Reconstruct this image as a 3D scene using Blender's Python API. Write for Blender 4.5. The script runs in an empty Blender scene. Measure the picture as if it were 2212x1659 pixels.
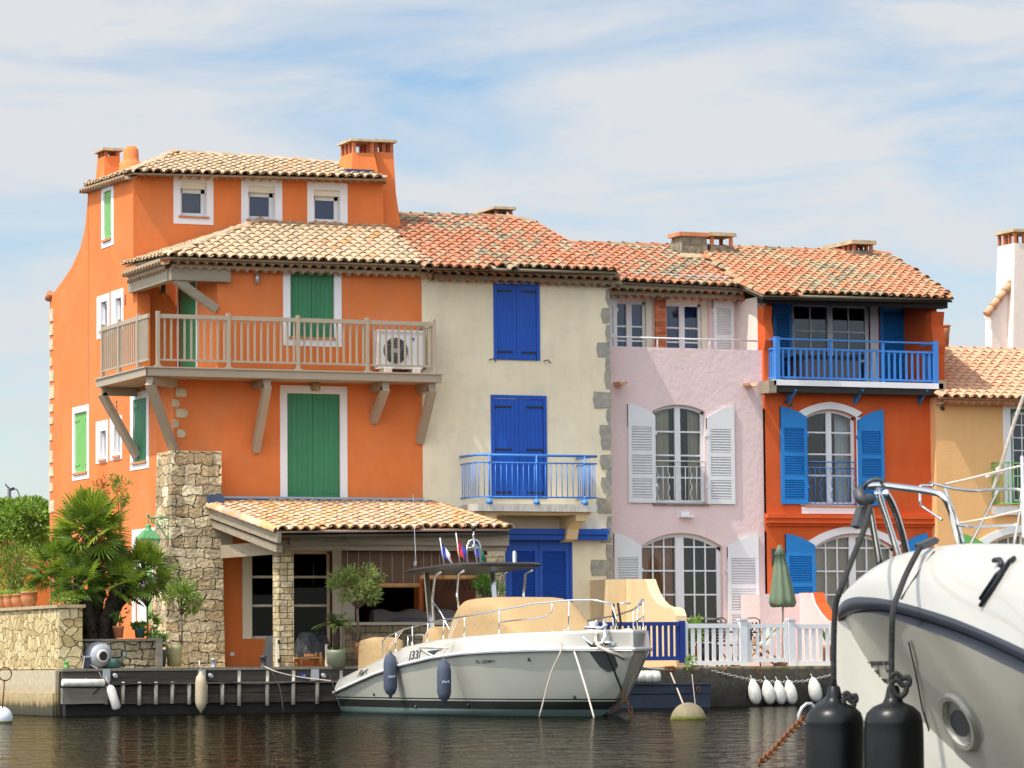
import bpy, bmesh, math, random
from mathutils import Vector, Matrix
from mathutils.bvhtree import BVHTree
rnd = random.Random(11)
SC = bpy.context.scene
COL = SC.collection
V = Vector
# ------------------------------------------------------------------ camera
IW, IH, FPX = 2212.0, 1659.0, 7900.0      # measuring grid of the photograph, focal length in its pixels
PSI, HOR, RHO, EYE = math.radians(23.1), 1425.0, 0.0083, 0.975
TH = math.atan((HOR - IH / 2) / FPX)
FWL = V((math.sin(PSI), math.cos(PSI), 0)); RT = V((math.cos(PSI), -math.sin(PSI), 0)); UP = V((0, 0, 1))
FD = FWL * math.cos(TH) + UP * math.sin(TH); UD = -FWL * math.sin(TH) + UP * math.cos(TH)
def ray(u, v):
    du, b = u - IW / 2, IH / 2 - v
    return FD * FPX + RT * (du * math.cos(RHO) + b * math.sin(RHO)) + UD * (-du * math.sin(RHO) + b * math.cos(RHO))
_d = ray(916, HOR + RHO * 190)
CAM = -_d * (76 / _d.dot(FWL)); CAM.z = EYE
cd = bpy.data.cameras.new("camera"); cam = bpy.data.objects.new("camera", cd); COL.objects.link(cam)
cd.sensor_width = 36; cd.lens = 36 * FPX / IW; cd.clip_start = 0.5; cd.clip_end = 5000
rc = RT * math.cos(RHO) - UD * math.sin(RHO); uc = RT * math.sin(RHO) + UD * math.cos(RHO)
M = Matrix((rc, uc, -FD)).transposed().to_4x4(); M.translation = CAM; cam.matrix_world = M
SC.camera = cam
cd.dof.use_dof = True; cd.dof.focus_distance = 66; cd.dof.aperture_fstop = 16
def at(u, v, Y):
    d = ray(u, v); return CAM + d * ((Y - CAM.y) / d.y)
def atX(u, v, X):
    d = ray(u, v); return CAM + d * ((X - CAM.x) / d.x)
def atD(u, v, D):
    d = ray(u, v); return CAM + d * (D / d.dot(FWL))
def atZ(u, v, Z):
    d = ray(u, v); return CAM + d * ((Z - CAM.z) / d.z)
def onplane(u, v, o, n):
    d = ray(u, v); return CAM + d * ((o - CAM).dot(n) / d.dot(n))
def R(u0, v0, u1, v1, Y):
    um, vm = (u0 + u1) / 2, (v0 + v1) / 2
    return at(u0, vm, Y).x, at(u1, vm, Y).x, at(um, v1, Y).z, at(um, v0, Y).z
def RX(u0, v0, u1, v1, X):
    um, vm = (u0 + u1) / 2, (v0 + v1) / 2
    return atX(u1, vm, X).y, atX(u0, vm, X).y, atX(um, v1, X).z, atX(um, v0, X).z
# ------------------------------------------------------------------ world, sun, exposure
SUNDIR = V((-0.58, -0.150, 1.0)).normalized()
CLOUD, FILL_GLOW = (4.8, 4.98, 5.18), 4.4
SKYLOC = (2.7, 6.3, 4.1)
GLOWDIR = V((-0.92, -0.30, 0.42)).normalized()
wd = bpy.data.worlds.new("World"); SC.world = wd; wd.use_nodes = True
nt = wd.node_tree; nt.nodes.clear()
def N(tree, typ, **kw):
    n = tree.nodes.new(typ)
    for k, v in kw.items(): setattr(n, k, v)
    return n
out = N(nt, 'ShaderNodeOutputWorld'); bg = N(nt, 'ShaderNodeBackground')
sky = N(nt, 'ShaderNodeTexSky', sky_type='NISHITA', sun_disc=False)
sky.sun_elevation = math.asin(SUNDIR.z); sky.sun_rotation = math.atan2(SUNDIR.x, SUNDIR.y)
sky.air_density = 1.0; sky.dust_density = 0.4; sky.ozone_density = 2.5; sky.altitude = 0
tc = N(nt, 'ShaderNodeTexCoord'); mp = N(nt, 'ShaderNodeMapping'); mp.inputs['Scale'].default_value = (9.0, 9.0, 36.0)
mp.inputs['Rotation'].default_value = (0.0, math.radians(-3), 0); mp.inputs['Location'].default_value = SKYLOC
nz = N(nt, 'ShaderNodeTexNoise'); nz.inputs['Scale'].default_value = 1.15; nz.inputs['Detail'].default_value = 9; nz.inputs['Roughness'].default_value = 0.56; nz.inputs['Distortion'].default_value = 0.5
cr = N(nt, 'ShaderNodeValToRGB'); cr.color_ramp.elements[0].position = 0.28; cr.color_ramp.elements[1].position = 0.60
hs = N(nt, 'ShaderNodeHueSaturation'); hs.inputs['Saturation'].default_value = 1.12; hs.inputs['Value'].default_value = 0.92
mx = N(nt, 'ShaderNodeMixRGB')
L = nt.links.new
dp_ = N(nt, 'ShaderNodeVectorMath', operation='DOT_PRODUCT'); dp_.inputs[1].default_value = GLOWDIR      # added fill: unseen sky on this side brightened to lift facades and side walls
gl_ = N(nt, 'ShaderNodeMapRange'); gl_.inputs[1].default_value = 0.0; gl_.inputs[2].default_value = 1.0; gl_.inputs[3].default_value = 1.0; gl_.inputs[4].default_value = FILL_GLOW
cm_ = N(nt, 'ShaderNodeVectorMath', operation='SCALE'); cm_.inputs[0].default_value = CLOUD
L(tc.outputs['Generated'], dp_.inputs[0]); L(dp_.outputs['Value'], gl_.inputs[0]); L(gl_.outputs[0], cm_.inputs['Scale']); L(cm_.outputs[0], mx.inputs['Color2'])
L(tc.outputs['Generated'], mp.inputs['Vector']); L(mp.outputs[0], nz.inputs['Vector']); L(nz.outputs['Fac'], cr.inputs[0])
L(sky.outputs[0], hs.inputs['Color']); L(hs.outputs[0], mx.inputs['Color1']); L(cr.outputs[0], mx.inputs['Fac'])
L(mx.outputs[0], bg.inputs['Color']); L(bg.outputs[0], out.inputs[0]); bg.inputs['Strength'].default_value = 0.12
sl = bpy.data.lights.new("sun", 'SUN'); sl.energy = 3.6; sl.angle = math.radians(0.53); sl.color = (1.0, 0.94, 0.84)
so = bpy.data.objects.new("sun", sl); COL.objects.link(so); so.location = (-20, -20, 40)
so.rotation_euler = SUNDIR.to_track_quat('Z', 'Y').to_euler()
SC.view_settings.view_transform = 'Standard'; SC.view_settings.look = 'None'; SC.view_settings.exposure = 0.36; SC.view_settings.gamma = 1.0
SC.cycles.max_bounces = 6; SC.cycles.transparent_max_bounces = 12; SC.cycles.caustics_reflective = False; SC.cycles.caustics_refractive = False

# ------------------------------------------------------------------ materials
MT = {}
def mat(name, col, rough=0.7, metal=0.0, var=0.0, vscale=3.0, bump=0.0, bscale=40.0, bdist=0.01, spec=0.5, tone=0.0, stretch=(1, 1, 1), stain=None, stain_amt=0.0, stain_scale=1.0, coat=0.0, detail=5.0, hue=0.0, streak=0.0):
    m = bpy.data.materials.new(name); m.use_nodes = True; t = m.node_tree; p = t.nodes['Principled BSDF']
    p.inputs['Roughness'].default_value = rough; p.inputs['Metallic'].default_value = metal
    p.inputs['Specular IOR Level'].default_value = spec; p.inputs['Coat Weight'].default_value = coat
    c = tuple(col) + (1,); p.inputs['Base Color'].default_value = c
    tcn = N(t, 'ShaderNodeTexCoord'); mpn = N(t, 'ShaderNodeMapping'); mpn.inputs['Scale'].default_value = stretch
    t.links.new(tcn.outputs['Object'], mpn.inputs['Vector'])
    src = None
    if var > 0 or stain or tone:
        rgb = N(t, 'ShaderNodeRGB'); rgb.outputs[0].default_value = c; src = rgb.outputs[0]
    if stain:
        n = N(t, 'ShaderNodeTexNoise'); n.inputs['Scale'].default_value = stain_scale; n.inputs['Detail'].default_value = 7; n.inputs['Roughness'].default_value = 0.62
        r = N(t, 'ShaderNodeValToRGB'); r.color_ramp.elements[0].position = 0.48; r.color_ramp.elements[1].position = 0.72
        ml = N(t, 'ShaderNodeMath', operation='MULTIPLY'); ml.inputs[1].default_value = stain_amt
        mi = N(t, 'ShaderNodeMixRGB'); mi.inputs['Color2'].default_value = tuple(stain) + (1,)
        t.links.new(mpn.outputs[0], n.inputs['Vector']); t.links.new(n.outputs['Fac'], r.inputs[0]); t.links.new(r.outputs[0], ml.inputs[0])
        t.links.new(ml.outputs[0], mi.inputs['Fac']); t.links.new(src, mi.inputs['Color1']); src = mi.outputs[0]
    if var > 0:
        n = N(t, 'ShaderNodeTexNoise'); n.inputs['Scale'].default_value = vscale; n.inputs['Detail'].default_value = detail; n.inputs['Roughness'].default_value = 0.6
        mr = N(t, 'ShaderNodeMapRange'); mr.inputs[1].default_value = 0.25; mr.inputs[2].default_value = 0.75; mr.inputs[3].default_value = 1 - var; mr.inputs[4].default_value = 1 + var
        h = N(t, 'ShaderNodeHueSaturation')
        t.links.new(mpn.outputs[0], n.inputs['Vector']); t.links.new(n.outputs['Fac'], mr.inputs[0]); t.links.new(mr.outputs[0], h.inputs['Value']); t.links.new(src, h.inputs['Color']); src = h.outputs[0]
    if streak:
        m3 = N(t, 'ShaderNodeMapping'); m3.inputs['Scale'].default_value = (1.1, 1.1, 0.22); t.links.new(tcn.outputs['Object'], m3.inputs['Vector'])
        n = N(t, 'ShaderNodeTexNoise'); n.inputs['Scale'].default_value = 2.0; n.inputs['Detail'].default_value = 8; n.inputs['Roughness'].default_value = 0.65
        mr = N(t, 'ShaderNodeMapRange'); mr.inputs[1].default_value = 0.35; mr.inputs[2].default_value = 0.68; mr.inputs[3].default_value = 1 + streak * .5; mr.inputs[4].default_value = 1 - streak
        h = N(t, 'ShaderNodeHueSaturation'); t.links.new(m3.outputs[0], n.inputs['Vector']); t.links.new(n.outputs['Fac'], mr.inputs[0]); t.links.new(mr.outputs[0], h.inputs['Value']); t.links.new(src, h.inputs['Color']); src = h.outputs[0]
    if tone:
        a = N(t, 'ShaderNodeAttribute', attribute_name='tone'); mr = N(t, 'ShaderNodeMapRange'); mr.inputs[3].default_value = 1 - tone; mr.inputs[4].default_value = 1 + tone
        h = N(t, 'ShaderNodeHueSaturation'); t.links.new(a.outputs['Fac'], mr.inputs[0]); t.links.new(mr.outputs[0], h.inputs['Value']); t.links.new(src, h.inputs['Color'])
        if hue:
            m2 = N(t, 'ShaderNodeMapRange'); m2.inputs[3].default_value = 0.5 + hue; m2.inputs[4].default_value = 0.5 - hue
            t.links.new(a.outputs['Fac'], m2.inputs[0]); t.links.new(m2.outputs[0], h.inputs['Hue'])
        src = h.outputs[0]
    if src: t.links.new(src, p.inputs['Base Color'])
    if bump > 0:
        n = N(t, 'ShaderNodeTexNoise'); n.inputs['Scale'].default_value = bscale; n.inputs['Detail'].default_value = 6; n.inputs['Roughness'].default_value = 0.6
        b = N(t, 'ShaderNodeBump'); b.inputs['Strength'].default_value = bump; b.inputs['Distance'].default_value = bdist
        t.links.new(mpn.outputs[0], n.inputs['Vector']); t.links.new(n.outputs['Fac'], b.inputs['Height']); t.links.new(b.outputs[0], p.inputs['Normal'])
    MT[name] = m; return m
def ramp(t, pts, interp='LINEAR'):
    r = N(t, 'ShaderNodeValToRGB'); r.color_ramp.interpolation = interp; e = r.color_ramp.elements
    e[0].position = pts[0][0]; e[0].color = tuple(pts[0][1]) + (1,); e[1].position = pts[-1][0]; e[1].color = tuple(pts[-1][1]) + (1,)
    for q, c in pts[1:-1]:
        x = e.new(q); x.color = tuple(c) + (1,)
    return r
def tile_mat(name, pts, lichen=(0.30, 0.27, 0.20), lam=0.5):
    m = mat(name, (0.5, 0.3, 0.2), rough=0.85, bump=0.5, bscale=60, bdist=0.006); t = m.node_tree; p = t.nodes['Principled BSDF']
    a = N(t, 'ShaderNodeAttribute', attribute_name='tone'); r = ramp(t, pts); t.links.new(a.outputs['Fac'], r.inputs[0])
    tcn = N(t, 'ShaderNodeTexCoord'); n = N(t, 'ShaderNodeTexNoise'); n.inputs['Scale'].default_value = 9; n.inputs['Detail'].default_value = 7; n.inputs['Roughness'].default_value = 0.68
    r2 = N(t, 'ShaderNodeValToRGB'); r2.color_ramp.elements[0].position = 0.47; r2.color_ramp.elements[1].position = 0.68
    ml = N(t, 'ShaderNodeMath', operation='MULTIPLY'); ml.inputs[1].default_value = lam
    mi = N(t, 'ShaderNodeMixRGB'); mi.inputs['Color2'].default_value = tuple(lichen) + (1,)
    t.links.new(tcn.outputs['Object'], n.inputs['Vector']); t.links.new(n.outputs['Fac'], r2.inputs[0]); t.links.new(r2.outputs[0], ml.inputs[0]); t.links.new(ml.outputs[0], mi.inputs['Fac'])
    t.links.new(r.outputs[0], mi.inputs['Color1']); t.links.new(mi.outputs[0], p.inputs['Base Color']); return m
def stone_mat(name, pts, scale=3.2, flat=1.5, mortar=(0.20, 0.17, 0.12), bdist=0.03, width=0.05, metric='EUCLIDEAN', rand=0.9):
    m = bpy.data.materials.new(name); m.use_nodes = True; t = m.node_tree; p = t.nodes['Principled BSDF']; p.inputs['Roughness'].default_value = 0.9
    tcn = N(t, 'ShaderNodeTexCoord'); mpn = N(t, 'ShaderNodeMapping'); mpn.inputs['Scale'].default_value = (1, 1, flat); t.links.new(tcn.outputs['Object'], mpn.inputs['Vector'])
    nd = N(t, 'ShaderNodeTexNoise'); nd.inputs['Scale'].default_value = 3.0; nd.inputs['Detail'].default_value = 3
    ad = N(t, 'ShaderNodeVectorMath', operation='SCALE'); ad.inputs['Scale'].default_value = 0.22
    a2 = N(t, 'ShaderNodeVectorMath', operation='ADD'); t.links.new(mpn.outputs[0], nd.inputs['Vector']); t.links.new(nd.outputs['Color'], ad.inputs[0]); t.links.new(ad.outputs[0], a2.inputs[0]); t.links.new(mpn.outputs[0], a2.inputs[1])
    v1 = N(t, 'ShaderNodeTexVoronoi', feature='F1', distance=metric); v2 = N(t, 'ShaderNodeTexVoronoi', feature='DISTANCE_TO_EDGE')
    for v in (v1, v2):
        v.inputs['Scale'].default_value = scale; v.inputs['Randomness'].default_value = rand; t.links.new(a2.outputs[0], v.inputs['Vector'])
    sp = N(t, 'ShaderNodeSeparateColor'); t.links.new(v1.outputs['Color'], sp.inputs[0]); r = ramp(t, pts); t.links.new(sp.outputs[0], r.inputs[0])
    n = N(t, 'ShaderNodeTexNoise'); n.inputs['Scale'].default_value = 14; n.inputs['Detail'].default_value = 8; n.inputs['Roughness'].default_value = 0.65; t.links.new(mpn.outputs[0], n.inputs['Vector'])
    mr = N(t, 'ShaderNodeMapRange'); mr.inputs[1].default_value = 0.25; mr.inputs[2].default_value = 0.75; mr.inputs[3].default_value = 0.72; mr.inputs[4].default_value = 1.25
    h = N(t, 'ShaderNodeHueSaturation'); t.links.new(n.outputs['Fac'], mr.inputs[0]); t.links.new(mr.outputs[0], h.inputs['Value']); t.links.new(r.outputs[0], h.inputs['Color'])
    er = N(t, 'ShaderNodeMapRange'); er.inputs[1].default_value = 0.0; er.inputs[2].default_value = width; t.links.new(v2.outputs['Distance'], er.inputs[0])
    mi = N(t, 'ShaderNodeMixRGB'); mi.inputs['Color1'].default_value = tuple(mortar) + (1,); t.links.new(er.outputs[0], mi.inputs['Fac']); t.links.new(h.outputs[0], mi.inputs['Color2']); t.links.new(mi.outputs[0], p.inputs['Base Color'])
    e2 = N(t, 'ShaderNodeMapRange', interpolation_type='SMOOTHSTEP'); e2.inputs[2].default_value = width * 2.2; t.links.new(v2.outputs['Distance'], e2.inputs[0])
    am = N(t, 'ShaderNodeMath', operation='MULTIPLY_ADD'); am.inputs[1].default_value = 0.7; t.links.new(n.outputs['Fac'], am.inputs[0]); t.links.new(e2.outputs[0], am.inputs[2])
    b = N(t, 'ShaderNodeBump'); b.inputs['Strength'].default_value = 1.0; b.inputs['Distance'].default_value = bdist; t.links.new(am.outputs[0], b.inputs['Height']); t.links.new(b.outputs[0], p.inputs['Normal'])
    MT[name] = m; return m
ST = dict(rough=0.92, spec=0.25, bump=0.5, bscale=14, bdist=0.012, streak=0.055)
mat('orange_stucco', (0.71, 0.195, 0.055), var=0.10, vscale=0.9, stain=(0.64, 0.25, 0.11), stain_amt=0.5, stain_scale=0.8, **ST)
mat('cream_stucco', (0.85, 0.735, 0.52), var=0.06, vscale=1.2, stain=(0.68, 0.61, 0.47), stain_amt=0.6, stain_scale=2.2, **ST)
mat('pink_stucco', (0.76, 0.585, 0.57), rough=0.92, spec=0.25, var=0.05, vscale=1.0, bump=0.8, bscale=7, bdist=0.018, stain=(0.68, 0.52, 0.52), stain_amt=0.4, stain_scale=1.5)
mat('pale_stucco', (0.80, 0.69, 0.62), var=0.05, **ST)
mat('red_stucco', (0.62, 0.105, 0.025), var=0.10, vscale=1.0, stain=(0.55, 0.15, 0.06), stain_amt=0.4, stain_scale=1.0, **ST)
mat('tan_stucco', (0.80, 0.46, 0.20), var=0.06, vscale=0.8, **ST)
mat('terrace_stucco', (0.76, 0.58, 0.34), var=0.07, **ST)
mat('white_trim', (0.80, 0.79, 0.80), rough=0.85, var=0.04, bump=0.2, bscale=30)
mat('white_paint', (0.72, 0.72, 0.73), rough=0.5, var=0.03, vscale=5)
mat('cream_paint', (0.76, 0.70, 0.55), rough=0.5)
mat('green_paint', (0.034, 0.20, 0.085), rough=0.55, var=0.12, vscale=2, stretch=(1, 1, 0.3), bump=0.15, bscale=30)
mat('light_green_paint', (0.16, 0.42, 0.10), rough=0.5, var=0.08)
mat('blue_paint', (0.004, 0.075, 0.42), rough=0.5, var=0.10, vscale=3, stretch=(3, 3, 0.3))
mat('navy_paint', (0.006, 0.03, 0.20), rough=0.5, var=0.1)
mat('sky_blue_paint', (0.012, 0.20, 0.56), rough=0.42, var=0.06)
mat('rail_blue_paint', (0.05, 0.22, 0.62), rough=0.42, var=0.04)
mat('black_iron', (0.012, 0.013, 0.018), rough=0.5)
mat('black_wood', (0.022, 0.018, 0.016), rough=0.7, var=0.3, vscale=6, stretch=(0.3, 1, 3))
mat('grey_beam', (0.33, 0.275, 0.20), rough=0.75, var=0.16, vscale=5, stretch=(0.35, 0.35, 3), bump=0.25, bscale=20)
mat('taupe_paint', (0.38, 0.31, 0.225), rough=0.6, var=0.06)
mat('weathered_wood', (0.31, 0.25, 0.175), rough=0.85, var=0.28, vscale=5, stretch=(0.3, 1, 5), bump=0.4, bscale=25)
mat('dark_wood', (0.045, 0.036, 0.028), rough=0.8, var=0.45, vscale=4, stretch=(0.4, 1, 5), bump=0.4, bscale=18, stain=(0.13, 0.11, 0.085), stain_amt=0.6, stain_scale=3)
mat('grey_dock_wood', (0.20, 0.18, 0.145), rough=0.85, var=0.3, vscale=4, stretch=(0.4, 1, 5), bump=0.4, bscale=18, stain=(0.06, 0.05, 0.04), stain_amt=0.7, stain_scale=2)
mat('natural_wood', (0.48, 0.24, 0.08), rough=0.6, var=0.2, vscale=8, stretch=(1, 1, 0.3))
mat('zinc', (0.42, 0.45, 0.48), rough=0.45, metal=0.6, var=0.1)
mat('lead_blue', (0.035, 0.06, 0.12), rough=0.6, var=0.15)
mat('steel', (0.82, 0.83, 0.85), rough=0.12, metal=1.0)
mat('dull_steel', (0.5, 0.5, 0.5), rough=0.35, metal=1.0, var=0.1, vscale=20)
mat('concrete', (0.42, 0.37, 0.28), rough=0.95, var=0.15, vscale=4, bump=0.5, bscale=25, stain=(0.22, 0.18, 0.12), stain_amt=0.6, stain_scale=2)
mat('gelcoat', (0.50, 0.48, 0.43), rough=0.2, coat=0.5, var=0.02, vscale=2)
mat('black_rubber', (0.0045, 0.0045, 0.005), rough=0.34, spec=0.28, bump=0.12, bscale=8, bdist=0.02, var=0.2, vscale=4)
mat('strake_rubber', (0.022, 0.025, 0.035), rough=0.35, var=0.15)
mat('black_rope', (0.02, 0.02, 0.02), rough=0.9, var=0.6, vscale=70, bump=1.0, bscale=60, bdist=0.01)
mat('pale_rope', (0.52, 0.44, 0.36), rough=0.9, var=0.3, vscale=50, bump=0.8, bscale=60, bdist=0.01)
mat('white_rope', (0.72, 0.62, 0.54), rough=0.9, var=0.25, vscale=60)
mat('strip_grey', (0.50, 0.46, 0.38), rough=.6, var=.1, stain=(.2, .17, .12), stain_amt=.7, stain_scale=5, stretch=(3, 3, .6))
mat('rust', (0.17, 0.06, 0.02), rough=0.9, var=0.45, vscale=18, bump=0.5, bscale=40)
mat('galvanised', (0.42, 0.42, 0.40), rough=0.5, metal=0.5, var=0.2, vscale=20)
mat('tan_canvas', (0.38, 0.255, 0.12), rough=0.85, var=0.03, vscale=2, bump=0.8, bscale=4.5, bdist=0.035, stretch=(.5, 1, 1.3), detail=2)
mat('grey_fabric', (0.10, 0.115, 0.14), rough=0.9, var=0.12)
mat('fender_navy', (0.055, 0.07, 0.105), rough=0.8, var=0.15, vscale=10)
mat('fender_white', (0.74, 0.72, 0.66), rough=0.45, var=0.05, stain=(0.42, 0.35, 0.25), stain_amt=0.8, stain_scale=5, stretch=(2, 2, 0.7))
mat('fender_beige', (0.50, 0.41, 0.27), rough=0.6, var=0.1, stain=(0.25, 0.2, 0.12), stain_amt=0.5, stain_scale=4)
mat('dirty_buoy', (0.21, 0.17, 0.10), rough=0.8, var=0.25, vscale=5, stain=(0.18, 0.15, 0.08), stain_amt=0.7, stain_scale=6, bump=0.3)
mat('buoy_white', (0.66, 0.70, 0.72), rough=0.5, var=0.06)
mat('algae', (0.10, 0.11, 0.015), rough=0.95, var=0.5, vscale=25, bump=0.8, bscale=40, bdist=0.03)
mat('grey_plastic', (0.36, 0.37, 0.40), rough=0.4, var=0.12)
mat('dark_grey', (0.045, 0.047, 0.052), rough=0.5, var=0.1)
mat('charcoal_top', (0.03, 0.03, 0.03), rough=0.35, var=0.1)
mat('black_tarp', (0.02, 0.022, 0.026), rough=0.35, bump=1.0, bscale=5, bdist=0.08)
mat('terracotta', (0.52, 0.20, 0.085), rough=0.85, var=0.15, vscale=5, stain=(0.55, 0.36, 0.25), stain_amt=0.5, stain_scale=4)
mat('red_brick', (0.48, 0.15, 0.065), rough=0.9, tone=0.35, var=0.15, vscale=8)
mat('cap_stone', (0.40, 0.31, 0.19), rough=0.95, var=0.35, vscale=8, bump=0.6, bscale=20, stain=(0.46, 0.25, 0.06), stain_amt=0.6, stain_scale=6)
mat('old_render', (0.22, 0.185, 0.13), rough=0.95, var=0.5, vscale=9, bump=0.9, bscale=16, bdist=0.03, stain=(0.07, 0.06, 0.045), stain_amt=0.8, stain_scale=6)
mat('green_pot', (0.20, 0.22, 0.15), rough=0.5, var=0.06)
mat('olive_pot', (0.36, 0.33, 0.17), rough=0.6, var=0.06)
mat('dark_pot', (0.05, 0.065, 0.07), rough=0.5)
mat('teal_pot', (0.05, 0.12, 0.11), rough=0.5)
mat('soil', (0.05, 0.035, 0.02), rough=1)
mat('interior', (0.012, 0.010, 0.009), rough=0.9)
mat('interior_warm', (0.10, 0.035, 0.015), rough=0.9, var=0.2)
mat('curtain', (0.62, 0.52, 0.38), rough=0.9, var=0.18, vscale=4, stretch=(6, 6, 0.1))
mat('sky_reflection_pale', (0.09, 0.19, 0.36), rough=0.9, var=0.3, vscale=2, stretch=(5, 5, 0.15))
mat('bark', (0.15, 0.11, 0.07), rough=0.95, var=0.3, vscale=20, bump=0.8, bscale=30, bdist=0.02)
mat('palm_bark', (0.045, 0.032, 0.02), rough=1, var=0.5, vscale=18, bump=1, bscale=22, bdist=0.05)
mat('umbrella_green', (0.15, 0.20, 0.125), rough=0.9, var=0.08)
mat('bench_fabric', (0.17, 0.14, 0.135), rough=0.9, var=0.1)
mat('bamboo', (0.11, 0.055, 0.028), rough=0.8, var=0.4, vscale=6, stretch=(0.4, 1, 40))
mat('slate', (0.20, 0.24, 0.20), rough=0.8)
mat('plate_blue', (0.012, 0.05, 0.30), rough=0.4)
mat('ink', (0.012, 0.014, 0.02), rough=0.5)
mat('pale_ink', (0.62, 0.66, 0.72), rough=0.5)
mat('lamp_green', (0.10, 0.30, 0.12), rough=0.45, var=0.1)
mat('lamp_glass', (0.60, 0.55, 0.46), rough=0.25)
mat('flag_blue', (0.04, 0.05, 0.32), rough=0.8); mat('flag_white', (0.75, 0.74, 0.72), rough=0.8); mat('flag_red', (0.55, 0.03, 0.03), rough=0.8); mat('flag_green', (0.01, 0.18, 0.10), rough=0.8)
def leafm(name, col, tone=0.5, hue=0.02, tr=0.25):
    m = mat(name, col, rough=0.55, tone=tone, hue=hue); m.node_tree.nodes['Principled BSDF'].inputs['Subsurface Weight'].default_value = 0
    t = m.node_tree; p = t.nodes['Principled BSDF']; o = t.nodes['Material Output']
    tr_ = N(t, 'ShaderNodeBsdfTranslucent'); mx_ = N(t, 'ShaderNodeMixShader'); mx_.inputs[0].default_value = tr
    s = p.inputs['Base Color'].links[0].from_socket
    g = N(t, 'ShaderNodeHueSaturation'); g.inputs['Value'].default_value = 1.3; t.links.new(s, g.inputs['Color']); t.links.new(g.outputs[0], tr_.inputs['Color'])
    t.links.new(p.outputs[0], mx_.inputs[1]); t.links.new(tr_.outputs[0], mx_.inputs[2]); t.links.new(mx_.outputs[0], o.inputs[0]); return m
leafm('hedge_leaf', (0.23, 0.37, 0.05), 0.6); leafm('palm_leaf', (0.18, 0.265, 0.022), 0.6, 0.03, 0.35); leafm('tree_leaf', (0.17, 0.27, 0.035), 0.55, 0.03)
leafm('olive_leaf', (0.27, 0.34, 0.09), 0.5); leafm('bush_leaf', (0.09, 0.20, 0.025), 0.6); leafm('rust_leaf', (0.28, 0.15, 0.02), 0.5, 0.06); leafm('purple_leaf', (0.17, 0.02, 0.30), 0.5, 0.02)
leafm('date_leaf', (0.10, 0.13, 0.025), 0.55, 0.04)
TILE_OLD = [(0, (0.33, 0.245, 0.155)), (0.3, (0.46, 0.335, 0.205)), (0.6, (0.48, 0.345, 0.22)), (0.85, (0.48, 0.28, 0.165)), (0.96, (0.50, 0.26, 0.08)), (1, (0.40, 0.17, 0.09))]
TILE_RED = [(0, (0.17, 0.135, 0.085)), (0.26, (0.36, 0.27, 0.165)), (0.44, (0.39, 0.155, 0.08)), (0.75, (0.45, 0.145, 0.065)), (1, (0.49, 0.21, 0.115))]
TILE_MIX = [(0, (0.18, 0.15, 0.09)), (0.3, (0.37, 0.28, 0.16)), (0.5, (0.44, 0.185, 0.085)), (0.85, (0.47, 0.15, 0.065)), (1, (0.49, 0.27, 0.145))]
TILE_NEW = [(0, (0.36, 0.24, 0.17)), (0.25, (0.56, 0.33, 0.18)), (0.5, (0.60, 0.44, 0.31)), (0.75, (0.58, 0.34, 0.13)), (1, (0.52, 0.21, 0.10))]
TILE_TAN = [(0, (0.48, 0.25, 0.14)), (0.5, (0.60, 0.36, 0.22)), (1, (0.60, 0.28, 0.15))]
tile_mat('tile_old', TILE_OLD); tile_mat('tile_red', TILE_RED, lam=0.65, lichen=(0.22, 0.20, 0.14)); tile_mat('tile_mix', TILE_MIX, lam=0.6); tile_mat('tile_new', TILE_NEW, lichen=(0.62, 0.5, 0.38), lam=0.35); tile_mat('tile_tan', TILE_TAN, lichen=(0.62, 0.5, 0.38), lam=0.3)
STONE = [(0, (0.30, 0.20, 0.10)), (0.25, (0.50, 0.38, 0.20)), (0.5, (0.60, 0.49, 0.30)), (0.75, (0.48, 0.42, 0.32)), (1, (0.66, 0.55, 0.36))]
pass; stone_mat('wall_stone', [(0, (0.42, 0.29, 0.12)), (0.5, (0.58, 0.45, 0.22)), (1, (0.66, 0.54, 0.30))], 4.3, 1.25, mortar=(0.07, 0.05, 0.025), width=0.03)
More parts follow.
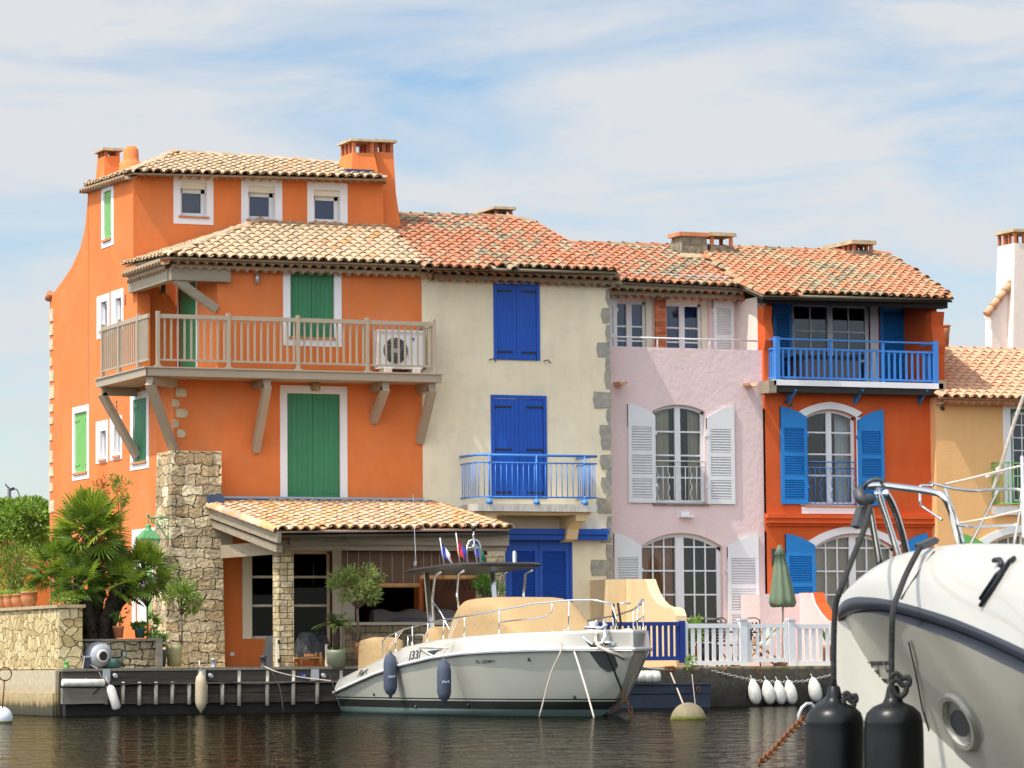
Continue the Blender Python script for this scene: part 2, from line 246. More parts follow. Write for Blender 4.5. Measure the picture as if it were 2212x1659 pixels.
def ashlar_mat(name, c1, c2, w=0.24, h=0.12, mortar=(0.07, 0.055, 0.035), wob=0.05, bd=0.025, msz=0.007):
    m = mat(name, c1, rough=0.9); t = m.node_tree; p = t.nodes['Principled BSDF']; tcn = N(t, 'ShaderNodeTexCoord'); s = N(t, 'ShaderNodeSeparateXYZ'); t.links.new(tcn.outputs['Object'], s.inputs[0])
    a = N(t, 'ShaderNodeMath', operation='ADD'); t.links.new(s.outputs[0], a.inputs[0]); t.links.new(s.outputs[1], a.inputs[1]); cv = N(t, 'ShaderNodeCombineXYZ'); t.links.new(a.outputs[0], cv.inputs[0]); t.links.new(s.outputs[2], cv.inputs[1])
    n = N(t, 'ShaderNodeTexNoise'); n.inputs['Scale'].default_value = 4; sc = N(t, 'ShaderNodeVectorMath', operation='SCALE'); sc.inputs['Scale'].default_value = wob; n.inputs['Detail'].default_value = 3; ad = N(t, 'ShaderNodeVectorMath', operation='ADD'); t.links.new(tcn.outputs['Object'], n.inputs['Vector']); t.links.new(n.outputs['Color'], sc.inputs[0]); t.links.new(sc.outputs[0], ad.inputs[0]); t.links.new(cv.outputs[0], ad.inputs[1])
    b = N(t, 'ShaderNodeTexBrick'); b.offset = 0.4; b.squash = 0.7; b.squash_frequency = 3; b.inputs['Scale'].default_value = 1; b.inputs['Brick Width'].default_value = w; b.inputs['Row Height'].default_value = h; b.inputs['Mortar Size'].default_value = msz; b.inputs['Mortar Smooth'].default_value = 0.3; b.inputs['Color1'].default_value = tuple(c1) + (1,); b.inputs['Color2'].default_value = tuple(c2) + (1,); b.inputs['Mortar'].default_value = tuple(mortar) + (1,); t.links.new(ad.outputs[0], b.inputs['Vector'])
    n2 = N(t, 'ShaderNodeTexNoise'); n2.inputs['Scale'].default_value = 16; n2.inputs['Detail'].default_value = 7; t.links.new(tcn.outputs['Object'], n2.inputs['Vector']); mr = N(t, 'ShaderNodeMapRange'); mr.inputs[1].default_value = .25; mr.inputs[2].default_value = .75; mr.inputs[3].default_value = .65; mr.inputs[4].default_value = 1.3
    vo = N(t, 'ShaderNodeTexVoronoi', feature='F1'); vo.inputs['Scale'].default_value = 2.6; t.links.new(ad.outputs[0], vo.inputs['Vector']); vs_ = N(t, 'ShaderNodeSeparateColor'); t.links.new(vo.outputs['Color'], vs_.inputs[0]); mv = N(t, 'ShaderNodeMapRange'); mv.inputs[3].default_value = .62; mv.inputs[4].default_value = 1.3; t.links.new(vs_.outputs[0], mv.inputs[0]); mm = N(t, 'ShaderNodeMath', operation='MULTIPLY'); t.links.new(mr.outputs[0], mm.inputs[0]); t.links.new(mv.outputs[0], mm.inputs[1])
    hh = N(t, 'ShaderNodeHueSaturation'); t.links.new(n2.outputs['Fac'], mr.inputs[0]); t.links.new(mm.outputs[0], hh.inputs['Value']); t.links.new(b.outputs['Color'], hh.inputs['Color']); t.links.new(hh.outputs[0], p.inputs['Base Color'])
    su = N(t, 'ShaderNodeMath', operation='MULTIPLY_ADD'); su.inputs[1].default_value = -1.5; t.links.new(b.outputs['Fac'], su.inputs[0]); t.links.new(n2.outputs['Fac'], su.inputs[2]); bp = N(t, 'ShaderNodeBump'); bp.inputs['Distance'].default_value = bd; t.links.new(su.outputs[0], bp.inputs['Height']); t.links.new(bp.outputs[0], p.inputs['Normal'])
ashlar_mat('pillar_stone', (0.44, 0.31, 0.16), (0.68, 0.57, 0.38), 0.40, 0.21, mortar=(0.05, 0.04, 0.025), wob=0.24, bd=0.05, msz=0.009); ashlar_mat('planter_stone', (0.26, 0.21, 0.12), (0.44, 0.37, 0.24), 0.38, 0.15, mortar=(0.02, 0.016, 0.012), wob=0.22, bd=0.04, msz=0.013); ashlar_mat('column_stone', (0.36, 0.25, 0.12), (0.58, 0.47, 0.29)); ashlar_mat('bench_stone', (0.30, 0.23, 0.14), (0.46, 0.38, 0.25), 0.3, 0.14)
mat('quoin_stone', (0.33, 0.31, 0.265), rough=.95, var=.3, vscale=7, bump=.8, bscale=14, bdist=.02, stain=(.42, .33, .2), stain_amt=.6, stain_scale=2.5)
mat('quoin_warm', (0.56, 0.47, 0.31), rough=.95, var=.25, vscale=7, bump=.8, bscale=14, bdist=.02)
def glass_mat(name, tint, refl, fk=1.0):
    m = bpy.data.materials.new(name); m.use_nodes = True; t = m.node_tree; t.nodes.remove(t.nodes['Principled BSDF']); o = t.nodes['Material Output']
    tr = N(t, 'ShaderNodeBsdfTransparent'); tr.inputs[0].default_value = tuple(tint) + (1,); g = N(t, 'ShaderNodeBsdfGlossy'); g.inputs['Roughness'].default_value = 0.03
    lw = N(t, 'ShaderNodeFresnel'); lw.inputs[0].default_value = 1.5; a = N(t, 'ShaderNodeMath', operation='MULTIPLY_ADD'); a.inputs[1].default_value = fk; a.inputs[2].default_value = refl
    x = N(t, 'ShaderNodeMixShader'); t.links.new(lw.outputs[0], a.inputs[0]); t.links.new(a.outputs[0], x.inputs[0]); t.links.new(tr.outputs[0], x.inputs[1]); t.links.new(g.outputs[0], x.inputs[2]); t.links.new(x.outputs[0], o.inputs[0])
    MT[name] = m; return m
glass_mat('glass', (0.92, 0.94, 0.95), 0.01); glass_mat('sky_glass', (0.7, 0.75, 0.85), 0.03); mat('sky_reflection_deep', (0.02, 0.075, 0.24), rough=.9, var=.15); mat('grey_blind', (0.12, 0.125, 0.16), rough=.9, var=.15); mat('sky_reflection_room', (0.012, 0.03, 0.10), rough=0.9); glass_mat('dark_glass', (0.25, 0.27, 0.28), 0.0, .45)
# ------------------------------------------------------------------ mesh builder
def base_of(o):
    p = V((0, 0, 0))
    while o: p = p + o.location; o = o.parent
    return p
class MB:
    def __init__(s): s.v = []; s.f = []; s.t = []; s.sm = []
    def add(s, vs, fs, tone=0.5, smooth=False):
        n = len(s.v); s.v += [V(q) for q in vs]
        for f in fs: s.f.append(tuple(n + i for i in f)); s.t.append(tone); s.sm.append(smooth)
        return s
    def quad(s, a, b, c, d, tone=0.5): return s.add([a, b, c, d], [(0, 1, 2, 3)], tone)
    def box(s, x0, x1, y0, y1, z0, z1, tone=0.5):
        return s.add([(x0, y0, z0), (x1, y0, z0), (x1, y1, z0), (x0, y1, z0), (x0, y0, z1), (x1, y0, z1), (x1, y1, z1), (x0, y1, z1)],
                     [(0, 3, 2, 1), (4, 5, 6, 7), (0, 1, 5, 4), (1, 2, 6, 5), (2, 3, 7, 6), (3, 0, 4, 7)], tone)
    def beam(s, p, q, w, h, up=(0, 0, 1), tone=0.5):
        p, q = V(p), V(q); d = (q - p).normalized(); sd = d.cross(V(up)); sd = sd.normalized() if sd.length > 1e-5 else V((1, 0, 0)); u = sd.cross(d)
        a = sd * w / 2; b = u * h / 2
        return s.add([p - a - b, p + a - b, p + a + b, p - a + b, q - a - b, q + a - b, q + a + b, q - a + b],
                     [(0, 1, 2, 3), (7, 6, 5, 4), (0, 4, 5, 1), (1, 5, 6, 2), (2, 6, 7, 3), (3, 7, 4, 0)], tone)
    def prism(s, poly, vec, tone=0.5, smooth=False):
        n = len(poly); vec = V(vec); s.add([V(p) for p in poly] + [V(p) + vec for p in poly], [tuple(range(n)), tuple(range(2 * n - 1, n - 1, -1))], tone)
        k = len(s.v) - 2 * n
        for i in range(n): s.f.append((k + i, k + n + i, k + n + (i + 1) % n, k + (i + 1) % n)); s.t.append(tone); s.sm.append(smooth)
        return s
    def tube(s, pts, r, n=8, cap=True, tone=0.5, closed=False):
        pts = [V(p) for p in pts]; m = len(pts); rs = r if isinstance(r, (list, tuple)) else [r] * m; base = len(s.v); u = None
        for i, p in enumerate(pts):
            if closed: d = pts[(i + 1) % m] - pts[i - 1]
            else: d = pts[min(i + 1, m - 1)] - pts[max(i - 1, 0)]
            d.normalize()
            if u is None: u = d.orthogonal().normalized()
            else:
                u = u - d * u.dot(d); u = u.normalized() if u.length > 1e-6 else d.orthogonal().normalized()
            w = d.cross(u)
            for k in range(n): a = 2 * math.pi * k / n; s.v.append(p + (u * math.cos(a) + w * math.sin(a)) * rs[i])
        for i in range(m if closed else m - 1):
            j = (i + 1) % m
            for k in range(n): s.f.append((base + i * n + k, base + i * n + (k + 1) % n, base + j * n + (k + 1) % n, base + j * n + k)); s.t.append(tone); s.sm.append(True)
        if cap and not closed:
            s.f.append(tuple(base + k for k in range(n - 1, -1, -1))); s.f.append(tuple(base + (m - 1) * n + k for k in range(n))); s.t += [tone] * 2; s.sm += [False] * 2
        return s
    def lathe(s, prof, c, n=20, ax=None, tone=0.5, sx=1.0, sy=1.0):
        c = V(c); ax = V(ax).normalized() if ax is not None else V((0, 0, 1)); u = ax.orthogonal().normalized() if abs(ax.z) < 0.999 else V((1, 0, 0)); w = ax.cross(u); base = len(s.v)
        for r, z in prof:
            for k in range(n): a = 2 * math.pi * k / n; s.v.append(c + ax * z + u * (r * sx * math.cos(a)) + w * (r * sy * math.sin(a)))
        for i in range(len(prof) - 1):
            for k in range(n): s.f.append((base + i * n + k, base + i * n + (k + 1) % n, base + (i + 1) * n + (k + 1) % n, base + (i + 1) * n + k)); s.t.append(tone); s.sm.append(True)
        s.f.append(tuple(base + k for k in range(n - 1, -1, -1))); s.f.append(tuple(base + (len(prof) - 1) * n + k for k in range(n))); s.t += [tone] * 2; s.sm += [False] * 2
        return s
    def build(s, name, material, parent=None):
        me = bpy.data.meshes.new(name); o = bpy.data.objects.new(name, me)
        if parent is not None: b = base_of(parent); o.parent = parent
        else:
            xs = [p.x for p in s.v]; ys = [p.y for p in s.v]; zs = [p.z for p in s.v]
            b = V(((min(xs) + max(xs)) / 2, (min(ys) + max(ys)) / 2, min(zs))); o.location = b
        me.from_pydata([tuple(p - b) for p in s.v], [], s.f)
        me.polygons.foreach_set('use_smooth', s.sm)
        at_ = me.attributes.new('tone', 'FLOAT', 'FACE'); at_.data.foreach_set('value', s.t)
        me.update()
        bm = bmesh.new(); bm.from_mesh(me); bmesh.ops.recalc_face_normals(bm, faces=bm.faces); bm.to_mesh(me); bm.free()
        me.materials.append(MT[material] if isinstance(material, str) else material)
        COL.objects.link(o); return o
def tag(o, label=None, cat=None, group=None, kind=None):
    if label: o['label'] = label
    if cat: o['category'] = cat
    if group: o['group'] = group
    if kind: o['kind'] = kind
    return o
def thing(name, label, cat, loc, group=None):
    o = bpy.data.objects.new(name, None); COL.objects.link(o); o.location = V(loc); o.empty_display_size = 0.2
    return tag(o, label, cat, group)
def kids(o): return [c for c in bpy.data.objects if c.parent == o]
def dup(o, loc, label=None, parent=None, rotz=None):
    c = o.copy(); COL.objects.link(c)
    if parent is not None: c.parent = parent
    else:
        c.location = V(loc)
        if label: c['label'] = label
        if rotz is not None: c.rotation_euler.z = rotz
    for k in kids(o): dup(k, None, None, c)
    return c
def text(body, h, material, parent, p, xd, ud, name='lettering', wscale=1.0, shear=0.0):
    cu = bpy.data.curves.new('t', 'FONT'); cu.body = body; cu.size = h / 0.7; cu.extrude = 0.002; cu.shear = shear; cu.resolution_u = 3
    t = bpy.data.objects.new('t', cu); me = bpy.data.meshes.new_from_object(t); bpy.data.objects.remove(t); bpy.data.curves.remove(cu)
    xd, ud = V(xd).normalized(), V(ud).normalized(); nd = xd.cross(ud)
    mb = MB(); mb.add([V(p) + xd * (v.co.x * wscale) + ud * v.co.y + nd * v.co.z for v in me.vertices], [tuple(q.vertices) for q in me.polygons]); bpy.data.meshes.remove(me)
    return mb.build(name, material, parent)
# ------------------------------------------------------------------ building helpers (local x = along the wall, y = into the wall, z = up)
def FR(Y): return lambda p: V((p[0], Y + p[1], p[2]))
def SD(X): return lambda p: V((X + p[1], p[0], p[2]))
class LB(MB):
    def __init__(s, m): MB.__init__(s); s.m = m
    def build(s, name, material, parent=None):
        s.v = [s.m(p) for p in s.v]; return MB.build(s, name, material, parent)
def wall(mb, a0, a1, b0, b1, holes=(), depth=0.14):
    xs = sorted({a0, a1} | {min(max(h[i], a0), a1) for h in holes for i in (0, 1)}); zs = sorted({b0, b1} | {min(max(h[i], b0), b1) for h in holes for i in (2, 3)})
    for i in range(len(xs) - 1):
        for j in range(len(zs) - 1):
            cx, cz = (xs[i] + xs[i + 1]) / 2, (zs[j] + zs[j + 1]) / 2
            if any(h[0] < cx < h[1] and h[2] < cz < h[3] for h in holes): continue
            mb.quad((xs[i], 0, zs[j]), (xs[i + 1], 0, zs[j]), (xs[i + 1], 0, zs[j + 1]), (xs[i], 0, zs[j + 1]))
    for h in holes:
        x0, x1, z0, z1 = h[:4]; d = h[4] if len(h) > 4 else depth
        mb.quad((x0, 0, z0), (x0, d, z0), (x0, d, z1), (x0, 0, z1)); mb.quad((x1, 0, z0), (x1, d, z0), (x1, d, z1), (x1, 0, z1))
        mb.quad((x0, 0, z0), (x1, 0, z0), (x1, d, z0), (x0, d, z0)); mb.quad((x0, 0, z1), (x1, 0, z1), (x1, d, z1), (x0, d, z1))
def ring(mb, x0, x1, z0, z1, h, y0=-0.012, y1=0.03):     # flat band round a hole
    mb.box(x0, h[0], y0, y1, z0, z1); mb.box(h[1], x1, y0, y1, z0, z1); mb.box(h[0], h[1], y0, y1, z0, h[2]); mb.box(h[0], h[1], y0, y1, h[3], z1)
def closed_shutters(parent, m, h, y=0.05, material='green_paint', hinges=(0.13, 0.87), hmat=None, leaves=2, planks=5, frame=0.0, fmat=None, hl=0.34):
    x0, x1, z0, z1 = h[:4]
    if frame:
        f = LB(m); ring(f, x0, x1, z0, z1, (x0 + frame, x1 - frame, z0, z1 - frame), y - 0.02, y + 0.04); f.build('shutter_frame', fmat or material, parent)
        x0 += frame + 0.006; x1 -= frame + 0.006; z1 -= frame + 0.006
    w = (x1 - x0) / leaves
    for i in range(leaves):
        a, b = x0 + i * w + 0.003, x0 + (i + 1) * w - 0.003; mb = LB(m); pw = (b - a) / planks
        for k in range(planks): mb.box(a + k * pw + 0.003, a + (k + 1) * pw - 0.003, y, y + 0.02, z0, z1)
        mb.box(a, b, y + 0.006, y + 0.035, z0 + 0.004, z1 - 0.004); lf = mb.build('shutter', material, parent)
        for q in hinges:
            hb = LB(m); z = z0 + q * (z1 - z0); o = a if i == 0 else b; s = 1 if i == 0 else -1; L_ = min(hl, (b - a) * 0.72)
            hb.box(min(o, o + s * L_), max(o, o + s * L_), y - 0.012, y - 0.001, z - 0.02, z + 0.02); hb.box(min(o, o + s * 0.025), max(o, o + s * 0.025), y - 0.016, y - 0.001, z - 0.05, z + 0.022)
            hb.box(min(o + s * L_, o + s * (L_ + .03)), max(o + s * L_, o + s * (L_ + .03)), y - 0.012, y - 0.001, z - 0.012, z + 0.012)
            hb.build('hinge', hmat or material, lf)
def arcz(x, x0, x1, zs, rise):
    c, hw = (x0 + x1) / 2, (x1 - x0) / 2; R_ = (hw * hw + rise * rise) / (2 * rise); return zs + math.sqrt(max(R_ * R_ - (x - c) ** 2, 0)) - (R_ - rise)
def spandrel(mb, x0, x1, zs, rise, d=0.2, n=16):
    zt = zs + rise
    for i in range(n):
        a, b = x0 + (x1 - x0) * i / n, x0 + (x1 - x0) * (i + 1) / n; za, zb = arcz(a, x0, x1, zs, rise), arcz(b, x0, x1, zs, rise)
        mb.quad((a, 0, za), (b, 0, zb), (b, 0, zt), (a, 0, zt)); mb.quad((a, 0, za), (b, 0, zb), (b, d, zb), (a, d, za))
def arch_band(mb, x0, x1, zs, rise, w, y0=-0.025, y1=0.02, n=20):
    c, hw = (x0 + x1) / 2, (x1 - x0) / 2
    for i in range(n):
        q = []
        for k in (i, i + 1):
            x = x0 + (x1 - x0) * k / n; xo = c + (x - c) * (hw + w) / hw
            q.append((V((x, 0, arcz(x, x0, x1, zs, rise))), V((xo, 0, arcz(x, x0, x1, zs, rise) + w * (1 - 0.35 * abs(x - c) / hw)))))
        (a, ao), (b, bo) = q
        mb.prism([a + V((0, y0, 0)), b + V((0, y0, 0)), bo + V((0, y0, 0)), ao + V((0, y0, 0))], (0, y1 - y0, 0))
def window(parent, m, h, y=0.12, leaves=2, cols=1, rows=3, fw=0.07, mw=0.035, material='white_paint', glass='glass', rise=0.0, name='window', zbars=None, centre=0.13):
    x0, x1, z0, z1 = h[:4]; zs = z1 - rise; mb = LB(m); y1 = y + 0.06
    top = (lambda x: arcz(x, x0, x1, zs, rise)) if rise else (lambda x: z1)
    mb.box(x0, x0 + fw, y, y1, z0, zs); mb.box(x1 - fw, x1, y, y1, z0, zs); mb.box(x0 + fw, x1 - fw, y, y1, z0, z0 + fw)
    n = 14 if rise else 1
    for i in range(n):
        a, b = x0 + (x1 - x0) * i / n, x0 + (x1 - x0) * (i + 1) / n
        mb.prism([(a, y, top(a) - fw), (b, y, top(b) - fw), (b, y, top(b)), (a, y, top(a))], (0, 0.06, 0))
    w = (x1 - x0) / leaves
    for i in range(1, leaves): x = x0 + i * w; mb.box(x - centre / 2, x + centre / 2, y - 0.012, y1, z0 + fw, top(x) - fw + 0.005)
    zl = zbars or [z0 + (zs - z0) * (k + 1) / rows for k in range(rows - (0 if rise else 1))]
    for i in range(leaves):
        a = x0 + i * w + (fw if i == 0 else centre / 2); b = x0 + (i + 1) * w - (fw if i == leaves - 1 else centre / 2)
        for k in range(1, cols): x = a + (b - a) * k / cols; mb.box(x - mw / 2, x + mw / 2, y + 0.012, y1 - 0.012, z0 + fw, top(x) - fw + 0.01)
        for z in zl: mb.box(a, b, y + 0.014, y1 - 0.014, z - mw / 2, z + mw / 2)
    f = mb.build(name, material, parent)
    g = LB(m); yy = y + 0.034
    if rise:
        px = [x0 + 0.02 + (x1 - x0 - 0.04) * k / 12 for k in range(13)]
        g.prism([(x0 + .02, yy, z0 + .02), (x1 - .02, yy, z0 + .02)] + [(x, yy, top(x) - 0.02) for x in reversed(px)], (0, 0.006, 0))
    else: g.box(x0 + .02, x1 - .02, yy, yy + .006, z0 + .02, z1 - .02)
    g.build('pane', glass, f); return f
def louvre(parent, m, xa, xb, z0, zo, zi, outer_left, material, y=-0.055, panels=3, name='shutter', flat=False):
    mb = LB(m); st = 0.085; th = 0.04
    mb.box(xa, xa + st, y, y + th, z0, (zo if outer_left else zi) if not flat else zo); mb.box(xb - st, xb, y, y + th, z0, (zi if outer_left else zo) if not flat else zo)
    def tz(x):
        q = (x - xa) / (xb - xa); q = q if outer_left else 1 - q; return zo + (zi - zo) * (q ** 1.8)
    n = 8
    for i in range(n):
        a, b = xa + (xb - xa) * i / n, xa + (xb - xa) * (i + 1) / n
        mb.prism([(a, y + .001, zi - 0.24), (b, y + .001, zi - 0.24), (b, y + .001, tz(b)), (a, y + .001, tz(a))], (0, th - .002, 0))
    zt = zi - 0.24; mb.box(xa + st, xb - st, y + .001, y + th - .001, z0, z0 + 0.11); H = (zt - z0 - 0.11); ph = H / panels
    for k in range(panels):
        b0 = z0 + 0.11 + k * ph; b1 = b0 + ph - (0.1 if k < panels - 1 else 0)
        if k < panels - 1: mb.box(xa + st, xb - st, y + .001, y + th - .001, b1, b1 + 0.1)
        ns = max(4, int((b1 - b0) / 0.052)); sp = (b1 - b0) / ns
        for j in range(ns):
            z = b0 + (j + 0.5) * sp; mb.beam((xa + st, y + 0.02, z), (xb - st, y + 0.02, z), 0.046, 0.010, up=(0, -0.75, 1))
    mb.box(xa + 0.02, xb - 0.02, y + th - 0.006, y + th, z0 + 0.02, zi - 0.05)
    s = mb.build(name, material, parent)
    for q in (0.2, 0.8):
        hb = LB(m); x = xb if outer_left else xa; z = z0 + q * (zi - z0); hb.box(x - 0.03, x + 0.03, y - 0.012, y + 0.05, z - 0.035, z + 0.035); hb.build('hinge', material, s)
    return s
def wavy_rail(parent, m, x0, x1, z0, z1, material, y=-0.02, n=9, name='window_guard'):
    mb = LB(m); mb.tube([(x0, y, z1), (x1, y, z1)], 0.013, 6); zt = z1 - (z1 - z0) * 0.14; mb.tube([(x0, y, zt), (x1, y, zt)], 0.011, 6); mb.tube([(x0, y, z0), (x1, y, z0)], 0.011, 6)
    for i in range(n):
        x = x0 + (x1 - x0) * (i + 0.5) / n
        if i % 2: mb.tube([(x, y, z0), (x, y, zt)], 0.009, 6)
        else: mb.tube([(x + 0.022 * math.sin(k / 20 * math.pi * 6), y, z0 + (zt - z0) * k / 20) for k in range(21)], 0.009, 6)
    return mb.build(name, material, parent)
# ---------------------------------------------------------------- roofs
def inpoly(x, y, P):
    c = False; j = len(P) - 1
    for i in range(len(P)):
        if (P[i][1] > y) != (P[j][1] > y) and x < (P[j][0] - P[i][0]) * (y - P[i][1]) / (P[j][1] - P[i][1]) + P[i][0]: c = not c
        j = i
    return c
def roof_plane(P0, P1, P2):
    u = (P1 - P0).normalized(); n = u.cross(P2 - P0).normalized()
    if n.z < 0: n = -n
    return P0, u, n.cross(u), n
def px_poly(pl, pts): return [onplane(a, b, pl[0], pl[3]) for a, b in pts]
def tiles(mb, pl, poly3, tw=0.215, ex=0.30, lift=0.02, seg=6, slab=0.035, r0=0.110, tone=None, jit=0.008):
    o, u, v, n = pl; P = [((p - o).dot(u), (p - o).dot(v)) for p in poly3]
    mb.prism([p - n * 0.012 for p in poly3], -n * slab, tone=0.02)
    u0, u1 = min(p[0] for p in P), max(p[0] for p in P); v0, v1 = min(p[1] for p in P), max(p[1] for p in P)
    for i in range(int((u1 - u0) / tw) + 1):
        uc = u0 + (i + 0.5) * tw; off = rnd.uniform(-0.02, 0.02)
        for j in range(int((v1 - v0) / ex) + 2):
            vb = v0 + j * ex + off + rnd.uniform(-jit, jit)
            t = rnd.random() if tone is None else tone(rnd.random(), j)
            t = .65 * t + .35 * (.5 + .5 * math.sin(i * .37 + 1.3 * math.sin(j * .5)))
            if inpoly(uc, vb + 0.10, P):
                du = rnd.uniform(-jit, jit); tw_ = rnd.uniform(-0.012, 0.012); vs = []; l2 = rnd.uniform(0, 0.008)
                for (vv, r, lf, sh) in ((vb - 0.05, r0, lift + l2, -tw_), (vb + ex + 0.05, r0 * 0.84, 0.004, tw_)):
                    for k in range(seg + 1):
                        a = math.pi * (0.03 + 0.94 * k / seg); vs.append(o + u * (uc + du + sh + r * math.cos(a)) + v * vv + n * (r * 0.86 * math.sin(a) + lf - 0.01))
                m_ = seg + 1; mb.add(vs, [(k, k + 1, m_ + k + 1, m_ + k) for k in range(seg)], t, True)
                ri = r0 - 0.02; rim = [o + u * (uc + du - tw_ + ri * math.cos(math.pi * k / seg)) + v * (vb - 0.048) + n * (ri * 0.86 * math.sin(math.pi * k / seg) + lift + l2 - 0.01) for k in range(seg + 1)]
                mb.add(vs[:m_] + rim, [(k, k + 1, m_ + k + 1, m_ + k) for k in range(seg)], t * 0.8)
                mb.add(rim + [q + v * 0.2 - n * 0.02 for q in rim], [(k, k + 1, m_ + k + 1, m_ + k) for k in range(seg)], 0.3)
            ud = uc + tw / 2
            if inpoly(ud, vb + 0.10, P):
                vs = []
                for (vv, lf) in ((vb - 0.07, 0.035), (vb + ex + 0.03, 0.006)):
                    for k in range(5):
                        a = math.pi * k / 4; vs.append(o + u * (ud - 0.085 * math.cos(a)) + v * vv + n * (lf + 0.04 - 0.035 * math.sin(a)))
                mb.add(vs, [(k, k + 1, 6 + k, 5 + k) for k in range(4)], rnd.random(), True)
def ridge(mb, p, q, r=0.115, ln=0.36, lift=0.0, up=(0, 0, 1)):
    p, q = V(p), V(q); d = q - p; n = max(1, round(d.length / ln)); d.normalize(); sd = d.cross(V(up)).normalized(); uu = sd.cross(d); st = (q - p) / n
    for i in range(n):
        a = p + st * i; b = a + st + d * 0.05; vs = []; t = rnd.random()
        for (c, rr, lf) in ((a, r * 0.88, 0), (b, r, 0.022)):
            for k in range(8): an = math.pi * (-0.05 + 1.1 * k / 7); vs.append(c + sd * rr * math.cos(an) + uu * (rr * 0.9 * math.sin(an) + lf + lift - 0.055))
        mb.add(vs, [(k, k + 1, 8 + k + 1, 8 + k) for k in range(7)], t, True)
        mb.add([vs[8 + k] for k in range(8)] + [b - d * 0.01 + (vs[8 + k] - b) * 0.84 for k in range(8)], [(k, k + 1, 9 + k, 8 + k) for k in range(7)], t * 0.5)
def mortar(mb, p, q, w=0.24, h=0.07): mb.beam(V(p) - V((0, 0, h * .3)), V(q) - V((0, 0, h * .3)), w, h)
def genoise(mb, p, q, outv, r=0.088, sp=0.2, drop=0.13, rows=1):
    p, q, outv = V(p), V(q), V(outv); d = (q - p); n = max(1, round(d.length / sp)); st = d / n; ud = st.normalized()
    for rw in range(rows):
        ex = outv * (1 - 0.42 * rw); zb = -drop * (rw + 1)
        for i in range(n):
            c = p + st * (i + 0.5 + (0.5 if rw % 2 else 0)) + V((0, 0, zb)); vs = []; f = (st.length / 2) / r; K = 6
            for o_ in (ex, V((0, 0, 0)) - ex * 0.1):
                for k in range(K + 1): a = math.pi * k / K; vs.append(c + o_ + ud * (-r * f * math.cos(a)) + V((0, 0, r * 0.8 * math.sin(a))))
            mb.add(vs, [(k, k + 1, K + 2 + k, K + 1 + k) for k in range(K)], rnd.random() * 0.9, True)
            topz = p.z + st.z * (i + 0.5) + zb + drop + 0.005
            for k in range(K):
                a, b = vs[k], vs[k + 1]; mb.quad(a, b, (b.x, b.y, topz), (a.x, a.y, topz), 0.12)
def chimney(parent, base, top, zb, zt, body, posts_z, cap, capmat='cap_stone', brick='red_brick', nx=2, name='chimney', base_flare=None, wallz=None, over=0.07, ny=3):
    bx0, bx1, by0, by1 = base; tx0, tx1, ty0, ty1 = top; mb = MB(); lv = [(bx0, bx1, by0, by1, zb)]
    if base_flare: lv.append(base_flare)
    lv.append((tx0, tx1, ty0, ty1, zt))
    for a, b in zip(lv[:-1], lv[1:]):
        q = [(a[0], a[2], a[4]), (a[1], a[2], a[4]), (a[1], a[3], a[4]), (a[0], a[3], a[4]), (b[0], b[2], b[4]), (b[1], b[2], b[4]), (b[1], b[3], b[4]), (b[0], b[3], b[4])]
        mb.add(q, [(0, 1, 5, 4), (1, 2, 6, 5), (2, 3, 7, 6), (3, 0, 4, 7)])
    mb.quad((tx0, ty0, zt), (tx1, ty0, zt), (tx1, ty1, zt), (tx0, ty1, zt)); c = mb.build(name, body, parent)
    pz0, pz1 = zt, zt + posts_z; s = 0.07
    for i in range(nx + 1):
        x = tx0 + s / 2 + (tx1 - tx0 - s) * i / nx
        for y in (ty0 + s / 2, ty1 - s / 2): b = MB(); b.box(x - s / 2, x + s / 2, y - s / 2, y + s / 2, pz0, pz1, rnd.random()); b.build('vent_post', brick, c)
    for k in range(1, ny):
        y = ty0 + s / 2 + (ty1 - ty0 - s) * k / ny
        for x in (tx0 + s / 2, tx1 - s / 2): b = MB(); b.box(x - s / 2, x + s / 2, y - s / 2, y + s / 2, pz0, pz1, rnd.random()); b.build('vent_post', brick, c)
    k = MB(); k.add([(tx0 - over, ty0 - over, pz1), (tx1 + over, ty0 - over, pz1), (tx1 + over, ty1 + over, pz1), (tx0 - over, ty1 + over, pz1), (tx0 - over * .8, ty0 - over * .8, pz1 + cap), (tx1 + over * .8, ty0 - over * .8, pz1 + cap), (tx1 + over * .8, ty1 + over * .8, pz1 + cap), (tx0 - over * .8, ty1 + over * .8, pz1 + cap)],
                    [(0, 3, 2, 1), (4, 5, 6, 7), (0, 1, 5, 4), (1, 2, 6, 5), (2, 3, 7, 6), (3, 0, 4, 7)]); k.build('chimney_cap', capmat, c)
    return c
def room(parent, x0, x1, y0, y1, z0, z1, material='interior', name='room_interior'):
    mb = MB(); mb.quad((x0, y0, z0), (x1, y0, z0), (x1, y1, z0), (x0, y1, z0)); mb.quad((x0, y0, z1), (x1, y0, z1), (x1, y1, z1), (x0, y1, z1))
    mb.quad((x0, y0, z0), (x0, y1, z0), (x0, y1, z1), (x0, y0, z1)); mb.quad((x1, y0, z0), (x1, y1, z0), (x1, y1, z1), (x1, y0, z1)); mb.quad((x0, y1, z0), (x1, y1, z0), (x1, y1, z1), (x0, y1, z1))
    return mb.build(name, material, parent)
def curtain(parent, x0, x1, z0, z1, y, material='curtain', n=40, amp=0.02):
    mb = MB(); vs = []
    for k in range(n + 1):
        x = x0 + (x1 - x0) * k / n; yy = y + amp * math.sin(k * 1.9) + amp * 0.5 * math.sin(k * 0.7); vs += [(x, yy, z0), (x, yy, z1)]
    mb.add(vs, [(2 * k, 2 * k + 2, 2 * k + 3, 2 * k + 1) for k in range(n)], smooth=True); return mb.build('curtain', material, parent)
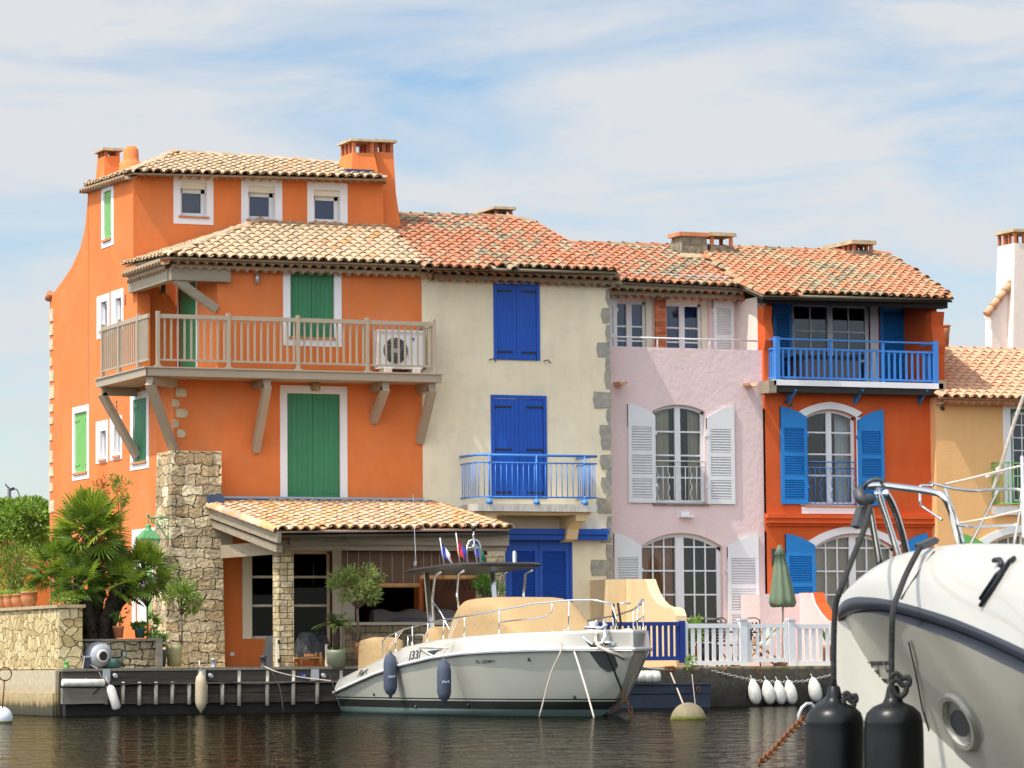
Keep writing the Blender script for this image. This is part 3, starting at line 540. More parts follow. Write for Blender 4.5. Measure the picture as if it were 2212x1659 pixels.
ZG = 0.87
# ================================================================= orange house
OH = thing('terraced_house', 'tall orange house with green shutters, wooden balcony and stone corner pillar', 'house', (-2.7, 0, ZG), 'houses in the waterfront row')
XL = at(375, 1000, 0).x; XR = at(470, 700, 0).x; YB = 2.74
zdk = at(640, 806, 0).z; zev = at(700, 562, 0).z; Xt = at(828, 430, YB).x; ztop = at(560, 372, YB).z
F0, FB, SL = FR(0), FR(YB), SD(XL)
hL = R(620, 850, 735, 1076, 0); hM = R(626.7, 588.3, 722.3, 728.5, 0); hA = R(543, 1186, 608, 1380, 0); hB = R(630, 1190, 717, 1410, 0); hO = R(764, 1188, 906, 1439, 0)
Xo = at(1052, 1280, 0).x
w = LB(F0); wall(w, XL, 0, ZG - .1, zdk, [hL, hA + (0.25,), hB + (0.25,), hO + (0.3,)]); wall(w, XR, 0, zdk, zev + 0.03, [hM])
zl = at(980, 1180, 0).z; w.build('wall', 'orange_stucco', OH); w = LB(F0); w.box(0, Xo, -0.03, -0.002, ZG, zl + .35); w.build('wall', 'interior_warm', OH)  # wall under the veranda: its shade is put into a dark colour
h3 = [R(389.5, 394, 447, 467, YB), R(536, 402, 594.5, 474, YB), R(677.5, 410, 735, 480, YB)]
w = LB(FB); wall(w, XL, Xt, zdk, ztop - .03, [h + (0.28,) for h in h3]); w.box(XL + .28, XR, 0.02, 0.04, zdk, zev + .3)
w.box(XL, Xt, 3.3, 3.32, ZG, ztop); w.box(Xt - .02, Xt, 0.01, 3.3, zdk, ztop - .01); w.box(XL + 4, Xt, 6.25, 6.3, ZG, zev + .3); w.build('wall', 'orange_stucco', OH)
sh = [RX(224.5, 412, 241, 516, XL), RX(218, 651, 232, 713, XL), RX(250, 643, 263, 703, XL), RX(161, 890, 188.6, 1020, XL), RX(217, 930, 230, 992, XL), RX(247, 921, 260, 984, XL), RX(288, 861, 317, 997, XL), RX(290, 1165, 330, 1345, XL)]
curve = [atX(u, v, XL) for u, v in ((190, 388), (188.5, 440), (184, 490), (173, 537), (155, 577), (135, 607), (116, 632), (108, 646))]
Ye = curve[-1].y; Yt = curve[0].y
w = LB(SL); low = [h for h in sh if h[3] < zdk]; upp = [h for h in sh if h[3] > zdk]
wall(w, 0.0, Ye, ZG - .1, zdk, low, 0.12); wall(w, YB, Yt, zdk, ztop - .03, upp, 0.12)
for p, q in zip(curve[:-1], curve[1:]): w.quad((p.y, 0, zdk), (q.y, 0, zdk), (q.y, 0, q.z), (p.y, 0, p.z)); w.quad((p.y, 0, p.z), (q.y, 0, q.z), (q.y, 4, q.z), (p.y, 4, p.z))
w.box(YB - 0.28, YB, 0.0, 0.28, zdk, zev + .1); w.quad((Ye, 0, ZG), (Ye, 6, ZG), (Ye, 6, curve[-1].z), (Ye, 0, curve[-1].z)); w.build('wall', 'orange_stucco', OH)
hd = RX(386, 612, 424, 792, XR); hd = (hd[0], hd[1], zdk, hd[3])
w = LB(SD(XR)); wall(w, 0.0, YB, zdk, zev + .2, [hd], 0.08); w.build('wall', 'orange_stucco', OH)
w = MB(); w.box(XL, 0, 0.0, YB, zdk - .12, zdk - .002); w.build('terrace_floor', 'concrete', OH)
t = LB(SD(XR)); ring(t, hd[0] - .07, hd[1] + .07, zdk, hd[3] + .07, hd); dframe = t.build('door_frame', 'white_trim', OH)
t = LB(SD(XR)); t.box(hd[0], hd[1], 0.05, 0.08, hd[2], hd[3]); t.box(hd[0] + .1, hd[1] - .1, 0.035, 0.05, hd[2] + .15, hd[3] - .15); t.build('door', 'green_paint', OH)
# painted bands
for bnd, h, m in ((R(605, 833.5, 750, 1079, 0), hL, F0), (R(611.5, 573, 737.5, 748, 0), hM, F0), (R(374.6, 379, 460.8, 484.5, YB), h3[0], FB), (R(520.9, 387, 609.4, 487, YB), h3[1], FB), (R(663.6, 394, 750.4, 489, YB), h3[2], FB),
                  (RX(219.8, 396, 246, 533, XL), sh[0], SL), (RX(210, 637, 237, 729.6, XL), sh[1], SL), (RX(240.6, 626, 267, 715, XL), sh[2], SL), (RX(157, 877, 192.5, 1036, XL), sh[3], SL), (RX(208, 909, 233.6, 1000, XL), sh[4], SL), (RX(238, 899, 264, 993, XL), sh[5], SL), (RX(282, 846.5, 322, 1013.7, XL), sh[6], SL), (RX(286, 1142, 335, 1345, XL), sh[7], SL)):
    dd = .155 if m is FB else .068 if h in (sh[1], sh[2], sh[4], sh[5]) else .03; t = LB(m); ring(t, bnd[0], bnd[1], bnd[2], bnd[3], (h[0] + .004, h[1] - .004, h[2] + .004, h[3] - .004), y1=dd); t.build('window_surround', 'white_trim', OH)
closed_shutters(OH, F0, hL, hinges=(0.06, 0.94)); closed_shutters(OH, F0, hM, hinges=(0.14, 0.86))
for i, lv in ((0, 1), (3, 2), (6, 2)): closed_shutters(OH, SL, sh[i], y=0.03, hinges=(0.13, 0.87), leaves=lv, hl=0.25, material='light_green_paint' if i != 6 else 'green_paint')
for i in (1, 2, 4, 5): window(OH, SL, sh[i], y=0.07, leaves=1, rows=1, fw=0.05, glass='sky_glass'); 
for i in (0, 1, 2, 3, 4, 5, 6): s_ = LB(SL); s_.box(sh[i][0] - .03, sh[i][1] + .03, -0.05, 0.1, sh[i][2] - .05, sh[i][2]); s_.build('window_sill', 'terracotta', OH)
for h in (hM, h3[0], h3[1], h3[2]):
    s_ = LB(F0 if h is hM else FB); s_.box(h[0] - .04, h[1] + .04, -0.05, 0.1, h[2] - .04, h[2]); s_.build('window_sill', 'terracotta', OH)
for h in h3:
    b = LB(FB); b.box(h[0], h[1], 0.06, 0.25, h[3] - .13, h[3]); b.build('shutter_box', 'cream_paint', OH)
    curtain(OH, h[0], h[1], h[2], h[3], YB + .26, 'grey_blind' if h is h3[0] else 'sky_reflection_deep', 8, .008)  # blue sheets imitate sky reflected in the panes; the first, grey, is a blind
    window(OH, FB, (h[0], h[1], h[2], h[3] - .13), y=0.16, leaves=1, rows=1, fw=0.085, glass='sky_glass')
room(OH, XL + .35, Xt - .1, YB + .29, YB + 1.6, h3[0][2] - .3, ztop - .05, 'sky_reflection_room')  # room coloured blue to suggest sky reflected in the panes
mb = MB()
for h in sh[1:3] + sh[4:6]: mb.quad((XL + .16, h[0] - .1, h[2] - .1), (XL + .16, h[1] + .1, h[2] - .1), (XL + .16, h[1] + .1, h[3] + .1), (XL + .16, h[0] - .1, h[3] + .1))
mb.build('curtain', 'curtain', OH)
# half open side door
t = LB(SL); q = sh[7]; t.box(q[0], q[0] + (q[1] - q[0]) * .45, 0.04, 0.08, q[2], q[3]); t.build('door', 'light_green_paint', OH)
t = LB(SL); t.box(q[0] + (q[1] - q[0]) * .45, q[1], 0.06, 0.1, q[2], q[3]); t.build('door', 'white_paint', OH)
# ground floor glazing
for h in (hA, hB): window(OH, F0, h, y=0.12, leaves=1, rows=3, fw=0.06, mw=0.05, material='cream_paint', glass='dark_glass', zbars=[at(600, 1246, 0).z, at(600, 1308, 0).z])
t = LB(F0); g = R(523, 1176, 545, 1380, 0); t.box(g[0], hA[0], -.03, .1, g[2], g[3]); t.box(hA[0], hB[0] + .02, -.03, .02, hA[3], g[3] + .1); t.box(hA[1], hB[0], -.03, .1, g[2] + .1, hA[3]); t.box(hB[0], hO[0], -.03, .02, hB[3], g[3] + .1)
t.box(hB[1], hB[1] + .2, -.05, .1, ZG, g[3]); t.box(hB[1] + .22, hO[0] + .02, -.02, .1, ZG, g[3]); t.build('window_surround', 'cream_paint', OH)
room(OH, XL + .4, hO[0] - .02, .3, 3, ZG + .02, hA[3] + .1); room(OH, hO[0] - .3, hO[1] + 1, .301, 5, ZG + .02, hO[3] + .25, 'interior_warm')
b = R(790, 1352, 905, 1383, 1.0)
# quoins
for (a, c, d, e) in ((1055, 780, 1140, 850), (1005, 865, 1085, 930), (1055, 940, 1150, 1010), (1035, 1020, 1080, 1090), (1065, 1100, 1130, 1165)):
    k = lambda X_, Y_: ((150 + X_ / 2.074) / 1.736, (1080 + Y_ / 2.074) / 1.736)
    (ua, va), (ub, vb) = k(a, c), k(d, e); q = R(ua, va, ub, vb, 0); mb = MB(); x0 = max(q[0], XL - .02)
    mb.prism([(x0, -.02, q[2] + .02), (x0 + .05, -.02, q[2]), (q[1] - .03, -.02, q[2] + .01), (q[1], -.02, q[2] + .06), (q[1] - .02, -.02, q[3] - .03), (q[1] - .08, -.02, q[3]), (x0, -.02, q[3])], (0, .04, 0)); mb.build('corner_stone', 'quoin_warm', OH)
mb = MB(); k = 0
for i in range(13):
    v = 668 + i * 34 + rnd.uniform(-5, 5); q = RX(108, v, 113 + rnd.uniform(0, 5), v + rnd.uniform(14, 28), XL); mb = MB(); mb.box(XL - .02, XL + .02, q[0], Ye + .015, q[2], q[3]); mb.build('corner_stone', 'quoin_warm', OH)
# vents in side wall
for u, v in ((271, 640), (271, 648), (271, 656), (252, 869), (252, 878), (252, 887)):
    p = atX(u, v, XL); mb = MB(); mb.box(XL - .004, XL + .01, p.y - .04, p.y + .04, p.z - .03, p.z + .03); mb.build('vent', 'black_iron', OH)
for (u, v, Y) in ((553, 601, 0), (447, 605, .05)):
    p = at(u, v, Y if u > 470 else 1.2); mb = MB(); mb.lathe([(.045, -.1), (.05, 0), (.03, .09)], p + V((0, -.08, 0)), 12); mb.box(p.x - .02, p.x + .02, p.y - .05, p.y, p.z - .02, p.z + .02); mb.build('wall_lamp', 'zinc', OH)
p = at(350, 624, YB); mb = MB(); mb.lathe([(.05, -.1), (.05, .1)], p + V((0, -.08, 0)), 12); mb.box(p.x - .02, p.x + .02, p.y - .05, p.y + .02, p.z - .02, p.z + .02); mb.build('wall_lamp', 'dark_grey', OH)
q = R(670, 828, 689, 845, 0); mb = MB(); mb.lathe([(q[1] / 2 - q[0] / 2, q[2]), ((q[1] - q[0]) / 2.1, q[3])], ((q[0] + q[1]) / 2, -.06, 0), 12, tone=.5); mb.build('wall_lamp', 'cap_stone', OH)
# roofs
def mk_roof(parent, polys, material, ridges=(), gen=(), mort=(), tw=0.215, name='roof', tone=None):
    mb = MB()
    for pl, poly in polys: tiles(mb, pl, poly, tw, tone=tone)
    for r_ in ridges: ridge(mb, *r_)
    rf = mb.build(name, material, parent)
    if gen:
        g = MB()
        for a in gen: genoise(g, *a)
        g.build('eaves_tiles', material, rf)
    if mort:
        g = MB()
        for a in mort: mortar(g, *a)
        g.build('ridge_mortar', 'concrete', rf)
    return rf
EV = -0.42
E0 = at(362, 553, EV); E1 = at(932, 571, EV); E1.z = E1.z; H0 = at(700, 489, YB)
pm = roof_plane(E0, E1, H0)
polyM = px_poly(pm, ((362, 554), (934, 572), (838, 496), (836, 490), (560, 481)))
B3 = atX(270, 573, E0.x); H3 = polyM[-1]; ps = roof_plane(B3, E0, H3)
orf = mk_roof(OH, [(pm, polyM), (ps, [B3, E0, H3])], 'tile_old', [(E0 + V((.05, .05, .05)), H3 + V((0, 0, .06)))],
        [(V((E0.x + .05, 0, E0.z - .02)), V((0.05, 0, E1.z - .02)), V((0, EV + .06, 0)), 0.088, 0.2, 0.12, 2), (V((XL, E0.y + .3, E0.z - .02)), V((XL, B3.y, E0.z - .02)), V((EV + .1, 0, 0)), 0.088, 0.2, 0.12, 2)])
mb = MB(); p, q = at(560, 490, YB - .03), at(850, 497, YB - .03); mb.prism([p + V((0, 0, -.05)), q + V((0, 0, -.05)), q + V((0, 0, .09)), p + V((0, 0, .13))], (0, .05, 0)); mb.prism([p + V((0, -.14, -.1)), q + V((0, -.14, -.1)), q + V((0, 0, .0)), p + V((0, 0, .02))], (0, .05, 0)); mb.build('roof_flashing', 'orange_stucco', OH)
ET = YB - 0.3
T0 = at(288, 371, ET); T1 = at(836, 385, ET); TR = at(560, 346, ET + 2.6); pt = roof_plane(T0, T1, TR)
polyT = px_poly(pt, ((288, 372), (837, 386), (748, 360), (560, 345), (375, 334)))
TB = atX(187, 404, T0.x); A3 = polyT[-1]; pside = roof_plane(TB, T0, A3)
mk_roof(OH, [(pt, polyT), (pside, [TB, T0, A3])], 'tile_old', [(T0 + V((.04, .04, .05)), A3 + V((0, 0, .05))), (polyT[2] + V((0, 0, .05)), polyT[3] + V((0, 0, .05))), (polyT[3] + V((0, 0, .05)), A3 + V((0, 0, .06)))],
        [(V((T0.x + .1, YB, T0.z - .01)), V((Xt, YB, T1.z - .01)), V((0, -.2, 0)), .088, .2, .09, 1), (V((XL, YB, T0.z - .03)), V((XL, Yt, TB.z - .03)), V((-.2, 0, 0)), .088, .2, .09, 1)])
mb = MB(); p, q = curve[-1], curve[-4]
for i in range(3): a = curve[-1 - i]; mb.lathe([(.09, 0), (.08, .2)], a + V((-.03, .02, .0)), 8, ax=(0, -.75, .65), tone=rnd.random()) if i == 0 else None
mb.build('roof', 'tile_red', OH)
# chimneys
p0 = at(224, 372, 5.0); p1 = at(262, 372, 5.0); pt_ = at(240, 340, 5.0); pc = at(240, 327, 5.0)
c1 = chimney(OH, (p0.x, p1.x, 5.0, 5.7), (at(228, 345, 5).x, at(260, 345, 5).x, 5.05, 5.6), p0.z - .3, pt_.z + .04, 'orange_stucco', pc.z - pt_.z - .02, .06, nx=1, ny=2)
p = at(283, 352, 4.6); pp = MB(); rr = .17; pp.lathe([(rr * 1.7, -.5), (rr * 1.5, 0), (rr * 1.05, .03), (rr, .1), (rr * .95, .28), (rr * .6, .36), (.02, .37)], p, 14); pp.build('chimney', 'orange_stucco', OH)
xr = at(822, 330, 3.2).x; x1 = at(846, 330, 3.2).x; xb = at(856, 474, 3.2).x
zc = at(825, 330, 3.2).z; zbm = at(840, 480, 3.2).z
chimney(OH, (Xt - .02, xb, 2.9, 4.1), (at(806, 330, 3.2).x, x1, 3.1, 3.8), zbm - .2, zc, 'orange_stucco', at(825, 309, 3.2).z - zc, .06, nx=2, base_flare=(at(815, 380, 3.2).x, at(848, 400, 3.2).x, 3.0, 3.95, at(840, 420, 3.2).z))
chimney(OH, (at(750, 372, 3.0).x, at(808, 372, 3.0).x, 2.75, 3.7), (at(757, 330, 3.0).x, at(803, 330, 3.0).x, 2.85, 3.6), at(780, 375, 3.0).z, at(780, 332, 3.0).z, 'orange_stucco', at(780, 308, 3).z - at(780, 332, 3).z, .05, nx=1)
mb = MB(); q = R(748, 364, 808, 376, 2.72); mb.box(q[0], q[1], 2.70, 3.8, q[2] - .02, q[3] - .02); mb.build('roof_flashing', 'lead_blue', OH)
# balcony
bx, by = XL - 0.82, -0.82; zd = zdk; bh = 0.19; Xe = at(950, 815, by).x; Yk = atX(211, 825, bx).y
dk = MB(); dk.box(bx, Xe, by, 0, zd - bh * .35, zd); dk.box(bx, XL, 0, Yk, zd - bh * .35, zd); bal = dk.build('balcony', 'concrete', OH)
bm_ = MB(); bm_.box(bx - .02, Xe + .02, by - .04, by, zd - bh, zd - .03); bm_.box(bx - .04, bx, by - .04, Yk, zd - bh, zd - .03); bm_.box(Xe, Xe + .04, by, 0, zd - bh, zd - .03); bm_.box(bx - .06, Xe + .06, by - .07, by - .02, zd - .035, zd - .005); bm_.box(bx - .07, bx - .02, by - .05, Yk, zd - .035, zd - .005)
bm_.box(bx, Xe, by, 0, zd - bh, zd - bh * .35 - .01); bm_.box(bx, XL, 0, Yk, zd - bh, zd - bh * .35 - .01); bm_.build('balcony_beam', 'taupe_paint', bal)
def brace(tops, foot, wd=.15):
    q = MB(); tops, foot = V(tops), V(foot); q.beam(tops, (foot.x, foot.y, tops.z), .15, .17); q.beam(tops + V((0, 0, -.05)), foot, wd, .16); q.build('balcony_brace', 'taupe_paint', bal)
zb = zd - bh - .085
brace((bx + .08, by + .08, zb), (XL, -.05, at(383, 975, 0).z))
for u, vf in ((552, 975), (806, 910), (906, 955)):
    p = at(u, vf, 0); brace((p.x, by + .08, zb), (p.x, 0, p.z))
p = atX(278, 990, XL); brace((bx + .06, Yk - .1, zb), (XL, Yk - .1, p.z))
rl = MB(); zt = zd + at(640, 690, by).z - at(640, 803, by).z; zlo = zd + .12
ry, rx = by + .06, bx + .06
fx = [at(u, 740, ry).x for u in (341, 493.5, 643.5, 793, 937.5)]; sy = [ry, ] + [atX(u, 745, rx).y for u in (299, 258, 222)]
rl.box(fx[0], fx[-1], ry - .025, ry + .025, zt - .09, zt - .005); rl.box(fx[0], fx[-1], ry - .02, ry + .02, zlo, zlo + .04)
rl.box(rx - .025, rx + .025, ry, sy[-1], zt - .09, zt - .005); rl.box(rx - .02, rx + .02, ry, sy[-1], zlo, zlo + .04)
rl.box(fx[-1] - .025, fx[-1] + .025, ry, 0, zt - .09, zt - .005); rl.box(fx[-1] - .02, fx[-1] + .02, ry, 0, zlo, zlo + .04)
for a, b in zip(fx[:-1], fx[1:]):
    for k in range(1, 11): x = a + (b - a) * k / 10.6 - .0; rl.box(x - .02, x + .02, ry - .012, ry + .012, zlo, zt - .09)
for a, b in zip(sy[:-1], sy[1:]):
    for k in range(1, 9): y = a + (b - a) * k / 9; rl.box(rx - .012, rx + .012, y - .02, y + .02, zlo, zt - .09)
for k in range(1, 6): y = ry + (0 - ry) * k / 6; rl.box(fx[-1] - .012, fx[-1] + .012, y - .02, y + .02, zlo, zt - .09)
rail = rl.build('balcony_railing', 'taupe_paint', OH)
for x, y in [(x, ry) for x in fx] + [(rx, y) for y in sy[1:]]:
    q = MB(); q.box(x - .035, x + .035, y - .035, y + .035, zd, zt + .05); q.box(x - .07, x + .07, y - .06, y + .06, zd, zd + .025); q.build('railing_post', 'taupe_paint', rail)
# roof beam over the terrace
zbm_ = E0.z - .33; q = MB(); xe = at(497, 565, -.12).x
q.box(XL - .10, xe, -.16, .04, zbm_ - .12, zbm_ + .13); q.build('roof_beam', 'grey_beam', OH); q = MB(); q.box(XL - .12, XL + .05, .04, YB, zbm_ - .12, zbm_ + .13); q.build('roof_beam', 'grey_beam', OH)
q = MB(); q.beam((XL + .02, -.06, zbm_ - .1), (XR - .02, .02, at(463, 668, 0).z), .14, .16); q.build('roof_brace', 'grey_beam', OH)
# stone pillar
zpt = at(430, 974, -.6).z; xp1 = at(479, 1200, -.6).x; xp0 = XL - .22; xq = at(352, 1440, -.62).x; zp0 = ZG - .05
mb = MB(); n_ = 10
def lev(f): return [(xp0 + (xq - xp0) * f, -.6 - .08 * f), (xp1 + .04 * f, -.6 - .08 * f), (xp1 + .04 * f, .35), (xp0 + (xq - xp0) * f, .42)]
for i in range(n_):
    za, zb_ = zpt + (zp0 - zpt) * i / n_, zpt + (zp0 - zpt) * (i + 1) / n_; A, B = lev((i / n_) ** 1.4), lev(((i + 1) / n_) ** 1.4)
    for k in range(4): k2 = (k + 1) % 4; mb.quad((*A[k], za), (*A[k2], za), (*B[k2], zb_), (*B[k], zb_))
mb.quad(*[(*c, zpt) for c in lev(0)]); mb.build('stone_pillar', 'pillar_stone', OH)
# ---- loggia (veranda) roof and frame
YL = -3.75; EL = YL - .25
G0 = at(598, 1143, EL); G1 = at(1100, 1138, EL); G1.z = G0.z = at(850, 1139, EL).z; GT = at(700, 1088, -.05); pg = roof_plane(G0, G1, GT)
polyG = px_poly(pg, ((600, 1146), (1101, 1141), (1000, 1108), (930, 1089), (478, 1087), (452, 1092)))
mk_roof(OH, [(pg, polyG)], 'tile_new', [(polyG[0] + V((0, 0, .04)), polyG[5] + V((0, 0, .04)), .1), (polyG[1] + V((-.05, 0, .04)), polyG[3] + V((-.05, 0, .05)), .1)], tw=0.225, name='veranda_roof')
q = MB(); p = polyG[4]; r_ = polyG[3]; q.box(p.x, r_.x, -.16, -.01, p.z - .02, p.z + .1); q.box(XL + .5, xp1 + .0, -.75, -.6, p.z - .05, p.z + .14); q.build('roof_flashing', 'lead_blue', OH)
q = MB(); q.box(xp1, 0, -.06, -.01, p.z + .1, p.z + .15); q.build('roof_flashing', 'zinc', OH)
fx0, fx1 = at(622, 1170, YL - .1).x, at(1097, 1170, YL - .1).x; zf1 = G0.z - .03; zf0 = at(850, 1178, YL - .1).z; zm = (zf0 + zf1) / 2
q = MB(); q.box(fx0, fx1, YL - .18, YL - .1, zm + .004, zf1); q.build('fascia_board', 'weathered_wood', OH); q = MB(); q.box(fx0 + .02, fx1, YL - .165, YL - .09, zf0, zm); q.build('fascia_board', 'weathered_wood', OH)
q = MB(); q.box(fx0 - .2, fx1 - .02, YL - .088, YL + .1, zf0 - .1, zf0 + .1); q.build('veranda_beam', 'weathered_wood', OH)
q = MB(); q.beam(polyG[0] + V((.03, 0, -.14)), polyG[5] + V((.03, 0, -.14)), .08, .2); q.build('fascia_board', 'weathered_wood', OH)
q = MB(); q.beam(polyG[0] + V((.1, .2, -.34)), polyG[5] + V((.1, 0, -.36)), .12, .14); q.build('veranda_beam', 'weathered_wood', OH)
a = at(481, 1192, -.7); b = at(606, 1182, YL); q = MB(); q.beam(a, b, .1, .26); q.build('veranda_beam', 'weathered_wood', OH)
q = MB(); c = R(480, 1120, 500, 1180, -.62); q.box(c[0] - .03, c[1] + .02, -.64, -.5, c[2], c[3]); q.build('veranda_beam', 'weathered_wood', OH)
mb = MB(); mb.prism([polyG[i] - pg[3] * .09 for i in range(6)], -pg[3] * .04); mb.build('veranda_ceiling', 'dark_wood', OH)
for (ua, ub, vt) in ((601, 634, 1190), (1046, 1090, 1200)):
    c = R(ua, vt, ub, 1441, YL); q = MB(); q.box(c[0], c[1], YL - .02, YL + (c[1] - c[0]), ZG - .02, c[3]); q.build('stone_column', 'column_stone', OH)
# interior bench and blinds
c = R(765, 1350, 1000, 1440, -.6); q = MB(); q.box(c[0], c[1], -.6, -.06, ZG, c[3]); q.build('stone_bench', 'bench_stone', OH); q = MB(); q.box(c[0] - .04, c[1], -.64, -.04, c[3], c[3] + .06); q.build('stone_bench', 'cream_paint', OH)
# ================================================================= cream house
CH = thing('terraced_house', 'cream house with closed royal blue shutters, blue iron balcony and stone quoins', 'house', (2, 0, ZG), 'houses in the waterfront row')
XC = at(1318, 900, 0).x; YP = 0.55; YP2 = 1.75
c1 = R(1065.8, 604.5, 1165, 777.5, 0); c2 = R(1060.5, 854, 1180.5, 1077, 0); c3 = R(1092, 1165, 1237, 1440, 0)
ce = at(1120, 580, 0).z
w = LB(F0); wall(w, 0, XC, ZG - .1, ce + .12, [c1 + (.06,), c2 + (.06,), c3 + (.1,)]); w.box(XC - .02, XC - .001, .01, 9, ZG - .1, ce + .1); w.build('wall', 'cream_stucco', CH); w = MB(); w.box(0, XC, 9, 9.1, ZG, ce); w.build('wall', 'cream_stucco', CH)
closed_shutters(CH, F0, c1, y=-.01, material='blue_paint', frame=.075, hmat='black_iron', planks=6, hinges=(.1, .9), hl=.36)
closed_shutters(CH, F0, c2, y=-.01, material='blue_paint', frame=.075, hmat='black_iron', planks=6, hinges=(.06, .49, .92), hl=.36)
for u0, u1, v in ((1054, 1073, 777), (1172, 1180, 780)):
    p = at(u0 + 3, v, 0); mb = MB(); mb.tube([p + V((0, 0, 0)), p + V((0, -.07, 0)), p + V((.05, -.09, .02)), p + V((.12, -.09, -.05))], .012, 6); mb.build('shutter_hook', 'black_iron', CH)
for i in (0, 1):
    a = c3[0] + .06 + (c3[1] - c3[0] - .12) * i / 2; b = a + (c3[1] - c3[0] - .12) / 2; louvre(CH, F0, a + .005, b - .005, ZG, c3[3] - .01, c3[3] - .01, True, 'blue_paint', y=.0, panels=2, flat=True)
t = LB(F0); t.box(c3[0], c3[0] + .055, -.01, .1, ZG, c3[3]); t.box(c3[1] - .055, c3[1], -.01, .1, ZG, c3[3]); t.build('shutter_frame', 'blue_paint', CH)
q = R(1097, 1142, 1315, 1166, -.3); t = LB(F0); zmid = q[2] + .11; t.box(q[0], q[1], -.24, 0, q[2], zmid); t.box(q[0] - .01, q[1] + .01, -.3, 0, zmid + .004, q[3]); t.build('awning_box', 'blue_paint', CH)
for ci, (v, u) in enumerate(((592, 1288), (630, 1310), (668, 1300), (705, 1310), (742, 1291), (777, 1310), (805, 1308), (851, 1283), (885, 1311), (922, 1297), (942, 1300), (984, 1298), (1012, 1312), (1034, 1300), (1062, 1311), (1080, 1290), (1118, 1312), (1143, 1298), (1180, 1311), (1213, 1278), (1235, 1312))):
    hgt = 29 if u < 1306 else 34; q = R(u, v - 3, 1320, v + hgt, 0); mb = MB(); e = lambda: rnd.uniform(-.02, .02)
    yo = -.012 - .005 * (ci % 4); xo_ = XC + .006 + .004 * (ci % 4); mb.prism([(q[0] + .02 + e(), yo, q[2] + e()), (xo_, yo, q[2]), (xo_, yo, q[3]), (q[0] + e(), yo, q[3] + e()), (q[0] - .03, yo, (q[2] + q[3]) / 2)], (0, .03 + .001 * ci, 0)); mb.build('corner_stone', 'quoin_stone', CH)
EC = -.48
C0 = at(916, 573, EC); C1 = at(1331, 586, EC); C0.z = C1.z = (C0.z + C1.z) / 2; C2 = at(1155, 483, 4.1); pc_ = roof_plane(C0, C1, C2)
polyC = px_poly(pc_, ((916, 577), (1332, 587), (1290, 561), (1235, 527), (1160, 486), (1100, 474), (860, 469), (836, 493)))
mk_roof(CH, [(pc_, polyC)], 'tile_red', [(polyC[i] + V((0, 0, .06)), polyC[i + 1] + V((0, 0, .06))) for i in (4, 5)] + [(polyC[1] + V((-.06, 0, .02)), polyC[4] + V((-.06, 0, .03)), .1)], [(V((0.1, 0, C0.z - .03)), V((XC + .1, 0, C1.z - .03)), V((0, -.38, 0)), .088, .2, .13, 2)], [(polyC[5], polyC[6])])
p0, p1 = at(1063, 482, 5.6), at(1100, 482, 5.6); zt_ = at(1085, 470, 5.6).z
chimney(CH, (p0.x, p1.x, 5.4, 7.6), (p0.x, p1.x, 5.4, 7.6), p0.z - .4, zt_ + .04, 'old_render', .12, .06, nx=1, ny=6)
# balcony
by = -.95; x0, x1 = at(1034, 1030, by).x, at(1285, 1030, by).x; zs1 = at(1160, 1089, by).z; zs0 = at(1160, 1105, by).z
mb = MB(); mb.box(x0 - .06, x1 + .02, by - .06, 0, zs0, zs1); mat('slab_render', (.56, .53, .48), rough=.9, var=.12, vscale=6, stain=(.2, .17, .13), stain_amt=.7, stain_scale=4, stretch=(3, 1, .6)); mb.build('balcony', 'slab_render', CH)
mb = MB(); mb.box(x0 + .02, x1 - .06, by + .1, 0, zs0 - .06, zs0 - .002); mb.build('balcony', 'terrace_stucco', CH)
for x in (x0 + .3, x1 - .28):
    mb = MB(); mb.prism([(x - .12, -.85, zs0 - .06), (x - .12, -.85, zs0 - .18), (x - .12, -.6, zs0 - .22), (x - .12, -.42, zs0 - .34), (x - .12, -.34, zs0 - .55), (x - .12, 0, zs0 - .6), (x - .12, 0, zs0 - .06)], (.26, 0, 0)); mb.build('balcony_corbel', 'terrace_stucco', CH)
zr1, zr2, zr3 = at(1160, 984, by).z, at(1160, 1000, by).z, at(1160, 1074, by).z
mb = MB(); mb.tube([(x0 - .02, -.02, zr1), (x0 - .02, by + .12, zr1), (x0 + .02, by, zr1), (x1 + .05, by, zr1)], .028, 10); mb.tube([(x1, -.02, zr1), (x1, by, zr1)], .026, 10)
for z, r_ in ((zr2, .016), (zr3, .018)): mb.tube([(x0 - .02, -.02, z), (x0 - .02, by + .1, z), (x0 + .02, by, z), (x1 + .05, by, z)], r_, 8); mb.tube([(x1, -.02, z), (x1, by, z)], r_, 8)
n = 21
for k in range(n + 1): x = x0 + (x1 - x0) * k / n; mb.tube([(x, by, zr3), (x, by, zr2)], .0095, 6)
for k in range(1, 9): y = by * k / 9; mb.tube([(x0 - .02, y, zr3), (x0 - .02, y, zr2)], .0095, 6); mb.tube([(x1, y, zr3), (x1, y, zr2)], .0095, 6)
rl = mb.build('balcony_railing', 'rail_blue_paint', CH)
for u in (1057, 1159.5, 1263.5):
    p = at(u, 1030, by - .03); mb = MB(); mb.tube([(p.x, by - .02, zs1), (p.x, by - .02, zr1)], .017, 8)
    for z in (zr2, zr3): mb.lathe([(.004, -.034), (.026, -.022), (.034, 0), (.026, .022), (.004, .034)], (p.x, by - .02, z), 10)
    mb.lathe([(.075, 0), (.07, .05), (.03, .1), (.018, .12)], (p.x, by - .02, zs1), 12); mb.build('railing_post', 'rail_blue_paint', rl)
# party wall of the terrace, its face towards the left lit by the sun
def party_wall(parent, us, vt, prof, ua, X, th, mface, name, Yf):
    pass
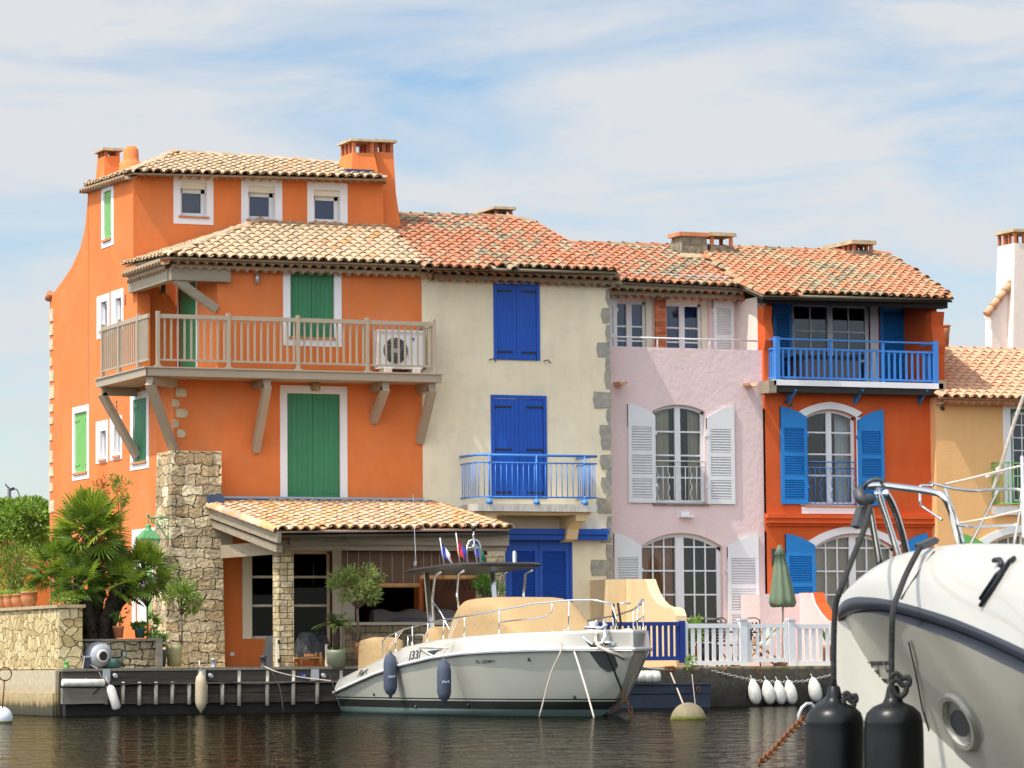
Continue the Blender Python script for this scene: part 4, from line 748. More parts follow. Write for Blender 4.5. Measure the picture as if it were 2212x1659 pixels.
# ================================================================= pink house
PH = thing('terraced_house', 'pale pink house with white louvred shutters and arched white windows', 'house', (6, YP, .8), 'houses in the waterfront row')
ZP = .80; FP, FP2 = FR(YP), FR(YP2); XP1 = at(1648, 900, YP).x; zpp = at(1480, 754, YP).z
pm_ = R(1411.7, 874, 1524, 1087, YP); pl_ = R(1384.6, 1151, 1562, 1438, YP); pl_ = (pl_[0], pl_[1], ZP, pl_[3])
w = LB(FP); wall(w, XC - .1, XP1, ZP - .1, zpp, [pm_ + (.16,), pl_ + (.2,)]); spandrel(w, pm_[0], pm_[1], at(1460, 888, YP).z, pm_[3] - at(1460, 888, YP).z, .16); rl_ = .30; spandrel(w, pl_[0], pl_[1], pl_[3] - rl_, rl_, .2)
w.box(XC - .1, XP1, .0, .2, zpp, zpp + .02); w.box(XC, XP1, .2, YP2 - YP, zpp - 1.0, zpp - .95); w.quad((XC, .2, zpp - 1), (XP1, .2, zpp - 1), (XP1, .2, zpp), (XC, .2, zpp)); w.build('wall', 'pink_stucco', PH)
u1 = R(1331.5, 641, 1413, 790, YP2); u2 = R(1440, 646, 1533, 790, YP2); zpe = at(1470, 612, YP2 - .4).z
w = LB(FP2); wall(w, XC - .1, XP1 + .1, zpp - 1, zpe + .25, [u1 + (.3,), u2 + (.3,)]); w.build('wall', 'pink_stucco', PH)
w = MB(); w.box(XC, XP1, 9, 9.1, ZP, zpe); w.build('wall', 'pink_stucco', PH)
for h in (u1, u2):
    window(PH, FP2, (h[0] + .0, h[1] - .14, h[2], h[3] - .09), y=.18, leaves=2, rows=2, fw=.06, glass='sky_glass', zbars=[at(1380, 704, YP2).z, at(1380, 735, YP2).z]); t = LB(FP2); t.box(h[0], h[1], .15, .3, h[3] - .09, h[3]); t.box(h[1] - .14, h[1], .1, .3, h[2], h[3]); t.build('window_frame', 'cream_paint', PH)
    curtain(PH, h[0], h[1], h[2], h[3], YP2 + .42, 'sky_reflection_pale')  # blue sheet behind the panes imitates their reflection of the sky
q = R(1416, 643, 1439, 790, YP2 - .05); mb = MB(); nr = 26
for i in range(nr):
    z0 = q[2] + (q[3] - q[2]) * i / nr; dz = (q[3] - q[2]) / nr
    for (a, b) in (((0, .62), (.64, 1)) if i % 2 else ((0, .35), (.37, 1))): mb.box(q[0] + (q[1] - q[0]) * a, q[0] + (q[1] - q[0]) * b, YP2 - .06, YP2 + .1, z0, z0 + dz * .86, rnd.random())
mb.box(q[0] + .005, q[1] - .005, YP2 - .05, YP2 + .1, q[2], q[3], .0); mb.build('brick_pier', 'red_brick', PH)
a = R(1539.6, 642.5, 1584, 790, YP2); louvre(PH, FP2, a[0], a[1], a[2], a[3], a[3], False, 'white_paint', panels=2, flat=True)
a = R(1321, 639, 1331, 790, YP2); louvre(PH, FP2, a[0] - .1, a[1] - .0, a[2], a[3], a[3], True, 'white_paint', panels=2, flat=True)
zr = at(1480, 732, YP + .08).z; mb = MB(); mb.tube([(XC + .02, YP + .08, zr), (XP1 - .08, YP + .08, zr)], .02, 8)
for u in (1420, 1532, 1636): x = at(u, 745, YP + .08).x; mb.tube([(x, YP + .08, zpp), (x, YP + .08, zr)], .016, 6)
mb.build('balcony_railing', 'white_paint', PH)
rs = pm_[3] - at(1460, 888, YP).z
window(PH, FP, pm_, y=.1, leaves=2, rows=4, rise=rs, fw=.07, zbars=[at(1460, v, YP).z for v in (932, 983, 1031)], glass='glass')
curtain(PH, pm_[0] - .1, pm_[0] + .5, pm_[2], pm_[3], YP + .27); curtain(PH, pm_[0] + .95, pm_[1] + .1, pm_[2], pm_[3], YP + .27)
window(PH, FP, pl_, y=.12, leaves=2, cols=3, rows=5, rise=rl_, fw=.09, mw=.032, centre=.2, name='french_door', glass='glass')
room(PH, pm_[0] - .2, pm_[1] + .2, YP + .17, YP + 1.8, pm_[2] - .1, pm_[3] + .1); room(PH, pl_[0] - .2, pl_[1] + .2, YP + .21, YP + 2.5, ZP + .01, pl_[3] + .1)
curtain(PH, pl_[0] - .1, pl_[0] + .9, ZP, pl_[3], YP + .28, 'terracotta')
t = LB(FP); t.box(pm_[0] - .03, pm_[1] + .05, -.05, .1, pm_[2] - .05, pm_[2] - .002); t.build('window_sill', 'old_render', PH)
def pair(parent, m, Y, L_, R_, material, vo, vi, panels=3):
    a = R(L_[0], vo, L_[1], L_[2], Y); zi = at(L_[1], vi, Y).z; louvre(parent, m, a[0], a[1], a[2], a[3], zi, True, material, panels=panels)
    b = R(R_[0], vo + R_[3], R_[1], R_[2], Y); zi = at(R_[0], vi + R_[3], Y).z; louvre(parent, m, b[0], b[1], b[2], b[3], zi, False, material, panels=panels)
pair(PH, FP, YP, (1355.5, 1414, 1086), (1525.5, 1585, 1089, 5), 'white_paint', 873, 898)
pair(PH, FP, YP, (1326, 1385, 1438), (1571, 1638, 1440, 2), 'white_paint', 1152, 1180, 4)
wavy_rail(PH, FP, pm_[0] + .02, pm_[1] - .02, pm_[2] + .03, at(1460, 996, YP).z, 'white_paint', y=-.0)
q = R(1468, 1106, 1488, 1118, YP); mb = MB(); mb.box(q[0], q[0] + .2, YP - .08, YP, q[2] + .05, q[3]); mb.box(q[0] - .02, q[1] + .05, YP - .16, YP, q[2], q[2] + .045); mb.build('wall_lamp', 'white_trim', PH)
for u, v in ((1602, 832), (1322, 830)):
    p = at(u, v, YP); mb = MB(); vs = []
    for yy, sx in ((YP, 0), (YP - .34, 0)):
        for k in range(9): a = math.pi * k / 8; vs.append(V((p.x + .12 - .09 * math.cos(a) + sx, yy, p.z - .08 * math.sin(a) + .02)))
    mb.add(vs, [(k, k + 1, 10 + k, 9 + k) for k in range(8)], .7, True); mb.add([q_ + V((0, 0, .02)) for q_ in vs], [(k, k + 1, 10 + k, 9 + k) for k in range(8)], .7, True); mb.add([vs[9 + k] for k in range(9)] + [vs[9 + k] + V((0, 0, .02)) for k in range(9)], [(k, k + 1, 10 + k, 9 + k) for k in range(8)], .7); mb.build('rain_spout', 'tile_tan', PH)
# ================================================================= red house
RH = thing('terraced_house', 'red orange house with bright blue shutters and blue railed top balcony', 'house', (9, .4, .8), 'houses in the waterfront row')
YR, YR2 = .45, 1.9; FRD, FRD2 = FR(YR), FR(YR2); XR0, XR1 = XP1, at(2042, 900, YR).x; zrs = at(1845, 836, YR).z
r1 = R(1740, 884, 1850, 1092, YR); r2 = R(1758, 1152, 1935, 1440, YR); r2 = (r2[0], r2[1], ZP, r2[3]); ri1, ri2 = .17, .32
zre = at(1845, 650, YR).z
w = LB(FRD); wall(w, XR0, XR1, ZP - .1, zrs, [r1 + (.18,), r2 + (.2,)]); spandrel(w, r1[0], r1[1], r1[3] - ri1, ri1, .18); spandrel(w, r2[0], r2[1], r2[3] - ri2, ri2, .2)
w.build('wall', 'red_stucco', RH); w = MB(); w.box(XR0, XR1, 9.4, 9.5, ZP, zre); w.build('wall', 'red_stucco', RH)
r3 = R(1711, 655, 1880, 838, YR2); w = LB(FRD2); wall(w, XR0, XR1, zrs - .1, zre + .3, [r3 + (.2,)]); w.build('wall', 'red_stucco', RH)
w = MB(); w.box(XR0, XR0 + .22, YR + .3, 9, zrs, zre + .05); w.build('wall', 'pale_stucco', RH); w = MB(); w.box(XR1 - .22, XR1, YR + .3, 9, ZP, zre + .05); w.build('wall', 'red_stucco', RH)
w = MB(); w.quad((XR0, YR, zrs), (XR1, YR, zrs), (XR1, YR2, zrs), (XR0, YR2, zrs)); w.build('balcony_floor', 'concrete', RH)
zk = [at(1650, v, YR).z for v in (836, 755, 735, 715, 690, 661)]
for xa, xb in ((XR0, at(1668, 750, YR).x), (at(2013, 750, YR).x, XR1)):
    mb = MB(); offs = [0, 0, .07, .05, -.02, .04]
    for k in range(5):
        a, b = offs[k], offs[k + 1]; z0, z1 = zk[k], zk[k + 1]
        mb.add([(xa, YR - a, z0), (xb, YR - a, z0), (xb, YR + .3, z0), (xa, YR + .3, z0), (xa, YR - b, z1), (xb, YR - b, z1), (xb, YR + .3, z1), (xa, YR + .3, z1)], [(0, 3, 2, 1), (4, 5, 6, 7), (0, 1, 5, 4), (1, 2, 6, 5), (2, 3, 7, 6), (3, 0, 4, 7)], smooth=False)
    mb.build('balcony_pillar', 'red_stucco', RH)
zb0, zb1 = at(1845, 659, YR - .12).z, at(1845, 634, YR - .12).z
mb = MB(); mb.box(XR0 - .08, XR1 + .03, YR - .14, YR + .14, zb0, zb1); mb.build('roof_beam', 'black_wood', RH)
window(RH, FRD2, r3, y=.06, leaves=2, cols=2, rows=3, fw=.09, mw=.03, glass='sky_glass', name='sliding_door'); room(RH, r3[0] - .2, r3[1] + .2, YR2 + .21, YR2 + 2, r3[2], r3[3] + .1)
t = LB(FRD2); xx = at(1897, 740, YR2).x; t.box(r3[1], xx, -.02, .05, zrs, r3[3]); t.build('window_surround', 'white_trim', RH)
for ua, ub in ((1668, 1710), (1900, 1960)):
    a = R(ua, 655, ub, 838, YR2); louvre(RH, FRD2, a[0], a[1], zrs + .02, a[3], a[3], True, 'sky_blue_paint', panels=2, flat=True)
# balcony slab, railing
ys = YR - .42; q = R(1672, 824, 2038, 840, ys); mb = MB(); mb.box(q[0], q[1], ys, YR, q[2] + .04, q[3]); mb.build('balcony', 'white_trim', RH)
q2 = R(1668, 838, 2038, 850, ys + .06); mb = MB(); mb.box(q2[0], q2[1], ys + .05, YR, q2[2], q[2] + .03); mb.build('balcony_beam', 'black_wood', RH)
for u in (1662, 2029):
    c = R(u, 822, u + 18, 848, ys - .02); mb = MB(); mb.box(c[0], c[1] - .02, ys + .0, YR + .02, c[2], c[3] + .01); mb.build('balcony_beam', 'weathered_wood', RH)
yr = ys + .06; a = [at(u, 780, yr).x for u in (1683, 1797, 1974, 1994, 2018)]; zt, zm_, zl_ = at(1850, 735, yr).z, at(1850, 757, yr).z, at(1850, 819, yr).z; x0, x1 = at(1678, 780, yr).x, at(2020, 780, yr).x
mb = MB(); mb.box(x0, x1, yr - .03, yr + .03, zt - .035, zt)
for z in (zm_, zl_): mb.box(x0, x1, yr - .018, yr + .018, z - .022, z + .022)
n = 27
for k in range(1, n): x = x0 + (x1 - x0) * k / n; mb.box(x - .025, x + .025, yr - .012, yr + .012, zl_, zm_)
for z, hh in ((zt - .018, .018), (zm_, .022), (zl_, .022)):
    for xx in (x0, x1): mb.box(xx - .03, xx + .03, yr, YR + .25, z - hh, z + hh)
for xx in (x0, x1):
    for k in range(1, 6): y = yr + (YR + .2 - yr) * k / 6; mb.box(xx - .012, xx + .012, y - .025, y + .025, zl_, zm_)
rl = mb.build('balcony_railing', 'rail_blue_paint', RH)
for x in (x0, x0 + (x1 - x0) * .335, x0 + (x1 - x0) * .665, x1):
    mb = MB(); s = .055 if x in (x0, x1) else .03; mb.box(x - s, x + s, yr - s, yr + s, q[3], zt + (.03 if s > .05 else -.02)); mb.build('railing_post', 'rail_blue_paint', rl)
for u in (1702, 1846, 1985):
    p = at(u, 858, YR); mb = MB(); mb.beam((p.x, YR - .38, p.z + .14), (p.x, YR, p.z - .14), .045, .05, (1, 0, 0)); mb.box(p.x - .03, p.x + .03, YR - .38, YR, p.z + .1, p.z + .14); mb.box(p.x - .03, p.x + .03, YR - .03, YR, p.z - .16, p.z + .12); mb.build('balcony_bracket', 'sky_blue_paint', RH)
for u, v in ((1686, 880), (2014, 888)):
    p = at(u + 8, v - 10, YR); mb = MB(); mb.tube([p, p + V((-.02, -.1, .05)), p + V((0, -.22, -.04)), p + V((.01, -.3, -.07))], [.015, .015, .045, .045], 10); mb.build('wall_lamp', 'dark_grey', RH)
t = LB(FRD); arch_band(t, r1[0], r1[1], r1[3] - ri1, ri1, .16); a = R(1729, 1094, 1852, 1110, YR); t.box(r1[0] - .12, r1[1] + .14, -.03, .02, a[2], r1[2] - .035); t.box(r1[0] - .14, r1[0], -.018, .02, r1[2], r1[3] - ri1); t.box(r1[1], r1[1] + .14, -.018, .02, r1[2], r1[3] - ri1); t.build('window_surround', 'white_trim', RH)
t = LB(FRD); t.box(r1[0] - .03, r1[1] + .04, -.06, .1, r1[2] - .035, r1[2] - .002); t.build('window_sill', 'terracotta', RH)
t = LB(FRD); arch_band(t, r2[0], r2[1], r2[3] - ri2, ri2, .17); t.box(r2[0] - .14, r2[0], -.018, .02, ZP, r2[3] - ri2); t.box(r2[1], r2[1] + .14, -.018, .02, ZP, r2[3] - ri2); t.build('window_surround', 'white_trim', RH)
window(RH, FRD, r1, y=.1, leaves=2, rows=4, rise=ri1, fw=.075, zbars=[at(1795, v, YR).z for v in (934, 981, 1027)]); window(RH, FRD, r2, y=.1, leaves=2, cols=3, rows=5, rise=ri2, fw=.08, mw=.032, centre=.16, name='french_door')
room(RH, r1[0] - .2, r1[1] + .2, YR + .19, YR + 2, r1[2] - .1, r1[3] + .1, 'interior_warm'); room(RH, r2[0] - .2, r2[1] + .2, YR + .21, YR + 2, ZP + .01, r2[3] + .1)
curtain(RH, r1[1] - .32, r1[1] + .05, r1[2], r1[3], YR + .4, 'white_trim'); curtain(RH, r2[0] - .05, r2[1] + .05, ZP, r2[3], YR + .26)
pair(RH, FRD, YR, (1685, 1742, 1089), (1852, 1908, 1092, 6), 'sky_blue_paint', 879, 902); pair(RH, FRD, YR, (1697, 1760, 1440), (1952, 2004, 1440, -2), 'sky_blue_paint', 1154, 1178, 4)
wavy_rail(RH, FRD, r1[0] + .02, r1[1] - .0, r1[2] + .03, at(1795, 998, YR).z, 'rail_blue_paint', y=-.0)
q = R(1657, 1112, 2022, 1134, YR - .1); mb = MB(); mb.box(q[0], q[1], YR - .14, YR, q[2] + .14, q[3]); mb.box(q[0] + .05, q[1], YR - .1, YR, q[2] + .06, q[2] + .139); mb.box(q[0], q[1], YR - .15, YR, q[2] + .035, q[2] + .06); mb.box(q[0] + .06, q[1], YR - .07, YR, q[2] - .03, q[2] + .034); mb.build('cornice', 'red_stucco', RH)
p = at(1672, 1205, YR); mb = MB(); mb.box(p.x - .06, p.x + .06, YR - .04, YR, p.z - .18, p.z + .2); mb.build('notice_board', 'dark_grey', RH)
# shared roof plane of the pink and red houses
ER = -.05
G0 = at(1648, 636, ER); G1 = at(2057, 643, ER); G0.z = G1.z = (G0.z + G1.z) / 2; G2 = at(1760, 545, 5.2); pr = roof_plane(G0, G1, G2)
pP = roof_plane(at(1320, 606, 1.2), at(1614, 621, 1.2), at(1420, 535, 5.3)); polyP = px_poly(pP, ((1300, 606), (1614, 622), (1508, 539), (1380, 534), (1225, 531)))
polyR = px_poly(pr, ((1614, 622), (1648, 637), (2058, 644), (1922, 553), (1800, 548), (1600, 541), (1500, 538)))
YPe = polyP[1].y
mk_roof(PH, [(pP, polyP)], 'tile_red', [(polyP[i] + V((0, 0, .06)), polyP[i + 1] + V((0, 0, .06))) for i in (2, 3)], [(V((XC, YPe + .4, polyP[1].z - .02)), V((XP1 - .1, YPe + .4, polyP[1].z - .02)), V((0, -.34, 0)), .088, .2, .13, 2)], [(polyP[2], polyP[4])])
mk_roof(RH, [(pr, polyR)], 'tile_mix', [(polyR[i] + V((0, 0, .06)), polyR[i + 1] + V((0, 0, .06))) for i in (3, 4, 5)] + [(polyR[2] + V((-.06, 0, .02)), polyR[3] + V((-.06, 0, .03)), .1)], (), [(polyR[3], polyR[5])])
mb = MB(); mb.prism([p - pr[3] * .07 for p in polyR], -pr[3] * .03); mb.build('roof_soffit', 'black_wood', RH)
print('pink eave Y', YPe, 'orange pitch', math.degrees(math.acos(pm[3].z)), 'cream', math.degrees(math.acos(pc_[3].z)), 'pr', math.degrees(math.acos(pr[3].z)), 'gal', math.degrees(math.acos(pg[3].z)), 'top', math.degrees(math.acos(pt[3].z)))
yc = 4.3
def cpx(u0, u1, v0, v1, Y): return R(u0, v0, u1, v1, Y)
a = cpx(1471, 1533, 510, 553, yc); chimney_a = MB(); chimney_a.add([(a[0], yc, a[2] - .3), (a[1], yc, a[2] - .3), (a[1], yc + .7, a[2]), (a[0], yc + .7, a[2]), (a[0] + .06, yc + .05, a[3]), (a[1] - .06, yc + .05, a[3]), (a[1] - .06, yc + .6, a[3]), (a[0] + .06, yc + .6, a[3])], [(0, 3, 2, 1), (4, 5, 6, 7), (0, 1, 5, 4), (1, 2, 6, 5), (2, 3, 7, 6), (3, 0, 4, 7)])
ch = chimney_a.build('chimney', 'old_render', PH); mb = MB(); mb.box(a[0] - .03, a[1] + .02, yc, yc + .65, a[3], a[3] + .09); mb.build('chimney_cap', 'terracotta', ch)
b = cpx(1533, 1590, 530, 556, yc); c = cpx(1537, 1584, 510, 530, yc)
chimney(PH, (b[0], b[1], yc - .02, yc + .7), (c[0], c[1], yc + .02, yc + .6), b[2] - .3, c[2], 'old_render', c[3] - c[2], .08, nx=1, ny=1)
mb = MB(); mb.prism([onplane(u, v, pP[0] + pP[3] * .10, pP[3]) for u, v in ((1468, 550), (1474, 555), (1594, 558), (1598, 554), (1590, 549), (1470, 546))], -pP[3] * .12); mb.build('roof_flashing', 'cap_stone', PH)
b = cpx(1832, 1890, 538, 556, 4.6); c = cpx(1846, 1888, 527, 541, 4.6)
chimney(RH, (c[0] - .03, c[1] + .1, 4.6, 6.6), (c[0], c[1], 4.65, 6.4), b[2] - .3, c[2], 'old_render', c[3] - c[2], .09, nx=1, ny=7)
# ================================================================= tan house and white house
TH_ = thing('terraced_house', 'low ochre house with pale tiles and green window, cut by the right edge', 'house', (13, .2, .8), 'houses in the waterfront row')
YT = .2; FT = FR(YT); XT0 = at(2023, 1000, YT).x; XT1 = XT0 + 7; zte = at(2120, 858, YT - .3).z
t1 = R(2184, 884, 2290, 1090, YT); t2 = R(2130, 1150, 2300, 1440, YT); t2 = (t2[0], t2[1], ZP, t2[3])
w = LB(FT); wall(w, XT0, XT1, ZP - .1, zte + .15, [t1 + (.15,), t2 + (.2,)]); spandrel(w, t2[0], t2[1], t2[3] - .3, .3); w.box(XT0, XT0 + .02, .01, 8, ZP, zte); w.box(XT1, XT1 + .02, 0, 8, ZP, zte); w.box(XT0, XT1, 8, 8.02, ZP, zte + 1); w.build('wall', 'tan_stucco', TH_)
t = LB(FT); ring(t, t1[0] - .19, t1[1] + .2, t1[2] - .0, t1[3] + .2, t1); arch_band(t, t2[0], t2[1], t2[3] - .3, .3, .17); t.build('window_surround', 'white_trim', TH_)
t = LB(FT); q = R(2146, 1095, 2290, 1112, YT - .1); t.box(q[0], q[1], -.16, 0, q[2], q[3]); t.build('window_sill', 'white_trim', TH_)
t = LB(FT); ring(t, t1[0], t1[1], t1[2], t1[3], (t1[0] + .07, t1[1] - .07, t1[2] + .07, t1[3] - .07), .05, .12); t.build('window_frame', 'green_paint', TH_)
window(TH_, FT, (t1[0] + .07, t1[1] - .07, t1[2] + .07, t1[3] - .07), y=.08, leaves=2, cols=2, rows=7, fw=.05, mw=.025, glass='sky_glass'); window(TH_, FT, t2, y=.1, leaves=2, cols=3, rows=5, rise=.3, fw=.08, material='cream_paint', name='french_door')
room(TH_, t1[0], t1[1], YT + .16, YT + 1.5, t1[2], t1[3]); room(TH_, t2[0] - .1, t2[1] + .1, YT + .21, YT + 2, ZP, t2[3]); curtain(TH_, t2[0], t2[1], ZP, t2[3], YT + .4)
mb = MB(); g0, g1, z0, z1 = R(2158, 1000, 2290, 1088, YT - .3); mb.tube([(g0, YT, z1), (g0, YT - .3, z1), (g1, YT - .3, z1)], .014, 6); mb.tube([(g0, YT, z0), (g0, YT - .3, z0), (g1, YT - .3, z0)], .014, 6)
for k in range(4): mb.tube([(g0, YT - .075 * k, z0), (g0, YT - .075 * k, z1)], .012, 6)
for k in range(14): x = g0 + (g1 - g0) * k / 13; mb.tube([(x, YT - .3, z0), (x, YT - .3, z1)], .012, 6)
mb.build('window_guard', 'light_green_paint', TH_)
a = R(2072, 1153, 2130, 1440, YT); louvre(TH_, FT, a[0], a[1], ZP, a[3], a[3] - .25, True, 'light_green_paint', panels=4)
P0 = at(2030, 856, YT - .4); P1 = at(2260, 857, YT - .4); P1.z = P0.z; P2 = at(2120, 759, 4.0); pT = roof_plane(P0, P1, P2)
polyTn = px_poly(pT, ((2030, 857), (2700, 874), (2590, 772), (2020, 757), (1960, 757)))
mk_roof(TH_, [(pT, polyTn)], 'tile_tan', [(polyTn[2] + V((0, 0, .05)), polyTn[3] + V((0, 0, .05)))], [(V((XT0, YT, P0.z - .03)), V((XT1, YT, P0.z - .03)), V((0, -.36, 0)), .088, .2, .13, 1)], [(polyTn[2], polyTn[4])], tw=.235)
p = at(2040, 715, 5.5); mb = MB(); mb.lathe([(.09, -.5), (.12, -.1), (.14, 0), (.12, .03), (.15, .05), (.15, .09), (.11, .1)], p + V((0, 0, .05)), 14); mb.build('chimney_pot', 'terracotta', TH_)
mb = MB(); p = at(2039, 712, 6.2); mb.tube([p + V((-.05, 0, -.6)), p + V((-.02, 0, -.2)), p + V((.02, 0, 0)), p + V((.09, 0, .06))], [.05, .06, .09, .03], 8); mb.build('roof_finial', 'cap_stone', TH_)
WH = thing('house', 'white rendered gable with tall chimney rising behind the ochre house', 'house', at(2180, 1000, 12), None)
Yw = 12.; g = [(2143, 1000), (2143, 690), (2140, 677), (2190, 613), (2240, 548), (2330, 548), (2330, 1000)]
mb = MB(); mb.prism([at(u, v, Yw) for u, v in g], (0, .35, 0)); mb.build('wall', 'pale_stucco', WH)
a, b = at(2135, 679, Yw - .15), at(2250, 531, Yw - .15); mb = MB(); 
d = (b - a); nn = 9
for i in range(nn): mb.lathe([(.11, 0), (.09, d.length / nn * 1.1)], a + d * (i / nn) + V((0, .1, 0)), 8, ax=d, tone=rnd.random())
mb.build('roof', 'tile_tan', WH)
q = R(2192, 530, 2250, 800, Yw - .2); zc = at(2200, 528, Yw).z
chimney(WH, (q[0] - .14, q[1] + .5, Yw - .3, Yw + .7), (q[0], q[1] + .3, Yw - .25, Yw + .6), at(2200, 760, Yw).z, zc, 'pale_stucco', at(2200, 504, Yw).z - zc, .08, nx=4)
# ================================================================= water, ground, quay
def zramp_mat(name, pts, rough=.9, var=.2, bump=.6, streak=0.25):
    m = mat(name, (.4, .4, .4), rough=rough, bump=bump, bscale=20, bdist=.015); t = m.node_tree; p = t.nodes['Principled BSDF']
    g = N(t, 'ShaderNodeNewGeometry'); s = N(t, 'ShaderNodeSeparateXYZ'); n = N(t, 'ShaderNodeTexNoise'); n.inputs['Scale'].default_value = 5; n.inputs['Detail'].default_value = 7
    mp_ = N(t, 'ShaderNodeMapping'); mp_.inputs['Scale'].default_value = (1, 1, .25); t.links.new(g.outputs['Position'], mp_.inputs[0]); t.links.new(mp_.outputs[0], n.inputs['Vector']); t.links.new(g.outputs['Position'], s.inputs[0])
    a = N(t, 'ShaderNodeMath', operation='MULTIPLY_ADD'); a.inputs[1].default_value = streak; t.links.new(n.outputs['Fac'], a.inputs[0]); t.links.new(s.outputs['Z'], a.inputs[2])
    b = N(t, 'ShaderNodeMath', operation='SUBTRACT'); b.inputs[1].default_value = streak * .5; t.links.new(a.outputs[0], b.inputs[0]); r = ramp(t, pts); t.links.new(b.outputs[0], r.inputs[0])
    n2 = N(t, 'ShaderNodeTexNoise'); n2.inputs['Scale'].default_value = 9; n2.inputs['Detail'].default_value = 8; t.links.new(g.outputs['Position'], n2.inputs['Vector'])
    mr = N(t, 'ShaderNodeMapRange'); mr.inputs[1].default_value = .25; mr.inputs[2].default_value = .75; mr.inputs[3].default_value = 1 - var; mr.inputs[4].default_value = 1 + var
    h = N(t, 'ShaderNodeHueSaturation'); t.links.new(n2.outputs['Fac'], mr.inputs[0]); t.links.new(mr.outputs[0], h.inputs['Value']); t.links.new(r.outputs[0], h.inputs['Color']); t.links.new(h.outputs[0], p.inputs['Base Color']); return m
zramp_mat('quay_pale', [(0, (.03, .03, .015)), (.16, (.06, .05, .02)), (.27, (.36, .26, .12)), (.6, (.45, .38, .26)), (1, (.45, .38, .27))])
zramp_mat('quay_dark', [(0, (.010, .009, .007)), (.35, (.03, .026, .018)), (.5, (.06, .052, .04)), (.74, (.085, .072, .05)), (.8, (.35, .27, .15)), (1, (.42, .33, .2))], var=.4)
YQ = -4.0; XG = at(128, 1440, YQ).x; XS = at(1330, 1440, YQ).x
mb = MB(); mb.box(XG, XS, YQ, 30, -1.5, ZG - .005); tag(mb.build('quay', 'quay_dark'), kind='structure')
mb = MB(); mb.box(XS, 40, YQ, 30, -1.5, ZP); mb.box(XS, 40, YQ - .06, YQ, -1.5, .42); tag(mb.build('quay', 'quay_dark'), kind='structure')
mb = MB(); mb.box(-600, 600, 30.2, 1500, -1.5, .6); tag(mb.build('ground', 'soil'), kind='structure')
wm = bpy.data.materials.new('water'); wm.use_nodes = True; t = wm.node_tree; t.nodes.remove(t.nodes['Principled BSDF']); wo = t.nodes['Material Output']
wd_ = N(t, 'ShaderNodeBsdfDiffuse'); wd_.inputs[0].default_value = (.010, .011, .007, 1); p = N(t, 'ShaderNodeBsdfGlossy'); p.inputs['Color'].default_value = (.46, .44, .38, 1); p.inputs['Roughness'].default_value = .05      # murky harbour water
wf = N(t, 'ShaderNodeFresnel'); wf.inputs[0].default_value = 1.33; wx = N(t, 'ShaderNodeMixShader'); t.links.new(wf.outputs[0], wx.inputs[0]); t.links.new(wd_.outputs[0], wx.inputs[1]); t.links.new(p.outputs[0], wx.inputs[2]); t.links.new(wx.outputs[0], wo.inputs[0])
g = N(t, 'ShaderNodeNewGeometry'); m1 = N(t, 'ShaderNodeMapping', vector_type='TEXTURE'); m1.inputs['Rotation'].default_value = (0, 0, -PSI); m1.inputs['Scale'].default_value = (.55, 1.15, 1); t.links.new(g.outputs['Position'], m1.inputs[0])
n1 = N(t, 'ShaderNodeTexNoise'); n1.inputs['Scale'].default_value = 1.0; n1.inputs['Detail'].default_value = 3.5; n1.inputs['Roughness'].default_value = .55; n1.inputs['Distortion'].default_value = .6
n2 = N(t, 'ShaderNodeTexNoise'); n2.inputs['Scale'].default_value = 4; n2.inputs['Detail'].default_value = 2; t.links.new(m1.outputs[0], n1.inputs['Vector']); t.links.new(m1.outputs[0], n2.inputs['Vector'])
ad = N(t, 'ShaderNodeMath', operation='MULTIPLY_ADD'); ad.inputs[1].default_value = .22; t.links.new(n2.outputs['Fac'], ad.inputs[0]); t.links.new(n1.outputs['Fac'], ad.inputs[2])
b = N(t, 'ShaderNodeBump'); b.inputs['Strength'].default_value = 1.0; b.inputs['Distance'].default_value = .062; t.links.new(ad.outputs[0], b.inputs['Height']); t.links.new(b.outputs[0], p.inputs['Normal']); t.links.new(b.outputs[0], wf.inputs['Normal']); MT['water'] = wm
mb = MB(); mb.quad((-700, -900, 0), (700, -900, 0), (700, 300, 0), (-700, 300, 0)); tag(mb.build('water', 'water'), kind='structure')
# opposite bank of the basin, behind the viewer
# stone garden wall on the left
GW = thing('garden_wall', 'sunlit honey coloured dry stone wall with flat coping at the left edge', 'wall', (XG, YQ, .8))
zg0 = atX(60, 1446, XG).z; zg1 = at(140, 1313, YQ).z
mb = MB(); mb.box(XG, XG + .45, YQ, 9, ZG - .02, zg1); mb.box(XG + .45, at(157, 1400, YQ).x, YQ + .003, YQ + .35, ZG - .02, zg1 - .003); mb.build('wall', 'wall_stone', GW)
mb = MB(); mb.box(XG - .05, XG + .5, YQ - .04, 9, zg1, zg1 + .06); mb.box(XG + .5, at(159, 1400, YQ).x, YQ - .037, YQ + .4, zg1 + .001, zg1 + .061); mb.build('coping', 'cap_stone', GW)
mb = MB(); mb.box(XG - .06, XG + .3, YQ + .05, 12, -1.2, ZG - .03); mb.box(XG - .10, XG + .3, YQ + .1, 12, -1.2, .42); tag(mb.build('quay', 'quay_pale'), kind='structure')
